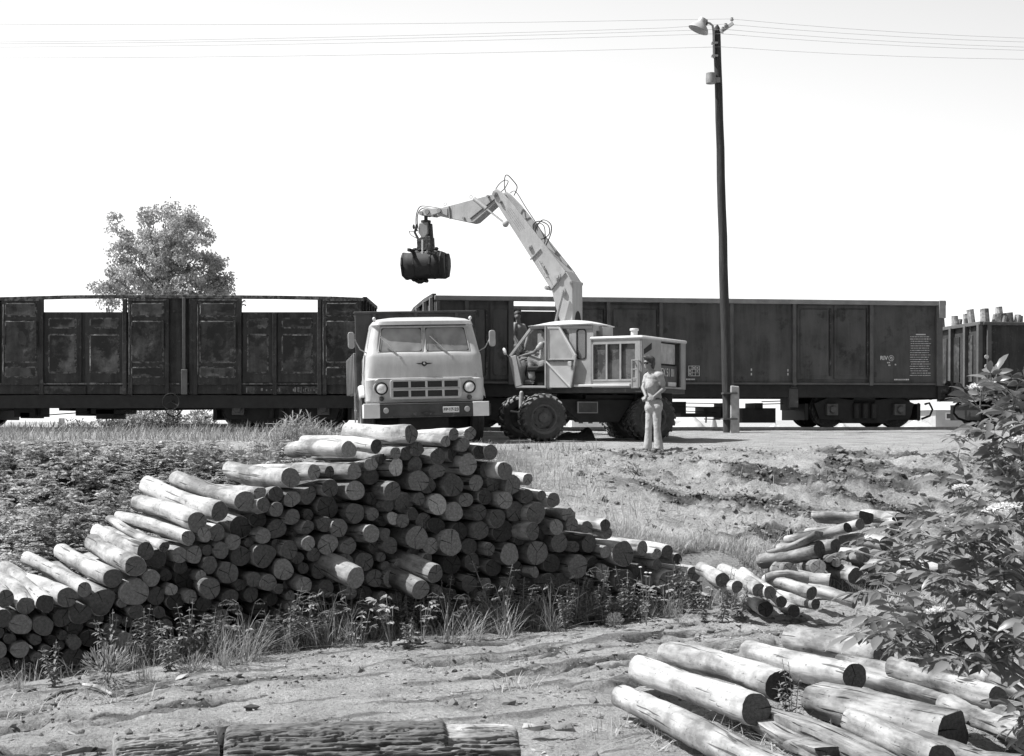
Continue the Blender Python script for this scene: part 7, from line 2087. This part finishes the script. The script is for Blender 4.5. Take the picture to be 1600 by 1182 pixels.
def field(name, label, n_, region, hmin, hmax, mat, seed, wd=.009, leanm=.4):
    rs = np.random.RandomState(seed); P = []
    while len(P) < n_:
        X, Y, ok = region(rs)
        if ok: P.append((X, Y))
    P = np.array(P); Z = hfull(P[:, 0], P[:, 1]) - .01
    az = rs.uniform(0, 6.283, n_); L = rs.uniform(hmin, hmax, n_) * (.5 + .9 * vn(P[:, 0] * 1.1, P[:, 1] * 1.1)); W = rs.uniform(.6, 1.4, n_) * wd
    me = blades_mesh(name, np.stack([P[:, 0], P[:, 1], Z], 1), L, W, az, np.abs(rs.normal(size=n_)) * leanm + .1, mat)
    o = link_mesh(name, me); tag(o, label, 'grass', kind='stuff'); return o
def r_right(rs):
    X = rs.uniform(-.5, 6.2); Y = rs.uniform(17.2, 24.2); u, w = pile_uw(X, Y)
    if w < 2.2 and u < 6.3: return X, Y, False
    if churn(X, Y) > .25 and rs.rand() < .93: return X, Y, False
    if X > 3.9 + .5 * (Y - 18.5) * .6 and rs.rand() < .96: return X, Y, False
    d = float(fbm(X * .7 + 2, Y * .7, 3))
    if rs.rand() > (d - .25) * 2.4 * (1 - .985 * sst(19.6, 21.6, Y + .1 * X)) : return X, Y, False
    return X, Y, True
field('dry_grass', 'pale dry grass covering the slope right of the log pile', 30000, r_right, .12, .34, LM['grass'], 31, .010, .45)
def r_left(rs):
    X = rs.uniform(-9, 1.5); Y = rs.uniform(22.5, 27.2)
    return X, Y, (X > -.42 * Y and rs.rand() < (1 - .8 * sst(25.5, 27, Y)) * (.3 + float(fbm(X * .8, Y * .8, 2))))
field('slope_grass', 'short mixed grass along the upper edge of the left slope', 4500, r_left, .06, .2, LM['gweed'], 32, .010, .5)
def r_front(rs):
    u = rs.uniform(-4.6, 3.4); w = -abs(rs.normal()) * .17 - .02
    if w < -.75 or (u < -2.6 and rs.rand() < .88): return 0, 0, False
    X = PB[0] + PU.x * u + PW.x * w; Y = PB[1] + PU.y * u + PW.y * w
    return X, Y, rs.rand() < (float(fbm(X * 1.6, Y * 1.6, 2)) * 1.2)
field('verge_grass', 'green and dry grass growing along the foot of the long log pile', 8500, r_front, .07, .30, LM['gweed'], 33, .008, .7)
def r_low(rs):
    X = rs.uniform(-4.5, 4.5); Y = rs.uniform(9.8, 13); u, w = pile_uw(X, Y)
    k = 800 + X / Y * F; py = HZ + CZ * F / Y
    d = float(fbm(X * 1.3 + 9, Y * 1.3, 2))
    return X, Y, (py > 1040 and k > 780 and d > .55) or (d > .72)
field('sparse_grass', 'sparse flattened dry grass on the lower track near the big logs', 1500, r_low, .05, .16, LM['grass'], 34, .007, 1.0)
def r_far(rs):
    X = rs.uniform(-14, -2.5); Y = rs.uniform(30, 36)
    return X, Y, (X / Y < -.13) and rs.rand() < .6
field('track_grass', 'rough grass beside the rails under the old wagon', 5000, r_far, .1, .35, LM['gweed'], 36, .016, .5)
# litter of trampled leaves on the churned bank
def litter():
    rs = np.random.RandomState(40); P = []
    while len(P) < 800:
        X = rs.uniform(1, 6.5); Y = rs.uniform(19, 25.5)
        if rs.rand() < .15 + .5 * (float(vn(X * 1.5, Y * 1.5)) > .62): P.append((X, Y))
    P = np.array(P); Z = hfull(P[:, 0], P[:, 1]) + .01; n_ = len(P)
    az = rs.uniform(0, 6.283, n_)
    me = leaves_mesh('ground_weeds', np.stack([P[:, 0], P[:, 1], Z], 1), np.stack([np.cos(az), np.sin(az), rs.uniform(0, .9, n_)], 1), np.stack([rs.normal(size=n_) * .4, rs.normal(size=n_) * .4, np.ones(n_)], 1), rs.uniform(.04, .1, n_), rs.uniform(.02, .05, n_), .2, 1, LM['weed'])
    o = link_mesh('ground_weeds', me); tag(o, 'low trampled weeds scattered over the churned bank', 'weeds', kind='stuff')
litter()

# ---- single plants
def weed_proto(kind, seed):
    rs = np.random.RandomState(seed); q = random.Random(seed)
    P, Dv, Nn, L, W = [], [], [], [], []; sb = MB(); mat = LM['weed']
    def leaf(p, d, n_, l_, w_): P.append(p); Dv.append(d); Nn.append(n_); L.append(l_); W.append(w_)
    if kind == 'grass':
        n_ = 80; az = rs.normal(size=n_) * 1.3 + rs.uniform(0, 6.28); 
        me = blades_mesh('leaves', np.stack([rs.normal(size=n_) * .075, rs.normal(size=n_) * .06, np.zeros(n_)], 1), rs.uniform(.12, .55, n_) ** 1.0, rs.uniform(.004, .009, n_), az, np.abs(rs.normal(size=n_)) * .5 + .1, LM['reed'], 1.1)
        for i in range(6):
            a = q.uniform(0, 6.28); h_ = q.uniform(.4, .62); tx, ty = .2 * math.cos(a), .2 * math.sin(a)
            pts = [(0, 0, 0), (tx * .2, ty * .2, h_ * .6), (tx * .6, ty * .6, h_ * .95), (tx, ty, h_), (tx * 1.35, ty * 1.35, h_ * .93)]
            sb.tube(pts, [.003, .0025, .002, .002, .001], 4)
            for k in range(12):
                u = k / 12; c = Vector(pts[2]).lerp(Vector(pts[4]), u); leaf(c, (math.cos(a) + q.uniform(-.5, .5), math.sin(a) + q.uniform(-.5, .5), -1.1), (0, 0, 1), .028, .007)
    else:
        me = None
        if kind == 'thistle':
            for s in range(3):
                a = q.uniform(0, 6.28); h_ = q.uniform(.4, .62); top = Vector((.16 * math.cos(a), .16 * math.sin(a), h_)); sb.tube([(0, 0, 0), top * .5 + Vector((.02, 0, .02)), top], [.006, .005, .003], 5)
                for k in range(16):
                    u = .15 + .85 * k / 16; c = top * u; b_ = q.uniform(0, 6.28); l_ = .13 * (1.1 - u * .6)
                    for w_ in range(4):
                        leaf(c + Vector((math.cos(b_), math.sin(b_), .1)) * l_ * .22 * w_, (math.cos(b_ + (-.7 if w_ % 2 else .7)), math.sin(b_ + (-.7 if w_ % 2 else .7)), .35), (0, 0, 1), l_ * .5, l_ * .16)
        elif kind == 'broad':
            for s in range(6):
                a = q.uniform(0, 6.28); h_ = q.uniform(.15, .45); r_ = q.uniform(.05, .18); top = Vector((r_ * math.cos(a), r_ * math.sin(a), h_)); sb.tube([(0, 0, 0), top * .5, top], [.004, .004, .003], 5)
                for k in range(5):          # lobed, hand-like leaf
                    b_ = a + (k - 2) * .6; leaf(top, (math.cos(b_), math.sin(b_), .25 - .25 * abs(k - 2)), (0, -.4, 1), .09 * (1 - .15 * abs(k - 2)), .038)
                    leaf(top * .65, (math.cos(b_ + 2), math.sin(b_ + 2), .1), (0, -.4, 1), .06, .028)
            mat = LM['reed']
        elif kind == 'bush':
            for s in range(340):
                v = rs.normal(size=3); v /= np.linalg.norm(v); r_ = rs.rand() ** .4; c = (v[0] * .17 * r_, v[1] * .15 * r_, .14 + v[2] * .13 * r_)
                leaf(c, (v[0], v[1], v[2] + .8), (rs.normal(), rs.normal(), 1), .055, .010)
            for s in range(8): sb.tube([(0, 0, 0), (q.uniform(-.1, .1), q.uniform(-.1, .1), .2)], [.004, .002], 4)
            mat = LM['reed']
        elif kind == 'nettle':
            for s in range(5):
                a = q.uniform(0, 6.28); h_ = q.uniform(.35, .6); top = Vector((.14 * math.cos(a), .14 * math.sin(a), h_)); sb.tube([(0, 0, 0), top], [.004, .003], 5)
                for k in range(11):
                    u = .12 + .88 * k / 11
                    for w_ in range(2): b_ = k * 1.57 + w_ * 3.14 + a; leaf(top * u, (math.cos(b_), math.sin(b_), -.15 + .5 * (u > .9)), (0, 0, 1), .085 * (1.1 - .5 * u), .035 * (1.1 - .5 * u))
            mat = LM['weed']
        elif kind == 'daisy':
            for s in range(4):
                a = q.uniform(0, 6.28); h_ = q.uniform(.5, .68); top = Vector((.08 * math.cos(a), .08 * math.sin(a), h_)); sb.tube([(0, 0, 0), top * .6, top], [.004, .003, .002], 5)
                sb.lathe([(.001, .012), (.018, .008), (.02, 0), (.001, -.004)], top, 'z', 8, 1)
                for k in range(5): b_ = k * 2.4; leaf(top * (.15 + .15 * k), (math.cos(b_), math.sin(b_), .1), (0, 0, 1), .08, .03)
    lm_ = leaves_mesh('leaves', P, Dv, Nn, L, W, .2, 3 if kind in ('broad', 'nettle') else 1, mat, .15) if P else None
    return me, lm_, sb
PROTO = {}
for kd in ('grass', 'thistle', 'broad', 'bush', 'nettle', 'daisy'):
    for v_ in (0, 1, 2, 3):
        me, lm_, sb = weed_proto(kd, 60 + v_ * 7 + len(PROTO))
        if me is not None and lm_ is not None:
            bm = bmesh.new(); bm.from_mesh(me); bm.from_mesh(lm_); bm.to_mesh(me); bm.free(); lm_ = None
        sm_ = None
        if sb.v:
            so_ = sb.build('stem', [STEM, LM['flower']]); sm_ = so_.data; bpy.data.objects.remove(so_)
        PROTO[(kd, v_)] = (me, lm_, sm_)
KN = dict(grass=('grass_tuft', 'arching grass tuft with seed heads', 'grass tuft'), thistle=('thistle', 'prickly thistle with jagged sunlit leaves', 'thistle'), broad=('leafy_weed', 'pale plant with lobed leaves', 'weed'),
          bush=('spurge_clump', 'fine leaved bushy clump', 'weed'), nettle=('nettle', 'nettle with paired pointed leaves', 'nettle'), daisy=('flowering_weed', 'thin weed with small white flower heads', 'flower'))
def plant(kd, px, py, s, where, v_=0, D=None, group='weeds growing at the foot of the long log pile'):
    if D is None:
        D = 14
        for _ in range(12):
            X = (px - 800) / F * D; D = (CZ - hz(X, D)) * F / (py - HZ)
    X = (px - 800) / F * D
    nm, lb, ct = KN[kd]
    if kd == 'grass' and 'foot' in group: s *= .8
    root = bpy.data.objects.new(nm, None); C.objects.link(root); root.location = (X, D, hz(X, D) - .01); root.scale = (s, s, s); root.rotation_euler = (0, 0, rnd.uniform(0, 6.28))
    tag(root, where[1:] if where[0] == '=' else f'{lb} {where}', ct, group)
    a, b_, c = PROTO[(kd, v_)]
    for nm2, me_ in (('leaves', a), ('leaves' if a is None else 'seed_heads', b_), ('stem', c)):
        if me_ is not None: link_mesh(nm2, me_, root)
spots = [('bush', 168, 1070, 1.25, 'at the left foot of the pile, lit from the left'), ('bush', 302, 1052, .95, 'left of the two tallest grass tufts'), ('grass', 345, 1046, 1.15, 'right of the small bushy clump'), ('grass', 385, 1034, 1.25, 'left of the jagged leaves by the pile'),
         ('grass', 225, 1062, .8, 'between the two bushy clumps at left'), ('nettle', 262, 1058, .9, 'beside the middle of the left verge'), ('grass', 30, 1078, .6, 'at the far left end of the verge'), ('nettle', 85, 1075, .8, 'in the shade at far left'),
         ('thistle', 425, 1018, .9, 'below the cracked round log at centre left'), ('grass', 510, 1012, 1.3, 'in front of the protruding lit log'), ('grass', 545, 1005, 1.1, 'right of the tallest arching tuft'), ('broad', 612, 1008, 1.25, 'at the middle of the verge'),
         ('broad', 565, 1012, .9, 'left of the larger lobed plant'), ('broad', 660, 1004, 1.0, 'right of the larger lobed plant'), ('thistle', 470, 965, 1.25, 'standing tall before the round logs left of centre'), ('grass', 700, 1000, 1.2, 'under the widest cracked log'),
         ('thistle', 770, 985, 1.45, 'tallest, before the darkest part of the pile'), ('thistle', 812, 985, 1.1, 'right of the tallest thistle'), ('grass', 738, 998, 1.0, 'between the centre and the tallest thistle'), ('grass', 790, 992, 1.2, 'under the tallest thistle'),
         ('grass', 860, 985, 1.25, 'below the big round log at right of centre'), ('grass', 905, 975, 1.4, 'reaching up over the round log at right'), ('nettle', 885, 985, .9, 'low between two grass tufts at right'), ('nettle', 940, 978, .8, 'in the shade right of the tall grass'),
         ('daisy', 1010, 978, 1.0, 'against the dark log ends right of centre'), ('broad', 1003, 985, .55, 'at the foot of the flowering weed'), ('nettle', 1128, 972, 1.1, 'at the right end of the long pile'), ('nettle', 1155, 970, .9, 'farther right at the pile end'),
         ('nettle', 1100, 975, .8, 'just left of the pile end'), ('grass', 1060, 975, .6, 'short, near the right end of the pile'), ('bush', 960, 982, .6, 'low under the right part of the pile'), ('nettle', 640, 1012, .6, 'low at the middle of the verge'), ('grass', 455, 1020, .9, 'left of the tallest arching tuft')]
for i, s in enumerate(spots): plant(*s, v_=i % 4)
for i, s in enumerate([('broad', 1010, 790, .9, 'on the bank right of the pile top'), ('bush', 1062, 795, 1.6, 'dark and dense on the bank below the man'), ('nettle', 1095, 775, 1.2, 'on the churned bank, right of the dense clump'), ('bush', 940, 755, 1.4, 'on the bank left of the man'),
                       ('nettle', 1240, 880, .9, 'between the loose logs and the small stack'), ('grass', 925, 790, 1.5, 'with pale arching blades just right of the pile top'), ('grass', 880, 770, 1.3, 'close to the top right of the pile'), ('nettle', 1255, 860, .8, 'left of the small stack'),
                       ('broad', 1385, 985, .5, 'low on the earth left of the elder'), ('nettle', 1100, 800, 1.0, 'low on the bank')]):
    plant(*s, v_=i % 2, group='weeds on the bank and track right of the pile')

ql = random.Random(5)
for i, (lx, ln_) in enumerate(LMK):
    if lx < 160: continue
    w_ = ql.uniform(-.42, -.12); c = pile_pt(lx + 12, 900, w_)
    for kd, dx in ((ql.choice(('nettle', 'broad', 'nettle', 'thistle')), 0), (ql.choice(('nettle', 'bush', 'grass')), 22)):
        c = pile_pt(lx + 8 + dx, 900, w_ + .02 * dx / 22)
        plant(kd, lx + 8 + dx, 0, ql.uniform(.7, 1.15) * (.8 if lx < 150 else 1), f'={"taller" if dx == 0 else "smaller"} {KN[kd][0].replace("_", " ")} growing at the pile foot straight below {ln_}', v_=i % 4, D=c.y)
# reeds behind the pile top, left of the truck
def reeds(px0, px1, py, n_, hmax, label, seed, D=24.0):
    rs = np.random.RandomState(seed); c = G((px0 + px1) / 2, py, D); z = hz(c.x, D)
    wd = (px1 - px0) / F * D
    P, Dv, Nn, L, W = [], [], [], [], []; sb = MB()
    for i in range(n_):
        x = rs.uniform(-.5, .5) * wd; y = rs.uniform(-.5, .5); h_ = hmax * rs.uniform(.55, 1) * (1 - .5 * abs(x / wd)); ln = rs.normal() * .05
        sb.tube([(x, y, 0), (x + ln, y, h_)], [.007, .003], 4)
        for k in range(9):
            u = .15 + .8 * k / 9; az = rs.uniform(0, 6.283)
            P.append((x + ln * u, y, h_ * u)); Dv.append((math.cos(az), math.sin(az), rs.uniform(.6, 1.9))); Nn.append((-math.cos(az), -math.sin(az), .5)); L.append(rs.uniform(.12, .28)); W.append(rs.uniform(.014, .026))
    t = thing('reed_clump', (c.x, D, z - .02), 0, label, 'reeds', 'reeds behind the log pile left of the truck')
    link_mesh('leaves', leaves_mesh('leaves', P, Dv, Nn, L, W, .15, 3, LM['reed'], .35), t); sb.build('stem', LM['reed'], t)
reeds(428, 500, 712, 90, .88, 'tall pale reeds rising behind the left shoulder of the pile', 1)
reeds(492, 556, 705, 60, .70, 'lower pale reeds beside the truck wheel', 2)
reeds(800, 840, 740, 16, .40, 'sparse grassy reeds right of the pile top', 3, 22)

# ---- shrubs and tree
def bush(px0, px1, py0, py1, D, n_, label, mat, seed, ls=.08, name='bush'):
    rs = np.random.RandomState(seed); a, b_ = G(px0, py1, D), G(px1, py0, D); w = b_.x - a.x; z0 = min(a.z, hz(a.x + w / 2, D)); h_ = b_.z - z0
    t = thing(name, (a.x + w / 2, D, z0), 0, label, 'bush'); q = random.Random(seed)
    cl = [(q.uniform(-.42, .42) * w, q.uniform(-.4, .4) * w * .6, q.uniform(.2, .85) * h_, q.uniform(.12, .24) * min(w, h_ * 1.6)) for _ in range(16)]
    P = []; Dv = []
    for i in range(n_):
        c = cl[rs.randint(len(cl))]; v = rs.normal(size=3); v /= np.linalg.norm(v); r_ = c[3] * (.55 + .5 * rs.rand())
        P.append((c[0] + v[0] * r_ * 1.3, c[1] + v[1] * r_, max(.02, c[2] + v[2] * r_))); Dv.append(v + rs.normal(size=3) * .5)
    L = rs.uniform(.6, 1.3, n_) * ls
    link_mesh('foliage', leaves_mesh('foliage', P, Dv, np.array(P) * 0 + np.array([0, 0, 1.]) + rs.normal(size=(n_, 3)) * .4, L, L * .5, .2, 1, mat), t)
    m = MB()
    for c in cl: m.tube([(c[0] * .2, c[1] * .2, 0), (c[0] * .6, c[1] * .6, c[2] * .5), c[:3]], [.03, .02, .008], 5)
    m.build('stem', BARKM, t)
bush(140, 235, 645, 690, 39, 4200, 'sunlit leafy bush seen under the old wagon, left of its handwheel', LM['bush'], 3)
bush(215, 335, 640, 688, 38.5, 5200, 'taller leafy bush under the old wagon by its handwheel', LM['bush'], 4)
bush(95, 150, 660, 695, 41, 1800, 'low pale bush left of the other two under the old wagon', LM['bush'], 5)
bush(-20, 60, 690, 712, 30, 1500, 'low scrub at the left edge below the old wagon', LM['thicket'], 6)
bush(965, 1000, 725, 760, 23.5, 500, 'small scrubby bush on the bank left of the standing man', LM['weed'], 7, .05)

def tree():
    D = 52; base = Vector((G(262, 600, D).x, D, 1.2)); t = thing('tree', base, 0, 'lone loose crowned tree rising behind the old wagon', 'tree')
    q = random.Random(12); rs = np.random.RandomState(12)
    def p(px, py, y=0): return Vector(((px - 262) / F * D, y, CZ + (HZ - py) / F * D - base.z))
    m = MB(); m.tube([p(266, 690), p(264, 560), p(260, 470), p(258, 400), p(255, 350)], [.17, .14, .10, .055, .02], 10)
    out = [(258, 332), (268, 338), (240, 345), (225, 362), (290, 352), (305, 350), (318, 375), (205, 385), (198, 365), (225, 390), (335, 400), (345, 415), (312, 400), (186, 400), (182, 425), (215, 425), (170, 452), (350, 435), (340, 455), (300, 440), (250, 430), (275, 400), (245, 385), (280, 370), (200, 455), (325, 430), (230, 470), (180, 475), (262, 360), (300, 415), (352, 450), (195, 440), (290, 460), (250, 465), (320, 465), (210, 480), (345, 475), (235, 410), (262, 425), (285, 430), (240, 440), (270, 450), (222, 445), (290, 385), (262, 385), (300, 465), (225, 370), (330, 445), (205, 415)]
    tips = []
    for i, (x, y) in enumerate(out):
        tip = p(262 + (x - 262) * .95, y + 3, q.uniform(-1.5, 1.5)); 
        k = min(.92, max(.25, 1 - (y - 330) / 170 * .6 - .25)); a = p(264, 560).lerp(p(255, 350), k * .8)
        mid = a.lerp(tip, .5) + Vector((q.uniform(-.1, .1), q.uniform(-.2, .2), q.uniform(-.15, .05)))
        m.tube([a, mid, tip], [.035, .02, .006], 6); tips.append((mid, tip))
        for k2 in range(3):
            e = tip + Vector((q.gauss(0, .3), q.gauss(0, .3), q.gauss(0, .28))); m.tube([mid.lerp(tip, q.uniform(.3, .8)), e], [.012, .004], 4); tips.append((mid, e))
    m.build('trunk', BARKM, t)
    P = []; Dv = []
    for mid, tip in tips:
        r_ = q.uniform(.24, .44)
        for k in range(q.randint(120, 190)):
            v = rs.normal(size=3); v = v / np.linalg.norm(v) * r_ * rs.rand() ** .45
            P.append((tip.x + v[0], tip.y + v[1], tip.z + v[2] * .8)); Dv.append((v[0] * 2 + rs.normal() * .5, v[1] + rs.normal() * .5, -.6 + rs.normal() * .4))
    n_ = len(P); L = rs.uniform(.07, .13, n_)
    link_mesh('crown', leaves_mesh('crown', P, Dv, rs.normal(size=(n_, 3)) + np.array([0, 0, .6]), L, L * .75, .15, 1, LM['tree']), t)
tree()

# ---- elder shrub close at the right
def elder():
    base = Vector((2.05, 5.1, 0)); base.z = hz(2.05, 5.1)
    t = thing('elder_shrub', base, 0, 'leafy elder bush with flat white flower heads close by at the right edge', 'shrub')
    q = random.Random(77); rs = np.random.RandomState(77)
    def p(px, py, D): g_ = G(px, py, D); return g_ - base
    # branch ends read from the photograph's outline, at depths between 4.5 and 5.8 m
    ends = []
    outline = [(1560, 612, 5.2), (1590, 620, 5.0), (1535, 640, 5.3), (1575, 650, 5.1), (1600, 660, 4.9), (1548, 680, 5.2), (1590, 690, 5.0), (1520, 690, 5.4), (1510, 722, 5.4), (1555, 720, 5.2), (1598, 735, 5.0), (1525, 760, 5.3), (1570, 765, 5.1), (1505, 775, 5.4), (1600, 785, 4.9),
               (1548, 805, 5.1), (1590, 830, 5.0), (1500, 815, 5.3), (1470, 820, 5.4), (1440, 835, 5.4), (1405, 830, 5.5), (1375, 850, 5.5), (1350, 865, 5.5), (1430, 868, 5.3), (1395, 880, 5.4), (1470, 860, 5.3), (1510, 855, 5.2), (1555, 860, 5.1), (1600, 875, 4.9),
               (1480, 905, 5.2), (1530, 905, 5.1), (1575, 915, 5.0), (1445, 940, 5.1), (1490, 950, 5.0), (1540, 955, 4.9), (1590, 965, 4.8), (1405, 975, 5.0), (1440, 985, 4.9), (1480, 995, 4.8), (1525, 1000, 4.8), (1570, 1010, 4.7), (1605, 1020, 4.7), (1410, 1005, 4.9), (1450, 1020, 4.8), (1500, 1025, 4.8), (1600, 1075, 4.7),
               (1640, 640, 5.0), (1660, 700, 4.9), (1650, 780, 4.9), (1660, 860, 4.8), (1650, 940, 4.8), (1660, 1030, 4.7), (1700, 760, 5.1), (1720, 880, 5.1), (1700, 1000, 4.9), (1690, 660, 5.2), (1630, 1130, 4.6), (1545, 735, 5.6), (1500, 930, 5.6), (1560, 885, 5.6), (1420, 905, 5.4), (1385, 925, 5.3), (1465, 1010, 5.2), (1380, 985, 4.9)]
    m = MB()
    hub = [Vector((0, 0, 0)), Vector((.05, .05, .5)), Vector((-.02, 0, 1.05)), Vector((-.05, 0, 1.6)), Vector((-.06, 0, 2.05))]
    m.tube(hub, [.045, .04, .032, .024, .014], 9)
    m.tube([Vector((.1, .1, 0)), Vector((.35, .1, .8)), Vector((.4, 0, 1.7))], [.04, .03, .015], 8); m.tube([Vector((0, -.05, 0)), Vector((-.1, -.15, .5)), Vector((-.2, -.2, 1.0))], [.03, .024, .012], 8)
    P, Dv, Nn, L, W = [], [], [], [], []
    def compound(b_, d, size, n_pairs=2):
        """pinnate elder leaf: stalk with pairs of leaflets and one at the tip"""
        d = d.normalized(); s = d.cross(Vector((0, 0, 1))); 
        if s.length < .1: s = Vector((1, 0, 0))
        s.normalize(); up = s.cross(d).normalized()
        Ls = size * 1.5; e = b_ + d * Ls - Vector((0, 0, size * .25))
        m.tube([b_, b_ + d * Ls * .5, e], [.0028, .002, .0015], 4, caps=False)
        def lf(o_, dd, l_):
            P.append(tuple(o_)); Dv.append(tuple(dd)); Nn.append(tuple(up + Vector((q.gauss(0, .3), q.gauss(0, .3), 0)))); L.append(l_); W.append(l_ * q.uniform(.36, .46))
        lf(e, d + Vector((0, 0, -.35)), size * q.uniform(.95, 1.2))
        for k in range(n_pairs):
            o_ = b_ + d * Ls * (.45 + .38 * k) - Vector((0, 0, size * .12 * k))
            for sg in (-1, 1): lf(o_, d * .55 + s * sg + Vector((0, 0, -.35 + q.gauss(0, .15))), size * q.uniform(.75, 1.05))
    for x, y, D in outline:
        tip = p(x, y, D); tip += Vector((0, q.uniform(-.12, .12), 0))
        zz = max(.2, min(2.0, tip.z - .35)); k = zz / 2.05 * 4; i = min(3, int(k)); root_ = hub[i].lerp(hub[i + 1], k - i)
        if tip.x > .3: root_ = root_ + Vector((.3, .05, 0)) * min(1, zz)
        mid = root_.lerp(tip, .55) + Vector((0, 0, .06)); m.tube([root_, mid, tip], [.010, .007, .003], 5, caps=False)
        for j in range(3):
            b_ = mid.lerp(tip, .35 + .32 * j); 
            for h_ in range(2 if j < 2 else 4):
                az = q.uniform(0, 6.28); d = Vector((math.cos(az), math.sin(az), q.uniform(-.25, .5)))
                if j == 2: d = (tip - mid).normalized() + Vector((math.cos(az), math.sin(az), .1)) * .8
                compound(b_, d, q.uniform(.052, .084) * (1.12 if y > 880 else .92) * q.uniform(.75, 1.2))
    m.build('branches', STEM, t)
    link_mesh('foliage', leaves_mesh('foliage', P, Dv, Nn, L, W, .16, 3, LM['elder'], .22), t)
    for k, (x, y, D, r_) in enumerate([(1564, 797, 4.75, .055), (1535, 606, 5.1, .04), (1597, 690, 4.8, .03), (1462, 958, 4.8, .022), (1500, 765, 5.3, .02)]):
        c = p(x, y, D); fm = MB(); PP, DD = [], []
        for i in range(170):
            a = q.uniform(0, 6.28); r2 = r_ * math.sqrt(q.random()) * 1.25; PP.append((c.x + r2 * math.cos(a), c.y + r2 * math.sin(a) * .8, c.z + .012 * q.random() + .25 * (r_ - r2) + r2 * math.cos(a) * .15)); DD.append((q.gauss(0, 1), q.gauss(0, 1), q.uniform(.2, 1)))
        n_ = len(PP); o = link_mesh('flower_head', leaves_mesh('flower_head', PP, DD, np.tile([0, 0, 1.], (n_, 1)) + rs.normal(size=(n_, 3)) * .3, np.full(n_, .012), np.full(n_, .011), .1, 1, LM['flower']), t)
        for i in range(9): a = q.uniform(0, 6.28); fm.tube([c - Vector((0, 0, .05)), c + Vector((r_ * .8 * math.cos(a), r_ * .6 * math.sin(a), 0))], .0014, 3, caps=False)
        fm.build('flower_stalk', STEM, o)
elder()
